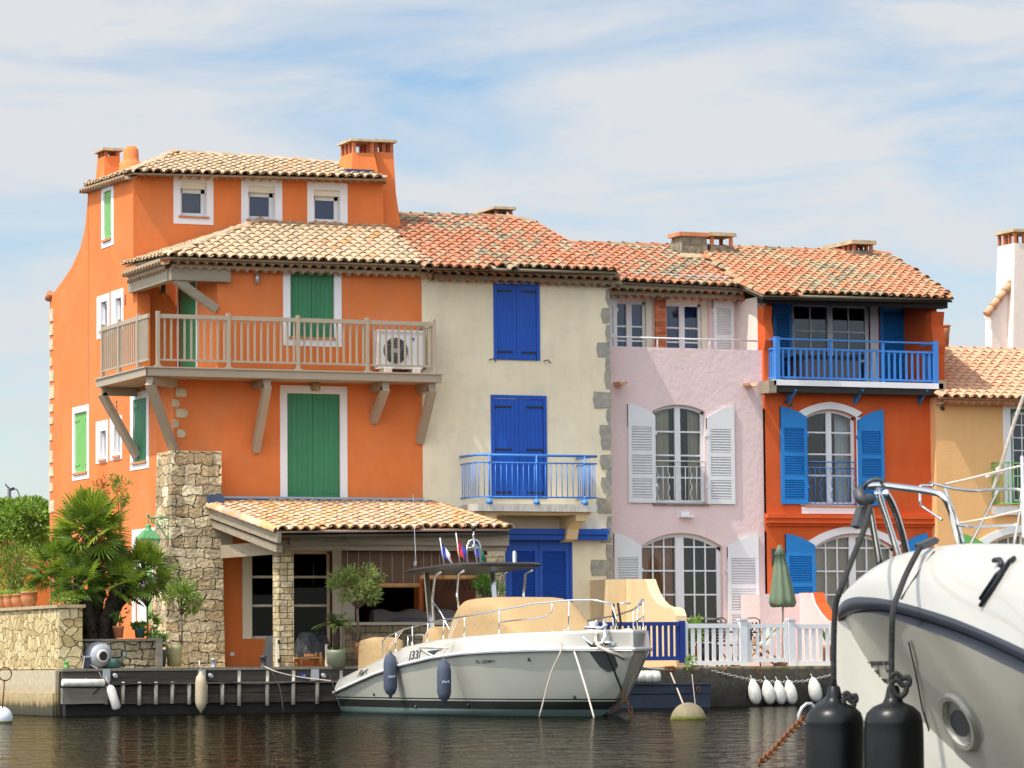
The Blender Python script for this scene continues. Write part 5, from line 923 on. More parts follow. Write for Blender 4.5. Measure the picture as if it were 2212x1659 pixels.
# planter with stone front
q = R(160, 1380, 338, 1441, YQ + .25); PL = thing('planter', 'low raised planter with dark jointed stone front beneath the fan palm', 'planter', (q[0], YQ + .3, ZG))
mb = MB(); mb.box(q[0], q[1], YQ + .25, YQ + .6, ZG, q[3] - .04); mb.build('wall', 'planter_stone', PL); mb = MB(); mb.box(q[0] - .03, q[1], YQ + .2, YQ + .62, q[3] - .04, q[3]); mb.build('coping', 'grey_dock_wood', PL)
mb = MB(); mb.box(q[0], q[1] - .05, YQ + .6, YQ + 2.2, ZG, q[3] - .08); mb.build('soil', 'soil', PL); mb = MB(); mb.box(q[1] - .02, q[1] + .1, YQ + .18, YQ + 2.2, ZG, q[3] + .01); mb.build('end_panel', 'grey_dock_wood', PL); zpl = q[3] - .08; XPL = (q[0], q[1])
# wooden jetty
JT = thing('jetty', 'dark weathered timber jetty front with pale vertical fender strips', 'jetty', (-7, YQ - .2, 0))
yj = YQ - .32; xa = at(134, 1450, yj).x; xb = at(790, 1450, yj).x; xl = at(228, 1490, yj).x
zt_ = [at(300, v, yj).z for v in (1443, 1449, 1475, 1478, 1521)]
mb = MB(); n = 26
for k in range(n): x = xa + (xb - xa) * k / n; mb.box(x, x + (xb - xa) / n - .008, yj - .04, YQ, zt_[1], zt_[0] + rnd.uniform(-.004, .004))
mb.build('deck', 'grey_dock_wood', JT); mb = MB(); mb.box(xa, xb, yj, yj + .06, zt_[2] + .005, zt_[1]); mb.build('fascia', 'dark_wood', JT); mb = MB(); mb.box(xl, xb, yj - .05, yj + .1, zt_[2] - .03, zt_[2]); mb.build('rubbing_strip', 'grey_dock_wood', JT)
mb = MB(); zz = [zt_[4], (zt_[4] + zt_[3]) / 2, zt_[3] - .03]
for i in (0, 1): mb.box(xl, xb, yj + .06, yj + .1, zz[i] + .006, zz[i + 1] - .006)
mb.build('facing_board', 'dark_wood', JT)
mb = MB(); mb.box(xa, xl, yj - .04, yj + .1, zt_[4] + .02, zt_[3] - .06); mb.build('facing_board', 'grey_dock_wood', JT)
mb = MB(); mb.box(xa + .1, xb, yj + .12, YQ, -.5, zt_[4]); mb.build('void_shade', 'interior', JT)  # near-black box painted as the shaded void below the boards
for z_, s_, sx in [(z_, 0, 17) for z_ in (965, 1120, 1270, 1424, 1574, 1730, 1882, 2035)] + [(2190, 1, 17), (2450, 1, 17), (2690, 1, 17), (2910, 1, 17), (3130, 1, 17), (3300, 1, 17)]:
    u = z_ * .2344; c = R(u, 1473 if not s_ else 1448, u + 8.8, 1522, yj - .02); mb = MB(); mb.lathe([((c[1] - c[0]) / 2, c[2] + rnd.uniform(-.02, .02)), ((c[1] - c[0]) / 2, c[3])], ((c[0] + c[1]) / 2, yj + .02, 0), 8, sy=1.2); mb.box((c[0] + c[1]) / 2 - .012, (c[0] + c[1]) / 2 + .012, yj - .045, yj - .03, c[3] - .07, c[3] - .045)
    mb.build('fender_strip', 'strip_grey', JT)
p = at(134, 1475, yj - .08); q = at(226, 1475, yj - .08); mb = MB(); mb.lathe([(.06, 0), (.075, .03), (.075, (q - p).length - .03), (.05, (q - p).length)], p, 12, ax=q - p); mb.build('fender_bar', 'fender_white', JT)
for u in (232, 438, 682):
    c = R(u - 14, 1448, u + 14, 1475, yj - .02); mb = MB(); mb.box(c[0] + .03, c[1] - .08, yj - .05, yj, c[2] + .02, c[3] + .02); mb.build('mooring_plate', 'zinc', JT)
    d_ = MB(); d_.lathe([(.02, 0), (.06, .01), (.06, .05), (.03, .07)], at(u + 16, 1460, yj), 12, ax=(0, -1, 0), sx=.7); d_.build('jetty_lamp', 'grey_plastic', JT)
c = R(646, 1455.5, 662, 1464.5, yj - .01); mb = MB(); mb.box(c[0], c[1], yj - .012, yj - .001, c[2], c[3]); pl = mb.build('number_plate', 'plate_blue', JT); text('17', (c[3] - c[2]) * .6, 'pale_ink', pl, (c[0] + (c[1] - c[0]) * .38, yj - .016, c[2] + .018), (1, 0, 0), (0, 0, 1))
# blue pontoon
c = R(1300, 1480, 1536, 1519, YQ - .75); PN = thing('pontoon', 'dark blue boarded pontoon floating against the right hand quay', 'pontoon', (c[0], YQ - .7, 0))
mb = MB(); m_ = (c[2] + c[3]) / 2; mb.box(c[0], c[1], YQ - .75, YQ - .06, m_ + .008, c[3]); mb.box(c[0], c[1] - .01, YQ - .73, YQ - .06, c[2] - .1, m_ - .008); mb.box(c[0], c[1] + .01, YQ - .79, YQ - .06, c[3], c[3] + .03); mat('pontoon_blue', (.022, .034, .06), rough=.6, var=.25, vscale=4); mb.build('hull', 'pontoon_blue', PN)
p = at(1338, 1462, YQ - .85); q = at(1424, 1462, YQ - .85); l_ = (q - p).length; mb = MB(); pr_ = []
for k in range(5): pr_ += [(.115, l_ * (k + .06) / 5), (.125, l_ * (k + .15) / 5), (.125, l_ * (k + .85) / 5), (.115, l_ * (k + .94) / 5)]
mb.lathe([(.06, 0)] + pr_ + [(.08, l_)], p, 16, ax=q - p); mb.build('fender_bar', 'fender_white', PN)
p = at(1509, 1489, YQ - .8); mb = MB(); mb.tube([p + V((.04 * math.cos(a * math.pi / 6), 0, .05 * math.sin(a * math.pi / 6))) for a in range(12)], .01, 6, closed=True); mb.build('mooring_ring', 'rust', PN)
# ---------------------------------------------------------------- terrace walls
def lf(u, v, Xp, Yp): return atX(u, v, Xp)
Yw = -.9; Xw = at(1352, 1300, Yw).x; zt1 = at(1352, 1251, Yw).z
TW = thing('terrace_wall', 'cream terrace wall with scooped top sweeping down beside the blue fence', 'wall', (Xw, -2, ZP))
pf = [atX(u, v, Xw) for u, v in ((1352, 1251), (1393.5, 1251), (1398, 1265), (1405, 1283), (1414, 1297), (1424, 1307), (1435, 1311.5), (1447, 1312), (1456, 1318), (1460, 1330), (1460.5, 1342))]
mb = MB(); yend = pf[-1].y; mb.prism([(Xw, Yw, ZP)] + [(Xw, p.y, p.z) for p in pf] + [(Xw, yend, ZP)], (.24, 0, 0)); mb.box(at(1313, 1300, Yw).x, Xw + .23, Yw + .003, 0, ZP, zt1 - .004); mb.build('wall', 'terrace_stucco', TW)
Yw2 = -.4; Xw2 = at(1727, 1300, Yw2).x; pf = [atX(u, v, Xw2) for u, v in ((1726, 1281), (1752, 1281), (1758, 1303), (1771, 1324), (1785, 1340), (1796, 1344), (1830, 1346))]; yend = pf[-1].y
TW2 = thing('terrace_wall', 'pink terrace wall with curved red edge behind the white fence', 'wall', (Xw2, -2, ZP))
mb = MB(); mb.prism([(Xw2, Yw2, ZP)] + [(Xw2, p.y, p.z) for p in pf] + [(Xw2, yend, ZP)], (.05, 0, 0)); mb.box(at(1650, 1300, Yw2).x - .1, Xw2, Yw2, YP, ZP, pf[0].z - .02); mb.build('wall', 'pink_stucco', TW2)
mb = MB(); mb.prism([(Xw2 + .05, Yw2, ZP)] + [(Xw2 + .05, p.y - .01, p.z + .01) for p in pf] + [(Xw2 + .05, yend, ZP)], (.26, 0, 0)); mb.build('coping', 'red_stucco', TW2)
# ---------------------------------------------------------------- fences
yf = -3.72
k8 = lambda X_, Y_: ((2250 + X_ / 1.952) / 1.736, (1950 + Y_ / 1.952) / 1.736)
def fbox(mb, X0, Y0, X1, Y1, d=.03, dy=0):
    (ua, va), (ub, vb) = k8(X0, Y0), k8(X1, Y1); c = R(ua, va, ub, vb, yf); mb.box(c[0], c[1], yf - d + dy, yf + d + dy, c[2], c[3]); return c
zft = at(1420, 1344, yf).z
BF = thing('fence', 'navy blue slatted fence panel on the quay beside the white fence', 'fence', at(1415, 1430, yf)); xs0 = -170
mb = MB(); fbox(mb, xs0, 747, 585, 775); fbox(mb, xs0, 1000, 585, 1030); 
X_ = xs0 + 10
while X_ < 570: fbox(mb, X_, 774, X_ + 24, 1001, .012); X_ += 42
mb.build('slat_panel', 'navy_paint', BF); mb = MB(); fbox(mb, 585, 738, 618, 1046, .05); mb.build('fence_post', 'navy_paint', BF)
WF = thing('fence', 'white picket fence panel between the navy fence and the gate', 'fence', at(1500, 1440, yf))
mb = MB(); fbox(mb, 640, 758, 1017, 790); fbox(mb, 640, 1030, 1017, 1062)
for a in (665, 714, 768, 820, 872, 922, 975): fbox(mb, a, 789, a + 27, 1031, .012)
mb.build('slat_panel', 'white_paint', WF)
for a, b in ((619, 641), (1019, 1072)):
    mb = MB(); c = fbox(mb, a, 735 if a > 700 else 745, b, 1068, .055 if a > 700 else .03); 
    if a > 700: mb.box(c[0] - .02, c[1] + .02, yf - .075, yf + .075, c[3], c[3] + .04)
    mb.build('fence_post', 'white_paint', WF)
GT_ = thing('gate', 'white picket gate with black lever handle', 'gate', at(1583, 1440, yf))
mb = MB(); fbox(mb, 1110, 760, 1345, 790, .02); fbox(mb, 1110, 1010, 1345, 1040, .02); fbox(mb, 1078, 747, 1110, 1042, .022); fbox(mb, 1345, 747, 1371, 1042, .022)
for a in (1140, 1190, 1243, 1292): fbox(mb, a, 789, a + 25, 1011, .011)
mb.build('gate_panel', 'white_paint', GT_); mb = MB(); fbox(mb, 1096, 797, 1104, 878, .01, -.035); fbox(mb, 1098, 820, 1142, 828, .012, -.06); mb.build('handle', 'black_iron', GT_)
WF2 = thing('fence', 'white picket fence panel running from the gate behind the near boat', 'fence', at(1700, 1440, yf))
mb = MB(); fbox(mb, 1425, 762, 2300, 795); fbox(mb, 1425, 1032, 2300, 1064); X_ = 1450
while X_ < 2290: fbox(mb, X_, 794, X_ + 27, 1033, .012); X_ += 50.5
mb.build('slat_panel', 'white_paint', WF2); mb = MB(); c = fbox(mb, 1376, 735, 1424, 1068, .055); mb.box(c[0] - .02, c[1] + .02, yf - .075, yf + .075, c[3], c[3] + .04); mb.build('fence_post', 'white_paint', WF2)
# ---------------------------------------------------------------- parasol
yu = -2.4; pb = at(1691, 1311, yu); ptp = at(1684, 1177, yu); UM = thing('parasol', 'closed sage green parasol standing behind the white picket fence', 'parasol', (pb.x, yu, ZP))
mb = MB(); n = 48; prof = [(0.0, .05), (.04, .11), (.16, .25), (.17, .19), (.35, .30), (.6, .42), (.85, .54), (.93, .57), (.985, .50), (1.0, .30)]; vs = []; hw = (at(1719, 1311, yu).x - pb.x) / .57
for f, r in prof:
    c = ptp.lerp(pb, f)
    for k in range(n):
        a = 2 * math.pi * k / n; fold = 1 - (.22 * (0.5 + .5 * math.cos(a * 8 + .5)) if f > .15 else .03 * (k % 6 > 2)); z = c.z + (.03 * math.cos(a * 4) if .9 < f < .99 else 0); vs.append((c.x + hw * r * fold * math.cos(a), yu + hw * r * fold * math.sin(a) * .8, z))
mb.add(vs, [(i * n + k, i * n + (k + 1) % n, (i + 1) * n + (k + 1) % n, (i + 1) * n + k) for i in range(len(prof) - 1) for k in range(n)], smooth=True); mb.build('canopy', 'umbrella_green', UM)
mb = MB(); mb.tube([(pb.x, yu, ZP), (pb.x, yu, pb.z + .5)], .022, 8); mb.build('pole', 'taupe_paint', UM); mb = MB(); mb.lathe([(.22, 0), (.2, .06), (.05, .09)], (pb.x, yu, ZP), 16); mb.build('base', 'dark_grey', UM)
# ---------------------------------------------------------------- terrace furniture behind the fence
def metal_chair(x, y, rz, label):
    t_ = thing('garden_chair', label, 'chair', (0, 0, 0), 'garden chairs behind the white fence')
    mb = MB(); mb.box(-.2, .2, -.2, .2, .42, .45); mb.build('seat', 'black_iron', t_); mb = MB()
    for i in range(7):
        for j in range(7):
            if (i + j) % 2: mb.box(-.2 + i * .058, -.2 + i * .058 + .05, .19, .205, .5 + j * .06, .5 + j * .06 + .05)
    mb.box(-.22, -.2, .19, .21, .42, .95); mb.box(.2, .22, .19, .21, .42, .95); mb.tube([(-.21, .2, .95), (-.1, .2, 1.0), (.1, .2, 1.0), (.21, .2, .95)], .012, 6); mb.build('backrest', 'black_iron', t_)
    for sx in (-.18, .18):
        for sy_ in (-.18, .18): mb = MB(); mb.tube([(sx, sy_, .42), (sx * 1.15, sy_ * 1.15, 0)], .014, 6); mb.build('leg', 'black_iron', t_)
    t_.location = (x, y, ZP); t_.rotation_euler.z = rz
for u, y, rz, lb in ((1538, -2.4, 2.6, 'black lattice chair behind the fence panel left of the gate post'), (1577, -2.7, .6, 'black lattice chair just behind the gate handle'), (1612, -2.5, -1.2, 'black lattice chair behind the hinge side of the white gate')):
    metal_chair(at(u, 1420, y).x, y, rz, lb)
tb = thing('garden_table', 'dark round garden table between the black lattice chairs', 'table', (at(1552, 1400, -1.8).x, -1.8, ZP)); b0 = base_of(tb); mb = MB(); mb.lathe([(.38, .70), (.38, .73)], b0, 20); mb.build('table_top', 'black_iron', tb); mb = MB()
for a in range(3): mb.tube([b0 + V((.3 * math.cos(a * 2.1), .3 * math.sin(a * 2.1), 0)), b0 + V((0, 0, .4)), b0 + V((.25 * math.cos(a * 2.1 + .4), .25 * math.sin(a * 2.1 + .4), .7))], .014, 6)
mb.build('table_leg', 'black_iron', tb)
dc = thing('deck_chair', 'folding wooden deck chair with pale green sling behind the gate', 'deck chair', at(1640, 1440, -2.9)); mb = MB(); X0 = base_of(dc); X0.z = ZP; dc.location = X0
for s in (-.27, .27):
    mb.beam(X0 + V((-.5, s, .02)), X0 + V((.35, s, .85)), .05, .03); mb.beam(X0 + V((.5, s * .9, .02)), X0 + V((-.25, s * .9, .5)), .05, .03); mb.beam(X0 + V((-.1, s * .8, .42)), X0 + V((.4, s * .8, .1)), .04, .03)
for a in ((-.5, .02), (.35, .85), (.5, .02)): mb.tube([X0 + V((a[0], -.27, a[1])), X0 + V((a[0], .27, a[1]))], .018, 6)
mb.build('frame', 'natural_wood', dc); mb = MB(); pts = [(.35, .83), (.2, .55), (.0, .36), (-.25, .35), (-.48, .06)]; mb.add([X0 + V((x, s, z)) for x, z in pts for s in (-.24, .24)], [(2 * k, 2 * k + 1, 2 * k + 3, 2 * k + 2) for k in range(4)], smooth=True); mat('pale_green_cloth', (.36, .5, .44), rough=.9); mb.build('sling', 'pale_green_cloth', dc)
# covered sofa on the red balcony
q = R(1716, 772, 1836, 830, 1.2); sf = thing('covered_sofa', 'garden sofa under a taupe cover on the blue railed balcony', 'sofa', ((q[0] + q[1]) / 2, 1.0, q[2])); mb = MB(); mb.box(q[0], q[1], .75, 1.5, q[2] - .05, q[3] - .06); mb.build('cover', 'bench_fabric', sf); mb = MB(); mb.box(q[0] - .1, q[1] + .1, .7, 1.55, q[3] - .06, q[3]); mb.build('top_board', 'black_wood', sf)
# air conditioner
q = R(820, 714, 913, 799, -.42); AC = thing('air_conditioner', 'white outdoor air conditioning unit on the orange house balcony', 'air conditioner', ((q[0] + q[1]) / 2, -.3, zdk)); 
mb = MB(); mb.box(q[0], q[1], -.42, -.12, zdk + .11, q[3]); mb.box(q[0] - .01, q[1] + .01, -.43, -.11, q[3] - .03, q[3] + .01); mb.build('casing', 'white_paint', AC)
xc = q[0] + (q[1] - q[0]) * .37; zc = (zdk + .1 + q[3]) / 2 - .02; r = (q[1] - q[0]) * .27; mb = MB(); mb.lathe([(r * 1.05, 0), (r * 1.05, .006)], (xc, -.421, zc), 28, ax=(0, -1, 0)); fb = mb.build('fan_recess', 'dark_grey', AC); mb = MB()
for k in (1, 4): mb.tube([(xc + r * (k + 1) / 5 * math.cos(a * .2618), -.435, zc + r * (k + 1) / 5 * math.sin(a * .2618)) for a in range(24)], .0022, 4, closed=True)
for k in range(14): a = k * .4488; mb.tube([(xc, -.437, zc), (xc + r * .5 * math.cos(a), -.437, zc + r * .5 * math.sin(a)), (xc + r * math.cos(a + .35), -.437, zc + r * math.sin(a + .35))], .0028, 4)
mb.lathe([(r * .2, 0), (r * .18, .012)], (xc, -.432, zc), 14, ax=(0, -1, 0)); mb.build('fan_grille', 'grey_plastic', AC)
mb = MB(); mb.box(q[1] - .28, q[1] - .19, -.424, -.42, q[3] - .2, q[3] - .14); mb.build('badge', 'plate_blue', AC)
mb = MB()
for k in range(12): z = zdk + .16 + k * .045; mb.box(q[0] - .02, q[0] - .001, -.4, -.14, z, z + .018)
mb.build('side_fins', 'white_paint', AC)
for x in (q[0] + .1, q[1] - .22): mb = MB(); mb.box(x, x + .16, -.46, -.1, zdk + .002, zdk + .11); mb.build('foot', 'pale_stucco', AC)
# hanging lantern on a scroll bracket
yl = -.55; LP = thing('wall_lantern', 'green lantern on a scrolled iron bracket fixed to the stone pillar', 'lantern', at(345, 1125, yl)); pa = at(374, 1118, yl); pb_ = at(320, 1118, yl); mb = MB(); mb.tube([pa, pb_], .018, 8); mb.tube([pa + V((0, 0, .05)), pa + V((0, 0, -.5))], .02, 6)
def scroll(c, r0, a0, turns, s=1): return [c + V((s * r0 * (1 - k / 26) * math.cos(a0 + k / 24 * turns * 6.28), 0, r0 * (1 - k / 26) * math.sin(a0 + k / 24 * turns * 6.28))) for k in range(24)]
L0 = (pb_ - pa).length
for fx_, fz, rr_ in ((.18, -.16, .12), (.5, -.11, .09), (.8, -.08, .06), (.12, -.36, .07)): mb.tube(scroll(pa + V((-L0 * fx_, 0, fz)), rr_, .5, 1.4), .011, 6)
mb.tube([pa + V((0, 0, -.48)), pa + V((-.12, 0, -.42)), pa + V((-.26, 0, -.22)), pa + V((-L0 + .05, 0, -.03))], .013, 6); mb.build('bracket', 'lamp_green', LP)
c = pb_; mb = MB(); mb.tube([c + V((0, 0, .06)), c + V((0, 0, -.16))], .012, 6); mb.lathe([(.01, .08), (.035, .05), (.01, .0)], c, 8); mb.build('hanger', 'lamp_green', LP)
mb = MB(); mb.lathe([(.02, -.12), (.07, -.17), (.05, -.21), (.09, -.25), (.11, -.27)], c, 14); sq = lambda h_, z: [c + V((a * h_, b * h_, z)) for a, b in ((-1, -1), (1, -1), (1, 1), (-1, 1))]; A, B = sq(.10, -.26), sq(.20, -.42); mb.add(A + B, [(0, 1, 5, 4), (1, 2, 6, 5), (2, 3, 7, 6), (3, 0, 4, 7), (0, 1, 2, 3)]); mb.box(c.x - .215, c.x + .215, c.y - .215, c.y + .215, c.z - .445, c.z - .42); mb.build('lamp_shade', 'lamp_green', LP)
mb = MB(); A, B = sq(.18, -.445), sq(.11, -.82); mb.add(A + B, [(0, 1, 5, 4), (1, 2, 6, 5), (2, 3, 7, 6), (3, 0, 4, 7), (4, 5, 6, 7)]); gl = mb.build('lamp_glass', 'lamp_glass', LP); mb = MB()
for a, b in zip(sq(.185, -.445), sq(.115, -.83)): mb.tube([a, b], .012, 4)
mb.build('lamp_frame', 'lamp_green', LP)
# blinds
BLs = ((738, 906, 1262, 'left bamboo blind half lowered across the veranda opening'), (906, 958, 1245, 'short rolled bamboo blind beside the left blind'), (958, 1045, 1245, 'right bamboo blind hanging next to the stone column'))
for ua, ub, vb, lb in BLs:
    q = R(ua, 1182, ub, vb, YL + .16); o = thing('bamboo_blind', lb, 'blind', ((q[0] + q[1]) / 2, YL + .16, q[2]), 'bamboo blinds under the veranda beam'); mb = MB(); mb.box(q[0], q[1] - .02, YL + .155, YL + .165, q[2], q[3]); mb.build('slats', 'bamboo', o)
    mb = MB(); n_ = max(3, int((q[1] - q[0]) / .22))
    for k in range(n_): x = q[0] + (q[1] - q[0]) * (k + .5) / n_; mb.tube([(x, YL + .145, q[2]), (x, YL + .145, q[3])], .006, 4)
    mb.build('cord', 'pale_rope', o); mb = MB(); mb.lathe([(.045, 0), (.045, q[1] - q[0] - .02)], (q[0], YL + .15, q[2] - .02), 8, ax=(1, 0, 0)); mb.build('roll', 'natural_wood', o)
q = R(960, 1236, 1058, 1275, -2.6); o = MB()
for k in range(9):
    x = q[0] + (q[1] - q[0]) * k / 9; w_ = (q[1] - q[0]) / 9; o.beam((x, -2.6, q[2]), (x + w_, -2.6, q[3]), .015, .012, (0, 1, 0)); o.beam((x + w_, -2.59, q[2]), (x, -2.59, q[3]), .015, .012, (0, 1, 0))
tag(o.build('trellis', 'dark_wood'), 'dark expanding trellis hanging inside the veranda near its right column', 'trellis')
q = R(800, 1316, 1000, 1346, -.3); o = thing('bench_cushion', 'long mauve back cushion on the stone bench under the veranda', 'cushion', (q[0], -.3, q[2])); mb = MB(); n_ = 20; vs = []
for k in range(n_ + 1):
    x = q[0] + (q[1] - q[0]) * k / n_; zz_ = q[3] - .05 + .035 * math.sin(k * .9); vs += [(x, -.5, q[2]), (x, -.48, zz_), (x, -.3, zz_ + .03), (x, -.2, q[2])]
mb.add(vs, [(4 * k + j, 4 * k + 4 + j, 4 * k + 5 + j, 4 * k + 1 + j) for k in range(n_) for j in range(3)], smooth=True); mb.build('back_cushion', 'bench_fabric', o); q = R(850, 1336, 940, 1350, -.62); mb = MB(); mb.lathe([(.02, 0), (.09, .05), (.1, (q[1] - q[0]) / 2), (.09, q[1] - q[0] - .05), (.02, q[1] - q[0])], (q[0], -.55, (q[2] + q[3]) / 2), 12, ax=(1, 0, 0), sy=.6, sx=.8); mb.build('folded_throw', 'grey_fabric', o)
# ================================================================= moored white motor boat
BX, BY = -2.25, -4.75
BT = thing('motorboat', 'white cabin motorboat with tan covers and grey hardtop moored stern to the jetty', 'boat', (BX, BY - 5, 0))
def lerp_tab(tab, s):
    for (a, *A), (b, *B) in zip(tab[:-1], tab[1:]):
        if s <= b: f = max(0, (s - a) / (b - a)); return [p + (q - p) * f for p, q in zip(A, B)]
    return list(tab[-1][1:])
#        s    hb_rub z_rub hb_deck z_deck hb_ch z_ch  keel
HT = [(0.0, 1.50, .37, 1.40, .62, 1.32, .00, -.35), (0.6, 1.55, .46, 1.46, .70, 1.38, .00, -.4), (1.5, 1.61, .58, 1.52, .83, 1.42, .00, -.4), (2.6, 1.64, .74, 1.56, 1.00, 1.45, .00, -.4), (4.0, 1.67, .90, 1.58, 1.23, 1.44, .01, -.4), (5.5, 1.66, 1.03, 1.58, 1.33, 1.36, .03, -.4),
      (6.8, 1.58, 1.10, 1.50, 1.38, 1.17, .06, -.4), (7.8, 1.40, 1.13, 1.34, 1.41, .90, .10, -.3), (8.7, 1.10, 1.145, 1.06, 1.43, .56, .16, -.1), (9.4, .74, 1.15, .74, 1.44, .27, .30, .12), (9.9, .42, 1.145, .46, 1.45, .10, .58, .5), (10.25, .10, 1.14, .18, 1.45, .02, 1.0, .98), (10.36, .0, 1.135, .0, 1.45, .0, 1.06, 1.05)]
def hull_pt(s, f):     # f 0 keel .. 0.25 chine .. 1 rub rail, starboard side (towards -x)
    hr, zr, hd, zd_, hc, zc_, zk_ = lerp_tab(HT, s)
    if f <= .25: g_ = f / .25; return (hc * g_, zk_ + (zc_ - zk_) * g_)
    g_ = (f - .25) / .75; return (hc + (hr - hc) * (g_ ** .85), zc_ + (zr - zc_) * g_)
SS = [i * .25 for i in range(42)] + [10.3, 10.33, 10.36]; FS = [0, .25, .3, .4, .5, .6, .7, .8, .9, 1]
hm = mat('hull_paint', (.6, .6, .6), rough=.12, coat=.6); t = hm.node_tree; p = t.nodes['Principled BSDF']; g = N(t, 'ShaderNodeNewGeometry'); s_ = N(t, 'ShaderNodeSeparateXYZ'); t.links.new(g.outputs['Position'], s_.inputs[0])
mr = N(t, 'ShaderNodeMapRange'); mr.inputs[1].default_value = -.5; mr.inputs[2].default_value = 1.5; t.links.new(s_.outputs['Z'], mr.inputs[0])
zz = lambda z: (z + .5) / 2
r = ramp(t, [(0, (.20, .28, .27)), (zz(.115), (.03, .032, .03)), (zz(.255), (.50, .49, .42)), (zz(.275), (.03, .03, .03)), (zz(.30), (.50, .49, .42)), (1, (.50, .49, .42))], 'CONSTANT'); t.links.new(mr.outputs[0], r.inputs[0]); t.links.new(r.outputs[0], p.inputs['Base Color'])
mb = MB()
for sg in (-1, 1):
    vs = [];
    for s in SS:
        for f in FS: h_, z = hull_pt(s, f); vs.append((BX + sg * h_, BY - s, z))
    m_ = len(FS); mb.add(vs, [(i * m_ + k, i * m_ + k + 1, (i + 1) * m_ + k + 1, (i + 1) * m_ + k) for i in range(len(SS) - 1) for k in range(m_ - 1)], smooth=True)
pts = [hull_pt(0, f) for f in FS]; mb.add([(BX - h_, BY, z) for h_, z in pts] + [(BX + h_, BY, z) for h_, z in reversed(pts)], [tuple(range(2 * len(pts)))]); mb.build('hull', 'hull_paint', BT)
mb = MB(); DS = [0, .06, .5, .94, 1.0]
def deck_pt(s, f):
    hr, zr, hd, zd_, hc, zc_, zk_ = lerp_tab(HT, s); k = f; return (hr + (hd - hr) * (k ** 1.6), zr + (zd_ - zr) * k)
for sg in (-1, 1):
    vs = []; prof = [0, .3, .6, .85, 1]
    for s in SS:
        for f in prof: h_, z = deck_pt(s, f); vs.append((BX + sg * h_, BY - s, z))
        h_, z = deck_pt(s, 1); vs += [(BX + sg * max(h_ - .06, 0), BY - s, z + .012), (BX + sg * max(h_ - .16, 0), BY - s, z - .02), (BX, BY - s, z + (.03 if s > 4.5 else -.25))]
    m_ = len(prof) + 3; mb.add(vs, [(i * m_ + k, i * m_ + k + 1, (i + 1) * m_ + k + 1, (i + 1) * m_ + k) for i in range(len(SS) - 1) for k in range(m_ - 1)], smooth=True)
a = [(deck_pt(0, f)) for f in (0, .5, 1)]; mb.add([(BX - h_, BY + .001, z) for h_, z in a] + [(BX + h_, BY + .001, z) for h_, z in reversed(a)], [tuple(range(6))]); mb.build('deck_moulding', 'gelcoat', BT)
mb = MB()
for sg in (-1, 1): mb.tube([(BX + sg * (lerp_tab(HT, s)[0] + .01), BY - s, lerp_tab(HT, s)[1]) for s in SS] + [(BX, BY - 10.36, 1.14)], .028, 8)
mb.build('rub_rail', 'white_paint', BT); mb = MB()
for sg in (-1, 1): mb.tube([(BX + sg * (lerp_tab(HT, s)[0] + .028), BY - s, lerp_tab(HT, s)[1] - .03) for s in SS] + [(BX, BY - 10.38, 1.11)], .012, 6)
mb.build('rub_rail_insert', 'dull_steel', BT)
# recessed vents, hawse plate, marks
def side_xy(s, z, off=.006):   # point on starboard topsides/hull at height z
    hr, zr, hd, zd_, hc, zc_, zk_ = lerp_tab(HT, s)
    if z >= zr: k = (z - zr) / (zd_ - zr); h_ = hr + (hd - hr) * (max(k, 0) ** 1.6)
    else: k = max(0, (z - zc_) / (zr - zc_)); h_ = hc + (hr - hc) * (k ** .85)
    return V((BX - h_ - off, BY - s, z))
mb = MB(); P_ = [side_xy(5.05, 1.13, .012), side_xy(5.85, 1.17, .012), side_xy(5.65, 1.13, .012), side_xy(5.5, 1.06, .012)]; mb.prism(P_, (.03, 0, 0)); mb.build('side_vent', 'ink', BT)
mb = MB(); mb.tube([side_xy(4.75, 1.19, .0), side_xy(5.05, 1.14, .01), side_xy(5.55, 1.05, .01)], .02, 6); mb.tube([side_xy(4.75, 1.2, .0), side_xy(5.4, 1.2, .005), side_xy(6.1, 1.19, 0)], .014, 6); mb.build('vent_lip', 'gelcoat', BT)
mb = MB(); ring_ = []
for (s, z) in ((9.72, 1.09), (10.08, 1.1), (10.05, .86), (9.98, .78), (9.86, .76), (9.78, .84)): ring_.append(side_xy(s, z, .012))
mb.prism(ring_, (.02, .01, 0)); mb.build('anchor_plate', 'dark_grey', BT)
mb = MB()
for s, z in ((8.5, .98), (2.3, .36), (9.05, .34), (6.3, .19), (4.2, .14)): c_ = side_xy(s, z, .0); mb.lathe([(.035, 0), (.028, .02), (.008, .022)], c_, 10, ax=(-1, -.1, 0))
mb.build('skin_fitting', 'dark_grey', BT)
def hull_text(body, s, z, h, sc=1.0, shear=0, mt='ink', off=.012):
    a = side_xy(s, z, off); b = side_xy(s + .8, z + (lerp_tab(HT, s + .8)[1] - lerp_tab(HT, s)[1]) * (1 if sc > .99 and s < 3 else .55), off); u = side_xy(s, z + .12, off); xd = (b - a).normalized(); ud = (u - a); ud = (ud - xd * ud.dot(xd)).normalized()
    text(body, h, mt, BT, a, xd, ud, 'hull_lettering', sc, shear)
hull_text('Fiart', 1.55, .665, .13, 1.6, .25); hull_text('MARE', 1.95, .625, .035, 1.8); hull_text('|33|', 4.35, .99, .16, 1.6); hull_text('TL G53071', 7.05, .915, .055, 1.7)
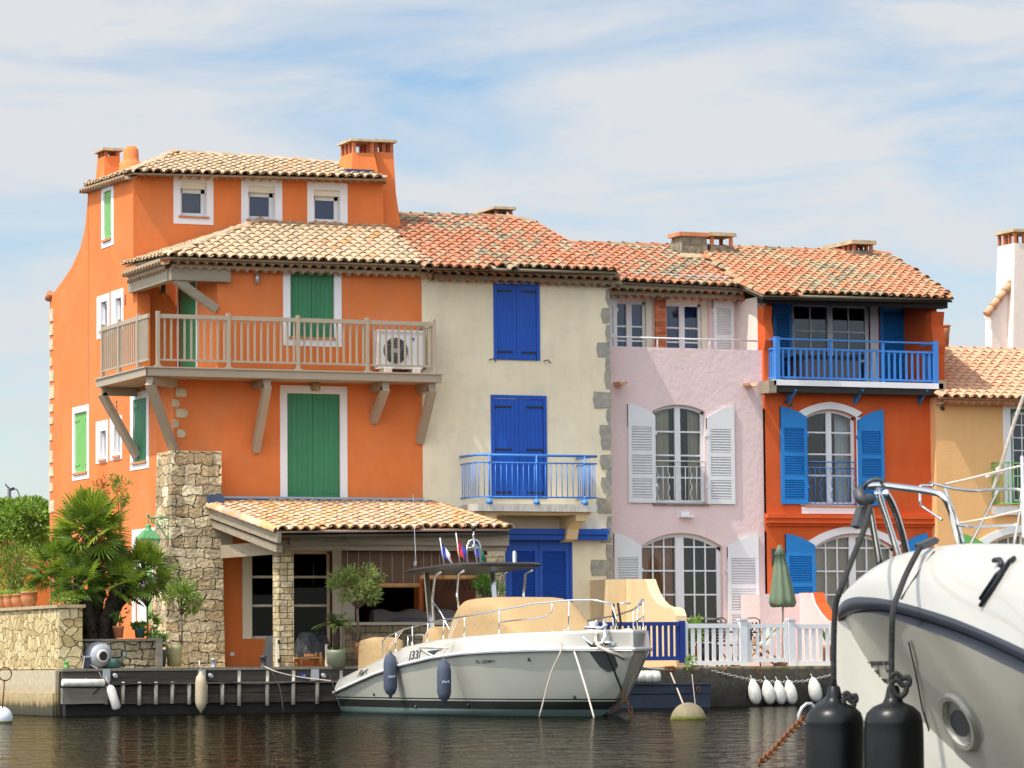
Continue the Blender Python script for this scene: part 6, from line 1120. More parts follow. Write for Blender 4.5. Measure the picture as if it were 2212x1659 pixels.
# bow rail
def drail(s, ins=.09): hr, zr, hd, zd_, *_ = lerp_tab(HT, s); return V((BX - max(hd - ins, .05), BY - s, zd_))
RT_ = [(2.62, 0.0), (2.55, .34), (2.8, .40), (3.7, .37), (4.6, .36), (5.6, .36), (6.6, .37), (7.6, .42), (8.6, .5), (9.3, .53), (9.75, .52), (10.05, .45)]
mb = MB()
for sg in (1, -1):
    pts = [V((BX - sg * (BX - drail(s).x), drail(s).y, drail(s).z + h_)) for s, h_ in RT_]; mb.tube(pts, .016, 8)
    q_ = [V((BX - sg * (BX - drail(s).x), drail(s).y, drail(s).z + h_)) for s, h_ in ((10.05, .45), (10.12, .2), (10.1, .0))]; mb.tube(q_, .016, 8)
    mb.tube([V((BX - sg * (BX - drail(s).x), drail(s).y, drail(s).z + h_)) for s, h_ in ((7.7, .22), (8.5, .24), (8.8, .27), (8.95, .34), (8.95, .5))], .013, 8)
mb.tube([V((BX - .1, BY - 10.05, drail(10.05).z + .45)), V((BX + .1, BY - 10.05, drail(10.05).z + .45))], .016, 8)
rail = mb.build('bow_rail', 'steel', BT)
for sg in (1, -1):
    for s in (3.25, 4.1, 4.85, 5.6, 6.45, 7.65, 9.3):
        a = drail(s); h_ = [x for x in RT_]; hh = lerp_tab([(q0, q1) for q0, q1 in RT_[1:]], s)[0]; mb = MB(); x_ = BX - sg * (BX - a.x); mb.tube([(x_, a.y, a.z + hh), (x_, a.y + .02, a.z)], .013, 8); mb.tube([(x_, a.y + .02, a.z), (x_, a.y + .02, a.z + .06)], .024, 8); mb.build('stanchion', 'steel', rail)
# stern rail and covers
mb = MB(); zz_ = lerp_tab(HT, 1.2)[3]; x_ = BX - 1.2; mb.tube([(x_ + .6, BY - .7, zz_), (x_ + .6, BY - .7, zz_ + .62), (x_ + .6, BY - 1.4, zz_ + .66), (x_ + .6, BY - 2.4, zz_ + .66), (x_ + .6, BY - 2.6, zz_)], .013, 8); mb.tube([(x_ + .6, BY - 1.6, zz_ + .65), (x_ + .6, BY - 1.6, zz_)], .012, 6); mb.build('stern_rail', 'steel', BT)
def cover(name, secs, material='tan_canvas', seed=1):
    r_ = random.Random(seed); mb = MB(); vs = []; n_ = 22
    for (s, hw_, zb_, zt2, ex) in secs:
        for k in range(n_ + 1):
            a = math.pi * k / n_; c_, sn = math.cos(a), math.sin(a); x = BX + off_x - hw_ * (abs(c_) ** ex) * (1 if c_ > 0 else -1); z = zb_ + (zt2 - zb_) * (abs(sn) ** ex) + r_.uniform(-.005, .005); vs.append((x + r_.uniform(-.006, .006), BY - s + r_.uniform(-.006, .006), z))
    m_ = n_ + 1; mb.add(vs, [(i * m_ + k, i * m_ + k + 1, (i + 1) * m_ + k + 1, (i + 1) * m_ + k) for i in range(len(secs) - 1) for k in range(n_)], smooth=True); mb.add([vs[k] for k in range(m_)], [tuple(range(m_))]); mb.add(vs[-m_:], [tuple(range(m_))]); return mb.build(name, material, BT)
off_x = 0.0
cover('console_cover', [(3.65, .55, 1.12, 1.30, .6), (3.75, .70, 1.12, 1.62, .55), (4.1, .78, 1.14, 1.86, .46), (4.5, .84, 1.18, 2.05, .40), (4.7, .86, 1.2, 2.09, .36), (5.4, .86, 1.24, 2.10, .34), (6.0, .86, 1.28, 2.08, .34), (6.3, .84, 1.3, 2.04, .36), (6.6, .82, 1.31, 1.86, .38), (7.0, .80, 1.33, 1.62, .42), (7.3, .76, 1.34, 1.50, .5), (7.45, .7, 1.35, 1.36, .6)])
off_x = -.55
cover('seat_cover', [(2.95, .26, .88, 1.15, .5), (3.0, .32, .88, 1.52, .42), (3.2, .35, .9, 1.60, .42), (3.5, .34, .95, 1.56, .45), (3.62, .30, 1.0, 1.2, .6)], seed=3)
off_x = -1.0
cover('stern_cover', [(.75, .28, .5, .9, .4), (.8, .30, .5, 1.38, .26), (1.3, .30, .6, 1.42, .26), (1.75, .28, .7, 1.38, .3), (1.82, .24, .75, 1.0, .5)], seed=4)
# hardtop
s0, s1 = 2.0, 4.95; zh = 2.66; hwid = .92; mb = MB(); pl_ = []
for (s, w_) in ((s0, hwid * .78), (s0 + .12, hwid * .95), (s0 + .5, hwid), (s1 - .6, hwid), (s1 - .2, hwid * .86), (s1, hwid * .55)): pl_.append((s, w_))
poly = [(BX - w_, BY - s) for s, w_ in pl_] + [(BX + w_, BY - s) for s, w_ in reversed(pl_)]; cx_, cy_ = BX, BY - (s0 + s1) / 2
lv = [(.94, -.035), (1.0, 0), (1.0, .02), (.93, .045), (.5, .06)]; vs = []
for f, dz in lv: vs += [(cx_ + (x - cx_) * f, cy_ + (y - cy_) * f, zh + dz - .03 * (y - cy_) / 1.3) for x, y in poly]
m_ = len(poly); mb.add(vs, [(i * m_ + k, i * m_ + (k + 1) % m_, (i + 1) * m_ + (k + 1) % m_, (i + 1) * m_ + k) for i in range(len(lv) - 1) for k in range(m_)] + [tuple(range(m_)), tuple(range(len(vs) - m_, len(vs)))]); top = mb.build('hardtop', 'charcoal_top', BT)
mb = MB()
for x in (BX - .66, BX + .66):
    mb.beam((x, BY - 2.7, zh - .04), (x, BY - 3.05, .95), .09, .06); mb.tube([(x, BY - 3.5, zh - .05), (x, BY - 3.15, zh - .12), (x, BY - 3.0, zh - .55), (x, BY - 3.1, 1.2), (x, BY - 3.12, 1.0)], .026, 8); mb.tube([(x, BY - 3.0, zh - .6), (x, BY - 3.45, zh - .82), (x, BY - 3.95, 1.45)], .026, 8); mb.tube([(x, BY - 4.6, zh - .06), (x, BY - 4.3, zh - .12), (x, BY - 4.2, zh - .5), (x, BY - 4.3, 1.9)], .022, 8)
mb.build('hardtop_frame', 'steel', BT)
mb = MB(); a = V((BX - .78, BY - 2.5, zh + .08)); mb.tube([a, a + V((-.0, .1, .04)), a + V((0, .0, .06))], .018, 6); b_ = V((BX - .78, BY - 2.5, zh + .06)); tip = at(892, 1067, b_.y + .3); mb.tube([b_, b_.lerp(tip, .25), tip], [.011, .007, .003], 6); mb.build('antenna', 'grey_plastic', top)
c_ = V((BX - .05, BY - 3.55, zh + .08)); mb = MB(); mb.tube([c_ + V((-.13, 0, 0)), c_ + V((-.13, 0, .34)), c_ + V((-.09, 0, .42)), c_ + V((0, 0, .46)), c_ + V((.09, 0, .42)), c_ + V((.13, 0, .34)), c_ + V((.13, 0, 0))], .018, 8); mb.tube([c_ + V((-.13, 0, .3)), c_ + V((.13, 0, .3))], .012, 6); mb.tube([c_ + V((0, 0, .46)), c_ + V((0, 0, .62))], .012, 6); mb.build('light_arch', 'steel', top)
mb = MB(); mb.lathe([(.03, .62), (.045, .64), (.045, .68), (.03, .7)], c_, 10); mb.build('mast_light', 'ink', top); mb = MB(); mb.lathe([(.05, 0), (.06, .04), (.05, .1)], c_ + V((0, .02, .31)), 10, ax=(0, -1, 0)); mb.build('search_light', 'dull_steel', top)
c2_ = V((BX + .7, BY - 3.7, zh + .06)); mb = MB(); mb.lathe([(.05, 0), (.05, .05), (.04, .06), (.045, .2), (.03, .26)], c2_, 12); mb.build('signal_horn', 'dull_steel', top)
def flag(base, bands, hgt, wid, label, sw):
    o = thing('flag', label, 'flag', base, 'small flags on the boat hardtop'); mb = MB(); tp = base + V((-.08, 0, hgt)); mb.tube([base, tp], .011, 6); mb.build('staff', 'white_paint', o)
    n_ = 9
    for bi, m_ in enumerate(bands):
        vs = []
        for i in range(4):
            q_ = (bi + i / 3) / len(bands)
            for k in range(n_ + 1):
                f = k / n_; x = q_ * wid; vs.append(tp + V((-.0, 0, -.02)) + (base - tp) * (.62 * f) + V((x * (.75 + .25 * f) + .02 * math.sin(f * 5 + q_ * 4), .04 * math.sin(q_ * 6 + f * 3), -sw * q_ * wid * (1 - .3 * f))))
        mb = MB(); m2 = n_ + 1; mb.add(vs, [(i * m2 + k, i * m2 + k + 1, (i + 1) * m2 + k + 1, (i + 1) * m2 + k) for i in range(3) for k in range(n_)], smooth=True); mb.build('cloth', m_, o)
flag(V((BX - .62, BY - 3.5, zh + .06)), ['flag_blue', 'flag_white', 'flag_red'], .5, .34, 'french tricolour flag drooping from a short staff on the hardtop', 1.2)
flag(V((BX - .22, BY - 3.3, zh + .06)), ['flag_red', 'flag_blue', 'flag_red'], .6, .36, 'red and blue flag drooping behind the steel light arch', 1.3)
flag(V((BX + .12, BY - 3.3, zh + .06)), ['flag_blue', 'flag_green', 'flag_green'], .58, .36, 'blue and green flag drooping right of the steel light arch', 1.3)
# anchor, windlass
a = at(1300, 1388, BY - 10.1); mb = MB(); mb.tube([a + V((-.35, 0, .10)), a + V((-.2, -.03, -.04)), a + V((-.02, -.04, -.02)), a + V((.05, -.04, .1)), a + V((.04, 0, .38))], [.012, .045, .05, .04, .025], 8); mb.tube([a + V((.0, -.04, .0)), a + V((.22, 0, -.02)), a + V((.34, .02, .08))], [.05, .035, .01], 8); mb.tube([a + V((-.25, .15, .26)), a + V((0, 0, .24)), a + V((.04, -.1, .30))], .03, 6); mb.build('anchor', 'steel', BT)
mb = MB(); c_ = V((BX - .25, BY - 9.3, 1.45)); mb.lathe([(.12, 0), (.12, .08), (.07, .1), (.09, .14), (.05, .16)], c_, 14); mb.build('windlass', 'steel', BT)
mb = MB(); a = drail(10.0) + V((.1, 0, .44)); mb.tube([a, a + V((-.05, -.08, -.15)), a + V((0, -.1, -.4)), a + V((.06, -.04, -.55)), a + V((.12, -.02, -.3)), a + V((.08, 0, .02))], .02, 6); mb.tube([a + V((.02 + .07 * math.cos(k), -.05, -.52 + .05 * math.sin(k))) for k in range(7)], .02, 6); mb.build('coiled_rope', 'black_rope', BT)
# fenders on the starboard side
def fender(px, py0, py1, Y, r, lb, grp, mt='fender_navy'):
    p0, p1 = at(px, py0, Y), at(px, py1, Y); h_ = p0.z - p1.z; c_ = V((p0.x, Y, p1.z)); o = thing('fender', lb, 'fender', c_, grp); mb = MB()
    mb.lathe([(.02, 0), (.035, .05), (r * .7, .09), (r, .2), (r, h_ - .22), (r * .8, h_ - .1), (.035, h_ - .04), (.025, h_)], c_, 16); mb.build('body', mt, o); return o, c_ + V((0, 0, h_))
f1, tp1 = fender(843, 1407, 1508, BY - 3.8, .125, 'navy fabric fender hanging nearer the stern of the white boat', 'navy fenders on the white boat'); f2, tp2 = fender(959, 1422, 1521, BY - 6.4, .125, 'navy fabric fender hanging amidships below the side vent', 'navy fenders on the white boat')
for f_, tp_, s in ((f1, tp1, 3.6), (f2, tp2, 6.2)):
    a = drail(s) + V((0, 0, .36)); mb = MB(); mb.tube([a, tp_ + V((-.01, 0, .05)), tp_], .009, 5); mb.tube([a + V((0, .1, 0)), tp_ + V((0, .05, .1)), tp_], .008, 5); mb.build('lanyard', 'pale_rope', f_)
    c_ = base_of(f_); text('Fiart', .05, 'pale_ink', f_, c_ + V((-.09, -.118, .36)), (1, -.15, .12), (0, 0, 1), 'lettering', 1.0, .2)
# mooring lines
def rope(name, pts, r, m_, label, cat='rope', grp=None, n=6, sub=6):
    P = [V(p) for p in pts]; out_ = []
    for i in range(len(P) - 1):
        p0, p1, p2, p3 = P[max(i - 1, 0)], P[i], P[i + 1], P[min(i + 2, len(P) - 1)]
        for k in range(sub): f = k / sub; out_.append(.5 * ((2 * p1) + (p2 - p0) * f + (2 * p0 - 5 * p1 + 4 * p2 - p3) * f * f + (3 * p1 - p0 - 3 * p2 + p3) * f ** 3))
    out_.append(P[-1]); mb = MB(); mb.tube(out_, r, n); return tag(mb.build(name, m_), label, cat, grp)
yb = BY - 9.0
rope('mooring_rope', [V((BX - .75, yb + .3, 1.47)), at(1212, 1400, yb - .35), at(1190, 1455, yb - .3), at(1165, 1549, yb - .2)], .013, 'pale_rope', 'twisted beige mooring rope dropping from the bow into the water, left of two')
rope('mooring_rope', [V((BX - .65, yb, 1.47)), at(1236, 1395, yb - .4), at(1262, 1475, yb - .9), at(1284, 1553, yb - 1.1)], .017, 'white_rope', 'straight pale mooring rope with blue mark dropping steeply from the bow')
yq = YQ - .05
rope('mooring_rope', [V((BX - .3, BY - 9.6, 1.5)), at(1290, 1392, -15.1), at(1335, 1416, -15.3), at(1362, 1431, -13.5), at(1392, 1443, -9), at(1435, 1447, yq - .1)], .028, 'pale_rope', 'thick doubled mooring rope running from the bow to the quay shackle')
rope('mooring_rope', [at(1305, 1400, BY - 10.2), at(1322, 1438, BY - 10.1), at(1343, 1490, BY - 9.9)], .018, 'black_rope', 'black mooring rope dropping from the anchor roller to a rusty chain')
rope('mooring_rope', [at(572, 1440, yj - .06), at(600, 1452, yj - .3), at(650, 1463, yj - .4), at(718, 1471, BY - .2)], .012, 'pale_rope', 'thin tan mooring rope from the jetty bollard to the boat stern')
rope('mooring_rope', [at(586, 1448, yj - .1), at(605, 1488, yj - .25), at(612, 1536, yj - .3)], .012, 'dark_wood', 'dark rope hanging from the jetty bollard down to the water')
rope('hose', [at(200, 1500, yj - .1), at(232, 1478, yj - .1), at(300, 1477, yj - .12), at(400, 1474, yj - .1), at(440, 1468, yj - .12), at(540, 1478, yj - .1), at(640, 1474, yj - .1), at(700, 1470, yj - .1)], .014, 'black_rope', 'black cable draped along the timber jetty front', 'hose')
rope('mooring_rope', [at(713, 1460, BY - .3), at(726, 1500, BY - .6), at(737, 1535, BY - .8)], .01, 'black_rope', 'thin black rope hanging at the stern corner of the white boat')
rope('mooring_rope', [at(1448, 1452, yq - .1), at(1462, 1486, yq - .7), at(1477, 1524, yq - 1.9)], .017, 'pale_rope', 'tan rope from the quay shackle down to the left of the dirty round buoy')
rope('mooring_rope', [at(1495, 1457, yq - .8), at(1499, 1495, yq - .85), at(1503, 1530, yq - .9)], .011, 'pale_rope', 'thin rope falling from the blue pontoon behind the dirty round buoy')
def chain(pts, r, ln, m_, label, grp=None, name='chain'):
    P = [V(p) for p in pts]; tot = sum((b - a).length for a, b in zip(P[:-1], P[1:])); n_ = int(tot / (ln * .80)); mb = MB(); d_ = 0
    def pos(x):
        for a, b in zip(P[:-1], P[1:]):
            l_ = (b - a).length
            if x <= l_: return a + (b - a) * (x / l_), (b - a).normalized()
            x -= l_
        return P[-1], (P[-1] - P[-2]).normalized()
    for i in range(n_):
        c_, d = pos((i + .5) * tot / n_); u = d.orthogonal().normalized(); w_ = d.cross(u); e = (u if i % 2 else w_) * .7 + (w_ if i % 2 else -u) * .7; mb.tube([c_ + d * (ln / 2 * math.cos(k * math.pi / 5)) + e * (ln * .27 * math.sin(k * math.pi / 5)) for k in range(10)], r, 5, closed=True)
    return tag(mb.build(name, m_), label, 'chain', grp)
chain([at(1343, 1490, BY - 9.9), at(1352, 1512, BY - 9.9), at(1361, 1530, BY - 9.9), at(1367, 1552, BY - 9.9)], .011, .12, 'rust', 'short rusty chain hanging below the black rope into the water')
chain([at(1538, 1449, yq), at(1600, 1464, yq - .06), at(1640, 1471, yq - .1), at(1700, 1474, yq - .12), at(1740, 1471, yq - .1), at(1790, 1460, yq - .06), at(1845, 1444, yq)], .009, .085, 'galvanised', 'galvanised chain sagging along the dark quay above white fenders')
mb = MB(); a = at(1442, 1445, yq - .1); mb.tube([a + V((.12 * math.cos(k * .63), -.02, .04 * math.sin(k * .63))) for k in range(10)], .018, 6, closed=True); mb.tube([a + V((.1 + .07 * math.cos(k * .63), .0, .05 * math.sin(k * .63))) for k in range(10)], .016, 6, closed=True); tag(mb.build('shackle', 'rust'), 'rusty steel shackle joining ropes at the quay edge', 'shackle')
for u, v in ((1566, 1453), (1640, 1450)):
    a = at(u, v, yq); mb = MB(); mb.tube([a + V((.05 * math.cos(k * .52), -.02, .06 * math.sin(k * .52))) for k in range(12)], .011, 6, closed=True); tag(mb.build('mooring_ring', 'rust'), 'rusty iron mooring ring on the dark quay ' + ('near the pontoon end' if u < 1600 else 'right of the first ring above the fenders'), 'ring')
# white fenders on the quay wall
for i, (X_, y0, y1, w_, lb) in enumerate(((1128, 1170, 1352, 90, 'leftmost white fender standing apart from the trio on the quay wall'), (1230, 1178, 1352, 94, 'white fender at the left of the close trio on the quay wall'), (1312, 1180, 1352, 84, 'slim white fender in the middle of the close trio'), (1392, 1178, 1352, 92, 'leaning white fender at the right of the close trio'), (1570, 1158, 1334, 98, 'lone white fender hanging higher near the dark rope'))):
    (u, va), (_, vb) = k8(X_, y0), k8(X_, y1); p0, p1 = at(u - 4, va, yq - .16), at(u + 6, vb, yq - .16); r_ = w_ / 1.952 / 1.736 / 105 / 2; d = (p0 - p1); h_ = d.length; o = thing('fender', lb, 'fender', p1, 'white fenders on the quay wall'); mb = MB()
    mb.lathe([(.02, 0), (r_ * .55, .03), (r_ * .92, .1), (r_, .2), (r_, h_ - .24), (r_ * .88, h_ - .14), (r_ * .5, h_ - .03), (r_ * .3, h_), (.02, h_ + .02)], p1, 18, ax=d); mb.build('body', 'fender_white', o); mb = MB(); mb.tube([p0, p0 + V((0, .08, .09))], .01, 5); mb.build('lanyard', 'pale_rope', o)
o, tp_ = fender(434, 1450, 1540, yj - .2, .11, 'beige cylindrical fender hanging from the jetty into the water', 'fenders on the timber jetty', 'fender_beige'); mb = MB(); mb.tube([tp_, tp_ + V((-.02, .05, .2))], .015, 5); mb.build('lanyard', 'pale_rope', o)
p0, p1 = at(237, 1480, yj - .2), at(253, 1533, yj - .25); d = p0 - p1; h_ = d.length; o = thing('fender', 'pale grey fender hanging tilted beside the jetty fender strips', 'fender', p1, 'fenders on the timber jetty'); mb = MB(); mb.lathe([(.05, 0), (.085, .04), (.085, h_ - .1), (.06, h_ - .03), (.02, h_)], p1, 16, ax=d); mb.build('body', 'fender_white', o); mb = MB(); mb.tube([p0, p0 + V((-.06, .05, .14)), at(233, 1462, yj - .08)], .012, 5); mb.build('lanyard', 'pale_rope', o)
# buoys
def buoy(u, v, Y, r, lb, mt, alg=True):
    c_ = at(u, v, Y); o = thing('mooring_buoy', lb, 'buoy', c_); mb = MB(); n_ = 14; mb.lathe([(max(r * math.cos(-1.2 + 2.77 * k / n_), .004), r * math.sin(-1.2 + 2.77 * k / n_)) for k in range(n_ + 1)], c_, 28); mb.build('float', mt, o)
    if alg: zr_ = .015 - c_.z; rr_ = math.sqrt(r * r - zr_ * zr_); mb = MB(); mb.lathe([(rr_ + .005, -.05 - c_.z), (rr_ + .012, zr_), (rr_ - .004, .05 - c_.z)], c_, 40); mb.build('weed_ring', 'algae', o)
    return o, c_
Yb1 = atZ(1487, 1554, 0).y; sc = (atD(1500, 1500, 1) - atD(1499, 1500, 1)).length; Db = (at(1487, 1554, Yb1) - CAM).dot(FWL); r_ = 38 * sc * Db
buoy(1487, 1556, Yb1 + .1, r_, 'round dirty buoy with a weed ring floating beside the white boat bow', 'dirty_buoy')
Yb2 = atZ(5, 1562, 0).y; Db = (at(5, 1560, Yb2) - CAM).dot(FWL); o, c_ = buoy(2, 1551, Yb2 + .1, 25 * sc * Db, 'white mooring buoy with a ring rod cut by the left edge', 'buoy_white'); a = atD(5, 1530, Db); b = atD(10, 1468, Db); mb = MB(); mb.tube([a, b], .012, 6); k_ = atD(11, 1456, Db); mb.tube([k_ + V((.11 * math.cos(i * .45), 0, .11 * math.sin(i * .45))) for i in range(14)], .012, 6, closed=True); mb.build('ring_rod', 'rust', o)
# ================================================================= near boat on the right
NB = thing('motor_yacht', 'large white yacht bow close up with steel pulpit and dark rubbing strake', 'boat', atD(2200, 1850, 15.5))
U_ = [1810, 1824, 1857, 1928, 2035, 2115, 2212, 2330, 2480, 2700]
DD = [17.5, 17.38, 17.15, 16.75, 16.15, 15.7, 15.1, 14.4, 13.5, 12.4]
c_rt = [1314, 1297, 1289, 1297, 1327, 1358, 1402, 1462, 1545, 1670]; c_rb = [1345, 1330, 1321, 1323, 1354, 1384, 1430, 1492, 1578, 1708]
tu = [1813, 1842, 1884, 1950, 2055, 2132, 2215, 2330, 2480, 2700]; tv = [1300, 1264, 1228, 1196, 1177, 1175, 1177, 1186, 1200, 1225]; tD = [17.5, 17.40, 17.18, 16.92, 16.45, 16.05, 15.55, 14.95, 14.1, 13.1]
P_rt = [atD(u, v, d) for u, v, d in zip(U_, c_rt, DD)]; P_rb = [atD(u + (2 if i else 0), v, d + .02) for i, (u, v, d) in enumerate(zip(U_, c_rb, DD))]
P_tp = [atD(u, v, d) for u, v, d in zip(tu, tv, tD)]
hu0 = [1813, 1826, 1850, 1900, 1990, 2070, 2165, 2290, 2445, 2670]
P_h0 = [atD(u, v, d + .06) for u, v, d in zip(hu0, [v + 4 for v in c_rb], DD)]
lu = [1985, 1993, 2015, 2060, 2140, 2215, 2300, 2410, 2560, 2780]; lD = [17.2, 17.15, 17.05, 16.8, 16.4, 16.0, 15.5, 14.9, 14.1, 13.0]
P_lo = []
for u, d in zip(lu, lD): q = atD(u, 1500, d); P_lo.append(V((q.x, q.y, -.05)))
def bulge(a, b, f, amt, up=.0):
    q = a.lerp(b, f); o_ = (CAM - q); o_.z = 0; return q + o_.normalized() * amt * math.sin(f * math.pi) + V((0, 0, up * math.sin(f * math.pi)))
Tm = (P_rt[0] + P_rb[0]) / 2; vdir = (P_rt[-1] - P_rt[0]); vdir.z = 0; vdir.normalize()
cdir = Matrix.Rotation(math.radians(19), 3, 'Z') @ vdir
pn = V((-cdir.y, cdir.x, 0))
def mir(p): return p - pn * (2 * (p - Tm).dot(pn)) if abs((p - Tm).dot(pn)) > 1e-6 else p
def loft(mb, rows):
    n_ = len(rows[0]); vs = [p for r_ in rows for p in r_]; mb.add(vs, [(i * n_ + k, i * n_ + k + 1, (i + 1) * n_ + k + 1, (i + 1) * n_ + k) for i in range(len(rows) - 1) for k in range(n_ - 1)], smooth=True)
def dens(P, sub=5):
    o_ = []
    for i in range(len(P) - 1):
        p0, p1, p2, p3 = P[max(i - 1, 0)], P[i], P[i + 1], P[min(i + 2, len(P) - 1)]
        for k in range(sub): f = k / sub; o_.append(.5 * ((2 * p1) + (p2 - p0) * f + (2 * p0 - 5 * p1 + 4 * p2 - p3) * f * f + (3 * p1 - p0 - 3 * p2 + p3) * f ** 3))
    return o_ + [P[-1]]
rt_, rb_, tp_, h0_, lo_ = [dens(P) for P in (P_rt, P_rb, P_tp, P_h0, P_lo)]
def flare(a, b, f, i):
    q = a.lerp(b, f); s_ = b - a; s_.z = 0; return q + s_ * (.46 * min(1, max(0, i - 3) / 16) * math.sin(math.pi * min(1, f * 1.0)))
hull_rows = [[flare(a, b, f, i) for i, (a, b) in enumerate(zip(h0_, lo_))] for f in [k / 14 for k in range(15)]]
mat('gelcoat_cream', (.35, .33, .27), rough=.22, coat=.4, var=.04, vscale=3, stretch=(1, 1, .3)); mb = MB(); loft(mb, hull_rows); loft(mb, [[mir(p) for p in r_] for r_ in hull_rows]); mb.quad(hull_rows[0][-1], hull_rows[-1][-1], mir(hull_rows[-1][-1]), mir(hull_rows[0][-1])); mb.build('hull', 'gelcoat_cream', NB)
top_rows = [[bulge(a, b, f, .07 * min(1, i / 12), .02) for i, (a, b) in enumerate(zip(rt_, tp_))] for f in [k / 10 for k in range(11)]]
ctr = []
for p in tp_: m_ = (p + mir(p)) / 2; ctr.append(m_ + V((0, 0, -.02)))
top_rows.append([a.lerp(b, .12) + V((0, 0, .004)) for a, b in zip(tp_, ctr)]); top_rows.append(ctr)
mb = MB(); loft(mb, top_rows); loft(mb, [[mir(p) for p in r_] for r_ in top_rows]); mb.build('deck_moulding', 'gelcoat', NB)
def strake(P, Q):
    rows = []
    for k in range(7):
        a = math.pi * k / 6; rows.append([(p.lerp(q, (1 - math.cos(a)) / 2)) + ((lambda o_: (o_ - V((0, 0, o_.z))).normalized())(CAM - p) * .055 * math.sin(a)) for p, q in zip(P, Q)])
    return rows
mb = MB(); s_r = strake(rt_, rb_); loft(mb, s_r); loft(mb, [[mir(p) for p in r_] for r_ in s_r]); loft(mb, [rb_, h0_]); loft(mb, [[mir(p) for p in rb_], [mir(p) for p in h0_]])
# nose cap joining the two sides
nose = [[r_[0] for r_ in s_r], [mir(r_[0]) for r_ in s_r]]; loft(mb, nose); mb.build('rubbing_strake', 'strake_rubber', NB)
bv = BVHTree.FromPolygons([tuple(p) for r_ in hull_rows for p in r_], [(i * len(h0_) + k, i * len(h0_) + k + 1, (i + 1) * len(h0_) + k + 1, (i + 1) * len(h0_) + k) for i in range(len(hull_rows) - 1) for k in range(len(h0_) - 1)])
bvt = BVHTree.FromPolygons([tuple(p) for r_ in top_rows for p in r_], [(i * len(h0_) + k, i * len(h0_) + k + 1, (i + 1) * len(h0_) + k + 1, (i + 1) * len(h0_) + k) for i in range(len(top_rows) - 1) for k in range(len(h0_) - 1)])
def hit(u, v, B=None, off=.004):
    d = ray(u, v).normalized(); loc, nrm, ix, ds = (B or bv).ray_cast(CAM, d)
    if loc is None: return atD(u, v, 16.0), V((0, -1, 0))
    if nrm.dot(d) > 0: nrm = -nrm
    return loc + nrm * off, nrm
# porthole
cp, nr = hit(2077, 1557, off=0); ex_ = V((0, 0, 1)); ex_ = (ex_ - nr * ex_.dot(nr)).normalized(); ey_ = nr.cross(ex_); tl = Matrix.Rotation(math.radians(17), 3, nr); ex_, ey_ = tl @ ex_, tl @ ey_
def oval(rx_, ry_, off, dx=0, dz=0, n_=32):
    rx_ *= 1.7; return [cp + nr * off + ex_ * (ry_ * math.cos(2 * math.pi * k / n_) + dz) + ey_ * (rx_ * math.sin(2 * math.pi * k / n_) + dx) for k in range(n_)]
sc_ = 15.9 / FPX; mb = MB(); A = oval(50 * sc_, 71 * sc_, .0); B_ = oval(45 * sc_, 65 * sc_, .03); C_ = oval(39 * sc_, 54 * sc_, .028); D_ = oval(36 * sc_, 49 * sc_, .004)
for P, Q in ((A, B_), (B_, C_), (C_, D_)): n_ = 32; mb.add(P + Q, [(k, (k + 1) % n_, n_ + (k + 1) % n_, n_ + k) for k in range(n_)], smooth=True)
ph = mb.build('porthole', 'gelcoat_cream', NB); mb = MB(); n_ = 32; A = oval(36 * sc_, 49 * sc_, .006); B_ = oval(31 * sc_, 31 * sc_, .012, 0, -.008); mb.add(A + B_, [(k, (k + 1) % n_, n_ + (k + 1) % n_, n_ + k) for k in range(n_)], smooth=True); mb.build('porthole_rim', 'dull_steel', ph); mb = MB(); mb.add(oval(32 * sc_, 32 * sc_, .010, 0, -.006), [tuple(range(32))]); mb.build('porthole_glass', 'dark_grey', ph)
# broken block lettering near the stem
k3 = lambda X_, Y_: ((2700 + X_ / 2.765) / 1.736, (2300 + Y_ / 2.765) / 1.736)
def patch(pts):
    h_ = [hit(*k3(*p), off=.003) for p in pts]; mb = MB(); mb.add([q[0] for q in h_], [(0, 1, 2, 3)]); return mb
mb = MB()
for pts in [((1505, 498), (1550, 498), (1562, 545), (1520, 545)), ((1528, 588), (1578, 588), (1585, 630), (1540, 630)), ((1480, 675), (1535, 675), (1545, 718), (1495, 718)), ((1565, 495), (1622, 497), (1630, 540), (1575, 540)), ((1585, 588), (1640, 588), (1648, 630), (1592, 630)), ((1630, 497), (1690, 495), (1700, 538), (1640, 538)), ((1670, 675), (1740, 680), (1740, 718), (1678, 718)), ((1705, 495), (1770, 495), (1775, 535), (1712, 535)), ((1725, 588), (1775, 588), (1778, 610), (1730, 610)),
            ((1505, 498), (1513, 498), (1560, 718), (1552, 718)), ((1562, 498), (1570, 498), (1612, 718), (1604, 718)), ((1628, 498), (1636, 498), (1668, 718), (1660, 718)), ((1705, 498), (1712, 498), (1735, 600), (1728, 600))]:
    q = patch(pts); mb.add(q.v, q.f)
mb.build('hull_lettering', 'ink', NB)
# pulpit
def stl(pts, r, name='pulpit_rail', m_='steel', par=NB, n=12): mb = MB(); mb.tube(dens([atD(*p) for p in pts], 4), r, n); return mb.build(name, m_, par)
pu = stl([(1878, 1050, 17.3), (1905, 1049, 17.2), (1960, 1055, 17), (2010, 1062, 16.8), (2036, 1071, 16.7), (2052, 1098, 16.7), (2062, 1135, 16.75), (2070, 1165, 16.8), (2076, 1185, 16.85)], .0165)
stl([(1895, 1060, 17.3), (1915, 1120, 17.35), (1950, 1226, 17.4)], .0165); stl([(1876, 1082, 17.3), (1886, 1140, 17.35), (1902, 1222, 17.42)], .0165); stl([(1912, 1062, 17.6), (1930, 1095, 17.65), (1948, 1150, 17.7), (1962, 1212, 17.75)], .0165)
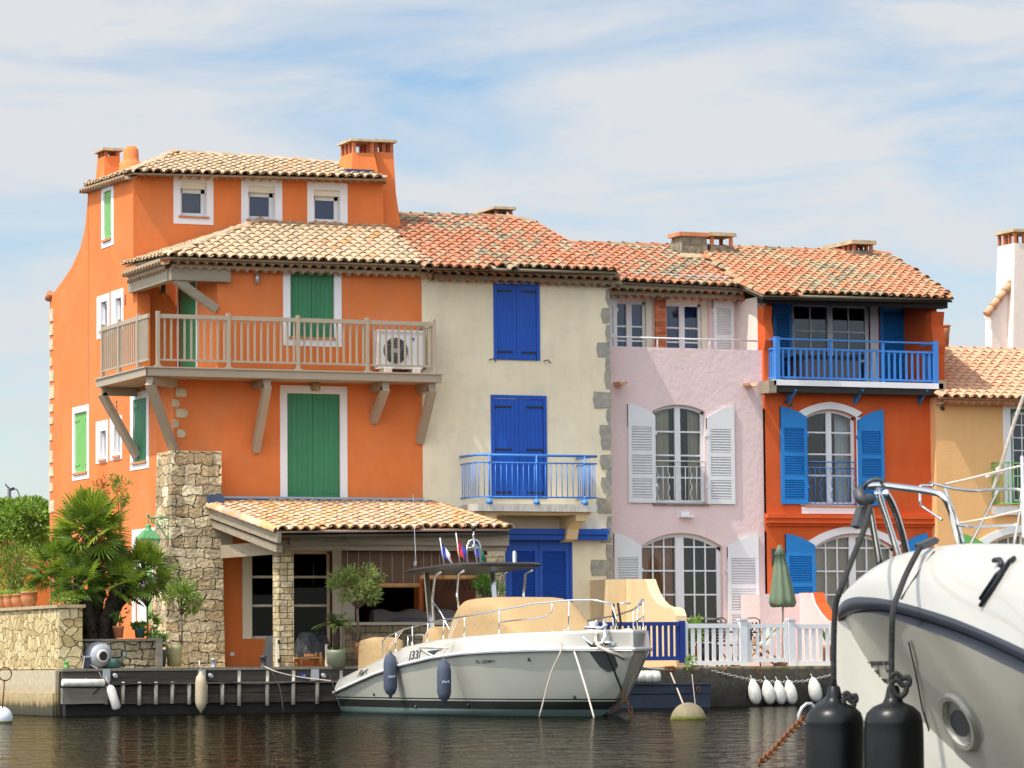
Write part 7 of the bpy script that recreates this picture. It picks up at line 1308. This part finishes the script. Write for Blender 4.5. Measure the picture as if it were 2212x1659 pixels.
# cleats and black webbing at the tube ends
mb = MB(); mb.tube(dens([atD(*p) for p in ((1862, 1062, 17.25), (1872, 1045, 17.2), (1890, 1036, 17.2), (1908, 1040, 17.2), (1912, 1052, 17.2))], 4), .010, 8); a = [atD(*p) for p in ((1862, 1095, 17.2), (1885, 1090, 17.2), (1880, 1130, 17.2), (1862, 1142, 17.2), (1850, 1135, 17.2))]; mb.prism(a, (0, .06, 0)); mb.tube(dens([atD(*p) for p in ((1855, 1060, 17.2), (1862, 1080, 17.15), (1880, 1078, 17.2))], 3), .028, 8); mb.build('chafe_sleeve', 'dark_grey', NB)
mb = MB(); a = [atD(*p) for p in ((1985, 1176, 16.6), (2022, 1160, 16.6), (2030, 1166, 16.6), (2026, 1174, 16.6), (1994, 1188, 16.6))]; mb.prism(a, (0, .05, 0)); mb.build('chafe_sleeve', 'dark_grey', NB)
# after rails
yr_ = 15.6
for pts in ([(2010, 1043, 17), (2060, 1055, 16.8), (2105, 1060, 16.6), (2150, 1057, 16.4), (2198, 1057, 16.2), (2206, 1064, 16.2), (2205, 1085, 16.2), (2190, 1177, 16.3)], [(2040, 1047, 17), (2052, 1085, 16.9), (2070, 1130, 16.85), (2083, 1178, 16.85)], [(2155, 1060, 16.4), (2120, 1130, 16.6), (2095, 1178, 16.75)], [(2062, 1133, 16.9), (2100, 1138, 16.6), (2150, 1136, 16.4), (2198, 1134, 16.25)]): stl(pts, .0068, 'guard_rail', n=8)
stl([(2016, 1049, 17.1), (1990, 1049, 17.2), (1988, 1055, 17.2), (1988, 1088, 17.2), (1996, 1097, 17.2), (2035, 1123, 17.1)], .006, 'guard_rail', n=6)
stl([(2042, 1046, 17), (2090, 1035, 16.5), (2150, 1020, 16), (2212, 1005, 15.5), (2260, 995, 15.2)], .0045, 'guard_line', 'white_rope', n=6); stl([(2068, 1131, 16.9), (2120, 1122, 16.5), (2212, 1101, 15.8)], .0045, 'guard_line', 'white_rope', n=6)
stl([(2208, 985, 15.4), (2210, 1080, 15.4), (2212, 1177, 15.4)], .008, 'guard_rail', n=8)
mb = MB(); mb.tube(dens([atD(*p) for p in ((2145, 1058, 16.35), (2158, 1020, 16.3), (2172, 975, 16.2), (2195, 900, 16.1), (2225, 820, 16))], 4), .008, 6); mb.tube([atD(2160 + 6 * math.cos(k), 1016 + 7 * math.sin(k * 1.3), 16.3) for k in range(8)], .008, 6); mb.tube(dens([atD(*p) for p in ((2155, 1020, 16.3), (2140, 1024, 16.3), (2130, 1032, 16.3))], 3), .007, 6); mb.build('shroud_rope', 'white_rope', NB)
# cleat on the moulding, small clip and seam lines
mb = MB(); A = [hit(*p, bvt, .012)[0] for p in ((2123, 1310), (2150, 1270), (2168, 1242), (2185, 1215), (2196, 1208))]; mb.tube(A, .010, 6); A = [hit(*p, bvt, .016)[0] for p in ((2126, 1296), (2160, 1246), (2172, 1236))]; mb.tube(A, .012, 6); mb.tube([hit(*p, bvt, .02)[0] for p in ((2155, 1216), (2168, 1214), (2172, 1222), (2168, 1230))], .012, 6); mb.build('deck_lashing', 'ink', NB)
mb = MB(); mb.tube([hit(*p, bvt, .004)[0] for p in ((2020, 1192), (1980, 1245), (1948, 1294))], .0035, 5); mb.build('control_line', 'ink', NB)
mb = MB(); mb.tube([hit(*p, bv, .006)[0] for p in ((1965, 1386), (1980, 1450), (1995, 1530), (2010, 1580))], .004, 5); mb.build('hanging_line', 'ink', NB)
# black fenders and their ropes
for nm, u, D_, ropep, lb in (('a', 1806, 16.2, ((1880, 1095), (1868, 1140), (1840, 1210), (1817, 1270), (1805, 1310), (1801, 1380), (1801, 1484)), 'big black cylinder fender hanging left at the near bow'), ('b', 1934, 15.9, ((1990, 1178), (1960, 1235), (1940, 1285), (1929, 1320), (1926, 1400), (1926, 1475)), 'big black cylinder fender hanging right against the near hull')):
    sc_ = D_ / FPX; topv = 1481 if nm == 'a' else 1480; c_ = atD(u, 1790, D_); zt = atD(u, topv, D_).z; r_ = 64 * sc_; h_ = zt - c_.z; o = thing('fender', lb, 'fender', c_, 'black fenders on the near bow'); off = -6 * sc_
    mb = MB(); nk = 24 * sc_; mb.lathe([(r_ * .5, 0), (r_ * .95, .04), (r_, .12), (r_, h_ - .22), (r_ * .985, h_ - .165), (r_ * .99, h_ - .16), (r_ * .9, h_ - .12), (r_ * .68, h_ - .092), (nk * .95, h_ - .075), (nk * .72, h_ - .05), (nk * .55, h_ - .008), (nk * .4, h_)], c_, 36); mb.build('body', 'black_rubber', o)
    pts = dens([atD(a, b, D_ + .02 + (.7 if j == 0 else .5 if j == 1 else .2 if j == 2 else 0)) for j, (a, b) in enumerate(ropep)], 4); mb = MB(); mb.tube(pts, 6.6 * sc_, 10); kx = 22 if nm == 'a' else 14
    kc = (1832, 1508) if nm == 'a' else (1940, 1470); sz = 1.0 if nm == 'b' else .7; mb.tube(dens([atD(kc[0] + x * sz, kc[1] + y * sz, D_ - .03) for x, y in ((-16, -6), (-4, -16), (10, -4), (22, -8), (24, 8), (10, 10), (-2, -2), (-14, 6), (-10, 24), (2, 36), (16, 26), (18, 12))], 3), 6.2 * sc_, 8); mb.build('lanyard', 'black_rope', o)
# chain and shore line of the near boat
Dc = 22.0
rope('mooring_rope', [atD(1752, 1538, Dc), atD(1790, 1512, Dc + 1.5), atD(1815, 1475, Dc + 4), atD(1842, 1446, Dc + 8)], .03, 'black_rope', 'thick black braided rope rising from the rusty chain toward the quay', n=8)
mb = MB(); a = atD(1742, 1543, Dc); mb.tube([a + V((.05 * math.cos(k * .63) + .02 * math.sin(k * .63), 0, .065 * math.sin(k * .63))) for k in range(10)], .012, 6, closed=True); tag(mb.build('thimble', 'galvanised'), 'galvanised thimble joining the rusty chain to the black rope', 'shackle')
chain([atD(1738, 1550, Dc), atD(1712, 1575, Dc - .4), atD(1680, 1610, Dc - .9), atD(1660, 1632, Dc - 1.2), atD(1640, 1648, Dc - 1.5)], .0058, .085, 'rust', 'orange rusted heavy chain slanting down into the water')
# ================================================================= plants
def leaf(mb, c, d, nrm, ln, wd, tone):
    s = d.cross(nrm).normalized() * wd / 2; n_ = nrm.normalized() * wd * .18
    mb.add([c, c + d * ln * .45 + s - n_, c + d * ln, c + d * ln * .45 - s - n_, c + d * ln * .5 + n_ * .4], [(0, 1, 4), (1, 2, 4), (2, 3, 4), (3, 0, 4)], tone)
def rv(r): 
    while True:
        v = V((r.uniform(-1, 1), r.uniform(-1, 1), r.uniform(-1, 1)))
        if .05 < v.length < 1: return v.normalized()
def crown(mb, c, rad, n, ln, wd, seed, clumps=14, spread=.33, shell=.7, up=.3):
    r = random.Random(seed); c = V(c); cl = []
    for i in range(clumps):
        v = rv(r); k = r.uniform(shell, 1.0) if i > clumps * .25 else r.uniform(.1, shell); cl.append((V((v.x * rad[0] * k, v.y * rad[1] * k, v.z * rad[2] * k)), r.uniform(.6, 1.2), r.uniform(-.15, .15)))
    for i in range(n):
        q, sz, tn = r.choice(cl); v = rv(r); k = r.random() ** .5 * spread * sz; p = c + q * (1 - spread * .5) + V((v.x * rad[0], v.y * rad[1], v.z * rad[2])) * k
        d = (v * .8 + (p - c).normalized() * .7 + V((0, 0, up * r.uniform(-.4, 1)))).normalized(); leaf(mb, p, d, rv(r), ln * r.uniform(.7, 1.25), wd * r.uniform(.7, 1.2), min(1, max(0, .5 + tn + r.uniform(-.3, .3))))
    return [c + q * .8 for q, _, _ in cl]
def limbs(mb, base, fork, tips, r0, r=None):
    base, fork = V(base), V(fork); mid = base.lerp(fork, .5) + V((r0 * .4, 0, 0)); mb.tube([base, mid, fork], [r0, r0 * .85, r0 * .75], 7)
    for t in tips: t = V(t); m_ = fork.lerp(t, .5) + V((rnd.uniform(-.04, .04), rnd.uniform(-.04, .04), .03)); mb.tube([fork, m_, t], [r0 * .5, r0 * .32, r0 * .12], 5)
def pot(name, u0, u1, v0, v1, Y, m_, label, grp=None, lip=True, taper=.75, cat='plant pot'):
    a, b = at((u0 + u1) / 2, v1, Y), at((u0 + u1) / 2, v0, Y); r = (at(u1, v0, Y).x - at(u0, v0, Y).x) / 2; h = b.z - a.z; o = thing(name, label, cat, a, grp); mb = MB()
    prof = [(r * taper, 0), (r * .93, h * .8)] + ([(r, h * .82), (r * 1.02, h), (r * .86, h), (r * .82, h * .9)] if lip else [(r, h), (r * .9, h), (r * .88, h * .92)]); mb.lathe(prof, a, 22); mb.build('body', m_, o); mb = MB(); mb.lathe([(r * .88, 0), (r * .5, .015)], a + V((0, 0, h * .9)), 14); mb.build('soil', 'soil', o); return o, a + V((0, 0, h * .92)), r
# fan palm
yp = -2.75; FPm = thing('fan_palm', 'many stemmed fan palm with spiky green crowns in the planter', 'palm', at(210, 1378, yp)); bz = zpl
def fan_crown(c, sc_, n, seed):
    r = random.Random(seed); mb = MB(); c = V(c)
    for i in range(n):
        el = math.radians(-48 + 134 * ((i + .5) / n) ** .85 + r.uniform(-8, 8)); az = i * 2.39996 + r.uniform(-.25, .25); d = V((math.cos(az) * math.cos(el), math.sin(az) * math.cos(el), math.sin(el))); pl = sc_ * r.uniform(.30, .44); br = sc_ * r.uniform(.36, .48)
        hub = c + d * pl + V((0, 0, -.04 * (1 - d.z) * sc_)); mb.tube([c, c + d * pl * .5 + V((0, 0, .02)), hub], .009 * sc_ + .003, 4, cap=False, tone=.25)
        sd = d.cross(V((0, 0, 1))); sd = sd.normalized() if sd.length > .05 else V((1, 0, 0)); sd = Matrix.Rotation(r.uniform(-.9, .9), 3, d) @ sd; nn = sd.cross(d).normalized(); nl = 19; tn = r.uniform(.1, .9) * (.6 + .4 * (el > -.2))
        for k in range(nl):
            a = math.radians(-105 + 210 * k / (nl - 1)); ld = (d * math.cos(a) + sd * math.sin(a) + nn * (.10 - .18 * abs(math.sin(a)) + r.uniform(-.05, .05))).normalized(); ll = br * (1 - .28 * abs(a) / 1.9) * r.uniform(.9, 1.08); w_ = (ld.cross(nn)).normalized() * .019 * sc_
            m_ = hub + ld * ll * .55; tip = hub + ld * ll + V((0, 0, -.05 * ll)); f_ = nn * .012
            mb.add([hub, m_ + w_ + f_, m_ - w_ + f_, tip, m_ - f_ * .5], [(0, 1, 4), (0, 4, 2), (1, 3, 4), (4, 3, 2)], max(0, min(1, tn + r.uniform(-.12, .12))))
    return mb
for i, (u, v, dy, sc_, n, bu) in enumerate(((194, 1148, 0, 1.18, 54, 205), (122, 1232, .25, .95, 28, 190), (168, 1262, -.35, .85, 26, 196), (258, 1262, -.3, .85, 26, 222), (308, 1236, .2, .98, 30, 235), (216, 1230, .5, .9, 24, 214))):
    c = at(u, v, yp + dy); b_ = at(bu, 1380, yp + dy * .6); b_.z = bz; mb = MB(); n_ = 9; pts = [b_.lerp(c, k / n_) + V((math.sin(k * 1.3) * .02 + (b_.x - c.x) * .25 * math.sin(k / n_ * 3.14), 0, 0)) for k in range(n_ + 1)]; mb.tube(pts, [.115 + .02 * math.sin(k * 2.3) for k in range(n_ + 1)], 9)
    rr = random.Random(i)
    for k in range(90): q = pts[0].lerp(pts[-1], rr.random() ** .8); a = rr.uniform(0, 6.28); dd = V((math.cos(a), math.sin(a), .5)); leaf(mb, q + dd * .09, dd.normalized(), V((0, 0, 1)), .1, .05, rr.random())
    mb.build('trunk', 'palm_bark', FPm); fan_crown(c, sc_, n, 20 + i).build('crown', 'palm_leaf', FPm)
for u, v in ((175, 1170), (200, 1165), (215, 1173), (168, 1292)):
    p = at(u, v, yp - .3); mb = MB(); r = random.Random(u)
    for k in range(40): q = p + rv(r) * .09; mb.lathe([(.002, -.015), (.016, 0), (.002, .015)], q, 5)
    mb.build('fruit_cluster', 'terracotta', FPm)
# clipped hedge tree
ct = at(40, 1135, 12); hd_ = thing('clipped_tree', 'dense round clipped evergreen tree at the left edge behind the garden', 'tree', (ct.x, 12, ZG)); mb = MB(); r = random.Random(5); hwx = (at(112, 1135, 12) - at(-40, 1135, 12)).length / 2; hz_ = (at(40, 1078, 12).z - at(40, 1186, 12).z) / 2
for i in range(13000):
    v = rv(r); k = r.uniform(.66, 1.0) + .05 * math.sin(v.x * 9 + v.z * 7) + .04 * math.sin(v.y * 13); e = lambda x: math.copysign(abs(x) ** .7, x); p = V((ct.x + hwx * e(v.x) * k, 12 + 1.6 * v.y * k, ct.z + hz_ * e(v.z) * k)); leaf(mb, p, (v + rv(r) * .9 + V((0, 0, .4))).normalized(), rv(r), .13, .055, r.random() * (.5 + .5 * r.random()))
mb.build('crown', 'hedge_leaf', hd_); mb = MB(); limbs(mb, (ct.x, 12, ZG), (ct.x, 12, ct.z - hz_ * .8), [(ct.x + dx, 12 + dy, ct.z - .1) for dx, dy in ((-.7, .2), (.6, .1), (0, -.6), (.2, .7))], .12); mb.build('trunk', 'bark', hd_)
def shrub(name, label, u, v, Y, rad, n, ln, wd, m_, seed, base_v, cat='shrub', clumps=14, r0=.025, grp=None, twig='bark', ztop=None, spread=.36):
    c = at(u, v, Y); b = at(u, base_v, Y) if base_v else None; o = thing(name, label, cat, b if b else c, grp); mb = MB(); tips = crown(mb, c, rad, n, ln, wd, seed, clumps, spread); mb.build('crown', m_, o)
    if b: mb = MB(); limbs(mb, b, b.lerp(c, .62), tips, r0); mb.build('trunk', twig, o)
    return o
shrub('shrub', 'loose bronze and green shrub behind the terracotta pots on the wall', 30, 1235, 2.2, (.75, .5, .62), 1500, .10, .035, 'tree_leaf', 31, 1330, clumps=26)
shrub('shrub', 'coppery young growth rising through the shrub at the left edge', 20, 1205, 2.6, (.6, .4, .35), 350, .10, .03, 'rust_leaf', 32, 1330)
shrub('climbing_plant', 'thin yellow bamboo like climber against the orange side wall', 216, 1056, 1.0, (.22, .2, .30), 170, .11, .022, 'rust_leaf', 33, 1240, 'climber', 8, .012)
shrub('climbing_plant', 'fuller green climber with reddish stems against the orange side wall', 259, 1066, .6, (.26, .2, .40), 420, .10, .024, 'tree_leaf', 34, 1300, 'climber', 12, .016, twig='rust')
bo = shrub('bougainvillea', 'bougainvillea with purple flowers between the palm and the stone pillar', 318, 1268, -1.6, (.42, .3, .32), 900, .07, .03, 'bush_leaf', 35, 1385, clumps=18); mb = MB(); crown(mb, at(330, 1262, -1.8), (.36, .25, .26), 130, .06, .05, 36, 14); mb.build('flowers', 'purple_leaf', bo)
o, t_, r_ = pot('plant_pot', 359, 394, 1393, 1440, -3.3, 'olive_pot', 'large olive green pot at the foot of the stone pillar', lip=False, taper=.82)
tr = shrub('potted_tree', 'slender bright green tree growing from the olive pot by the pillar', 392, 1288, -3.3, (.45, .35, .36), 900, .095, .032, 'tree_leaf', 37, 1396, 'tree', 18, .022)
o, t_, r_ = pot('plant_pot', 334, 361, 1403, 1441, -3.5, 'dark_pot', 'dark slate pot in shadow beside the olive green pot', lip=True, taper=.7)
shrub('pot_plant', 'dark leafy plant spilling from the slate pot', 347, 1388, -3.5, (.17, .15, .17), 260, .08, .04, 'bush_leaf', 38, 1405, 'plant', 8, .012)
o, t_, r_ = pot('plant_pot', 243, 268, 1352, 1378, YQ + .75, 'terracotta', 'small rimmed terracotta pot on the planter beneath the palm')
o, t_, r_ = pot('plant_pot', 290, 314, 1356, 1378, YQ + .75, 'teal_pot', 'rounded teal pot on the planter right of the small terracotta pot')
shrub('pot_plant', 'gnarled bonsai like plant in the small terracotta pot', 258, 1335, YQ + .75, (.16, .12, .12), 160, .07, .025, 'bush_leaf', 39, 1353, 'plant', 6, .016)
shrub('pot_plant', 'low dark rounded plant in the teal pot', 302, 1352, YQ + .75, (.14, .12, .07), 160, .07, .05, 'bush_leaf', 40, 1357, 'plant', 6, .01)
shrub('pot_plant', 'upright broad leaved plant at the right end of the planter', 326, 1352, YQ + .8, (.14, .12, .24), 90, .16, .06, 'tree_leaf', 41, 1379, 'plant', 8, .014)
for i, (u, w_, lb) in enumerate(((63, 31, 'nearest and largest terracotta pot on the stone garden wall'), (39, 25, 'second terracotta pot on the garden wall from its corner'), (19, 20, 'third terracotta pot on the garden wall from its corner'), (3, 18, 'terracotta pot on the garden wall cut by the left edge'))):
    p = atX(u, 1307, XG + .22); p.z = zg1 + .06; r_ = w_ / 105 / 2 * 1.12; h_ = .27 + .03 * (i == 0); o = thing('plant_pot', lb, 'plant pot', p, 'terracotta pots on the garden wall'); mb = MB(); mb.lathe([(r_ * .62, 0), (r_ * .9, h_ * .35), (r_, h_ * .62), (r_ * .88, h_ * .86), (r_ * 1.02, h_ * .9), (r_ * 1.02, h_), (r_ * .8, h_)], p, 20); mb.build('body', 'terracotta', o); mb = MB(); crown(mb, p + V((0, 0, h_ + .03)), (r_, r_, .09), 130, .07, .02, 50 + i, 8); mb.build('plant', 'hedge_leaf', o)
shrub('climbing_plant', 'thin trailing greenery hanging over the corner of the garden wall', 140, 1290, -3.2, (.40, .4, .16), 500, .09, .025, 'tree_leaf', 42, 1318, 'climber', 14, .01)
shrub('shrub', 'arching yellow green shrub between hedge tree and fan palm', 110, 1200, 1.2, (.5, .4, .3), 500, .11, .03, 'tree_leaf', 43, 1330, clumps=14)
# veranda plants
yv = -4.12
shrub('potted_tree', 'small olive like tree with a spreading crown under the veranda', 772, 1263, yv, (.68, .40, .42), 2800, .085, .026, 'olive_leaf', 44, 1402, 'tree', 34, .036, spread=.26)
o, t_, r_ = pot('plant_pot', 768, 800, 1388, 1440, yv, 'terracotta', 'tall terracotta pot between the green pot and the boat', taper=.8)
o, t_, r_ = pot('plant_pot', 706, 748, 1404, 1441, yv - .15, 'green_pot', 'sage green pot holding the small date palm on the jetty', lip=False, taper=.8)
dp = thing('date_palm', 'small arching date palm in the sage green pot', 'palm', at(727, 1406, yv - .15)); b0 = base_of(dp); c = at(727, 1352, yv - .15); mb = MB(); mb.tube([b0 - V((0, 0, .05)), b0.lerp(c, .5), c], [.07, .075, .06], 9); mb.build('trunk', 'palm_bark', dp); mb = MB(); r = random.Random(9)
for i in range(26):
    az = i * 2.4; el = math.radians(r.uniform(15, 75)); L_ = r.uniform(.42, .6); d = V((math.cos(az) * math.cos(el), math.sin(az) * math.cos(el), math.sin(el))); pts = [c + d * L_ * t + V((0, 0, -.55 * L_ * t * t * (1.2 - d.z * .4))) for t in [k / 8 for k in range(9)]]; mb.tube(pts, .005, 4, cap=False, tone=.3)
    for k in range(1, 9):
        for sg in (-1, 1):
            for h_ in (0, .5):
                q = pts[k - 1].lerp(pts[k], h_); td = (pts[k] - pts[k - 1]).normalized(); sd = td.cross(V((0, 0, 1))).normalized() * sg; ld = (td * .7 + sd * .8 + V((0, 0, -.25))).normalized(); leaf(mb, q, ld, V((0, 0, 1)), .15 * (1 - k / 14), .018, r.random())
mb.build('crown', 'date_leaf', dp); mb = MB(); crown(mb, b0 + V((0, 0, .02)), (.2, .18, .05), 120, .04, .03, 3, 8); mb.build('ground_cover', 'hedge_leaf', dp)
shrub('potted_bush', 'rounded dense green bush by the right veranda column', 1057, 1266, YL - .25, (.35, .3, .25), 900, .075, .04, 'bush_leaf', 45, 1420, 'bush', 16, .03)
# terrace plants
o, t_, r_ = pot('plant_pot', 1494, 1512, 1395, 1440, -2.9, 'terracotta', 'terracotta pot behind the first white fence panel', lip=True)
shrub('pot_plant', 'bright green leafy plant poking above the white fence beside the navy post', 1500, 1362, -2.9, (.24, .2, .30), 420, .10, .04, 'hedge_leaf', 46, 1398, 'plant', 12, .012)
o, t_, r_ = pot('plant_pot', 1776, 1800, 1392, 1440, -2.8, 'terracotta', 'terracotta pot with a spiky plant beside the curved red wall edge')
ag = thing('agave', 'spiky green agave in the terracotta pot by the red wall edge', 'plant', t_); mb = MB(); r = random.Random(2)
for k in range(16): a = k * 2.4; d = V((math.cos(a) * .45, math.sin(a) * .45, 1)).normalized(); leaf(mb, t_, d, V((math.cos(a), math.sin(a), 0)), r.uniform(.35, .55), .07, r.random())
mb.build('leaves', 'bush_leaf', ag)
for u, v, s_, lb in ((1488, 1431, .16, 'small weed tuft at the quay edge beneath the navy fence post'), (1833, 1440, .1, 'small weed tuft at the quay edge near the dark rope')):
    c = at(u, v, -3.98); mb = MB(); crown(mb, c + V((0, 0, .03)), (s_, .12, s_ * .9), 160, .07, .025, int(u), 7); tag(mb.build('weed', 'hedge_leaf'), lb, 'plant')
# ================================================================= things on the quay
c = at(217, 1416, YQ + .02); w_ = at(243, 1416, YQ).x - c.x; DR = thing('wrapped_drum', 'grey plastic wrapped drum lying on its side with a round dark opening', 'drum', at(217, 1443, YQ)); mb = MB(); h_ = .23
prof = [(.10, -.12), (.20, -.08), (h_, .02), (h_ + .015, .15), (h_ - .04, .32), (.12, .4)]; mb.lathe(prof, c + V((.02, .1, -.0)), 22, ax=(-.25, 1, .05), sx=1.15); mb.build('body', 'grey_plastic', DR); mb = MB(); mb.lathe([(.105, -.04), (.12, -.03), (.12, 0), (.07, .0)], c + V((.03, -.02, -.01)), 20, ax=(-.25, 1, .05)); mb.build('collar', 'pale_stucco', DR); mb = MB(); mb.lathe([(.085, -.05), (.085, .0)], c + V((.03, -.02, -.01)), 18, ax=(-.25, 1, .05)); mb.build('opening', 'ink', DR)
q = R(177, 1417, 195, 1442, YQ); o = thing('battery_box', 'grey box with cables beside the wrapped drum', 'box', ((q[0] + q[1]) / 2, YQ, q[2])); mb = MB(); mb.box(q[0], q[1], YQ + .02, YQ + .2, q[2], q[3] - .03); mb.build('body', 'dark_grey', o); mb = MB(); mb.box(q[0] - .02, q[1] + .01, YQ + .0, YQ + .22, q[3] - .03, q[3]); mb.tube([(q[0] + .05, YQ, q[3]), (q[0] - .05, YQ - .2, q[2] - .05), (q[0], YQ - .4, q[2] - .3)], .01, 5); mb.tube([(q[1], YQ, q[2] + .05), (q[1] + .05, YQ - .3, q[2] - .02), (q[1] + .1, YQ - .42, q[2] - .2)], .008, 5); mb.build('lid', 'grey_plastic', o)
q = R(228, 1415, 262, 1442, YQ + .15); o = thing('watering_can', 'faded blue green watering can behind the wrapped drum', 'watering can', ((q[0] + q[1]) / 2, YQ + .15, q[2])); mb = MB(); c = V(((q[0] + q[1]) / 2 - .03, YQ + .15, q[2])); mb.lathe([(.14, 0), (.12, .16), (.1, .17)], c, 16); mb.build('body', 'teal_pot', o); mb = MB(); mb.tube([c + V((.1, 0, .04)), c + V((.24, 0, .2)), c + V((.28, 0, .28))], [.025, .02, .03], 8); mb.build('spout', 'teal_pot', o)
for u0, u1, v0, m_, lb in ((138, 149, 1429, 'light_green_paint', 'small green mushroom bollard at the garden wall corner'), (455, 467, 1423, 'zinc', 'grey cylindrical bollard standing in front of the stone pillar'), (561, 577, 1417, 'dark_grey', 'dark square topped bollard with a rope near the veranda column')):
    yb_ = YQ - .15; a = at((u0 + u1) / 2, 1443, yb_); h_ = at((u0 + u1) / 2, v0, yb_).z - a.z; r_ = (at(u1, 1430, yb_).x - at(u0, 1430, yb_).x) / 2; o = thing('bollard', lb, 'bollard', a, 'bollards along the jetty'); mb = MB(); mb.lathe([(r_ * 1.15, 0), (r_ * .8, .03), (r_ * .75, h_ * .8), (r_, h_ * .84), (r_ * 1.02, h_), (r_ * .3, h_ + .01)], a, 4 if 'square' in lb else 16); mb.build('post', m_, o)
q = R(496, 1409, 505, 1417, 0); mb = MB(); mb.box(q[0], q[1], -.03, 0, q[2], q[3]); mb.build('socket_box', 'white_trim', OH)
def drape(name, label, cat, u0, u1, v0, v1, Y, m_, seed, d=.35):
    q = R(u0, v0, u1, v1, Y); o = thing(name, label, cat, ((q[0] + q[1]) / 2, Y, q[2])); mb = MB(); r = random.Random(seed); n_ = 28; rows = 7; cx, hw = (q[0] + q[1]) / 2, (q[1] - q[0]) / 2; vs = []
    for j in range(rows):
        f = j / (rows - 1); k_ = .55 + .45 * f ** .6
        for i in range(n_): a = 6.283 * i / n_; rr = k_ * (1 + .10 * math.sin(a * 7 + seed) * f); vs.append((cx + hw * rr * math.cos(a), Y + d * rr * math.sin(a), q[3] - (q[3] - q[2]) * f + r.uniform(-.01, .01)))
    mb.add(vs, [(j * n_ + i, j * n_ + (i + 1) % n_, (j + 1) * n_ + (i + 1) % n_, (j + 1) * n_ + i) for j in range(rows - 1) for i in range(n_)], smooth=True); mb.add(vs[:n_], [tuple(range(n_))]); mb.build('cover', m_, o); return o
drape('covered_barbecue', 'grey tarpaulin covered barbecue left of the veranda column', 'barbecue', 571, 603, 1374, 1441, -2.9, 'dark_grey', 3); drape('covered_table', 'large black tarpaulin draped over furniture behind the date palm', 'covered furniture', 632, 716, 1366, 1425, -2.6, 'black_tarp', 5, .5)
q = R(642, 1409, 692, 1441, -3.2); o = thing('stool', 'low natural wood stool with two rails in front of the black tarpaulin', 'stool', ((q[0] + q[1]) / 2, -3.2, q[2]))
mb = MB(); zs_ = q[2] + (q[3] - q[2]) * .55; mb.box(q[0] - .02, q[1], -3.35, -3.05, zs_, zs_ + .04); mb.build('seat', 'natural_wood', o)
for x, zt_ in ((q[0] + .04, zs_), (q[1] - .04, q[3])):
    for y in (-3.33, -3.07): mb = MB(); mb.tube([(x, y, ZG), (x, y, zt_)], .026, 8); mb.build('leg', 'natural_wood', o)
mb = MB(); mb.box(q[0] + .2, q[1], -3.08, -3.05, q[3] - .08, q[3] - .03); mb.build('backrest', 'natural_wood', o)
for u0, u1, lb in ((596, 602, 'pale hinged gate post against the left veranda column'), (703, 709, 'pale hinged gate post left of the date palm pot')):
    q = R(u0, 1378 if u0 < 650 else 1392, u1, 1441, YL - .05); o = thing('gate_post', lb, 'post', ((q[0] + q[1]) / 2, YL, q[2])); mb = MB(); mb.box(q[0], q[1], YL - .08, YL - .03, q[2], q[3]); mb.build('post', 'cream_paint', o)
    for f in (.15, .8): mb = MB(); mb.box(q[1] - .03, q[1] + .015, YL - .09, YL - .05, q[2] + (q[3] - q[2]) * f, q[2] + (q[3] - q[2]) * f + .07); mb.build('hinge', 'black_iron', o)
# far left background
q0, q1 = at(-60, 1175, 16), at(130, 1175, 16); o = thing('garden_house', 'low salmon rendered outbuilding half hidden behind the shrubs at left', 'outbuilding', ((q0.x + q1.x) / 2, 16, .6)); mb = MB(); zr_ = at(40, 1178, 16).z; mb.box(q0.x - 2, q1.x, 16, 19, .6, zr_); mb.build('wall', 'orange_stucco', o); mb = MB(); mb.box(q0.x - 2.1, q1.x + .1, 15.9, 19.1, zr_, zr_ + .12); mb.build('roof', 'tile_red', o)
p = at(20, 1100, 40); o = thing('utility_pole', 'distant dark utility pole with aerial rising behind the clipped tree', 'pole', (p.x, 40, .6)); mb = MB(); zt_ = at(20, 1055, 40).z; mb.tube([(p.x, 40, .6), (p.x, 40, zt_)], .055, 8); mb.build('pole', 'dark_grey', o); k = .6 * (at(37, 1056, 40) - at(36, 1056, 40)).length; mb = MB(); mb.beam((p.x, 40, zt_ - .05), (p.x + 18 * k, 40, zt_ + .0), .06, .09); mb.tube([(p.x, 40, zt_), (p.x - 10 * k, 40, zt_ + 8 * k)], .025, 5); mb.tube([(p.x - 13 * k, 40, zt_ + 16 * k), (p.x - 11 * k, 40, zt_ + 9 * k)], .025, 5); mb.tube([(p.x + 18 * k, 40, zt_), (p.x + 28 * k, 40, zt_ - 5 * k), (p.x + 35 * k, 40, zt_ - 20 * k), (p.x + 36 * k, 40, zt_ - 35 * k)], .018, 5); mb.build('aerial', 'dark_grey', o)
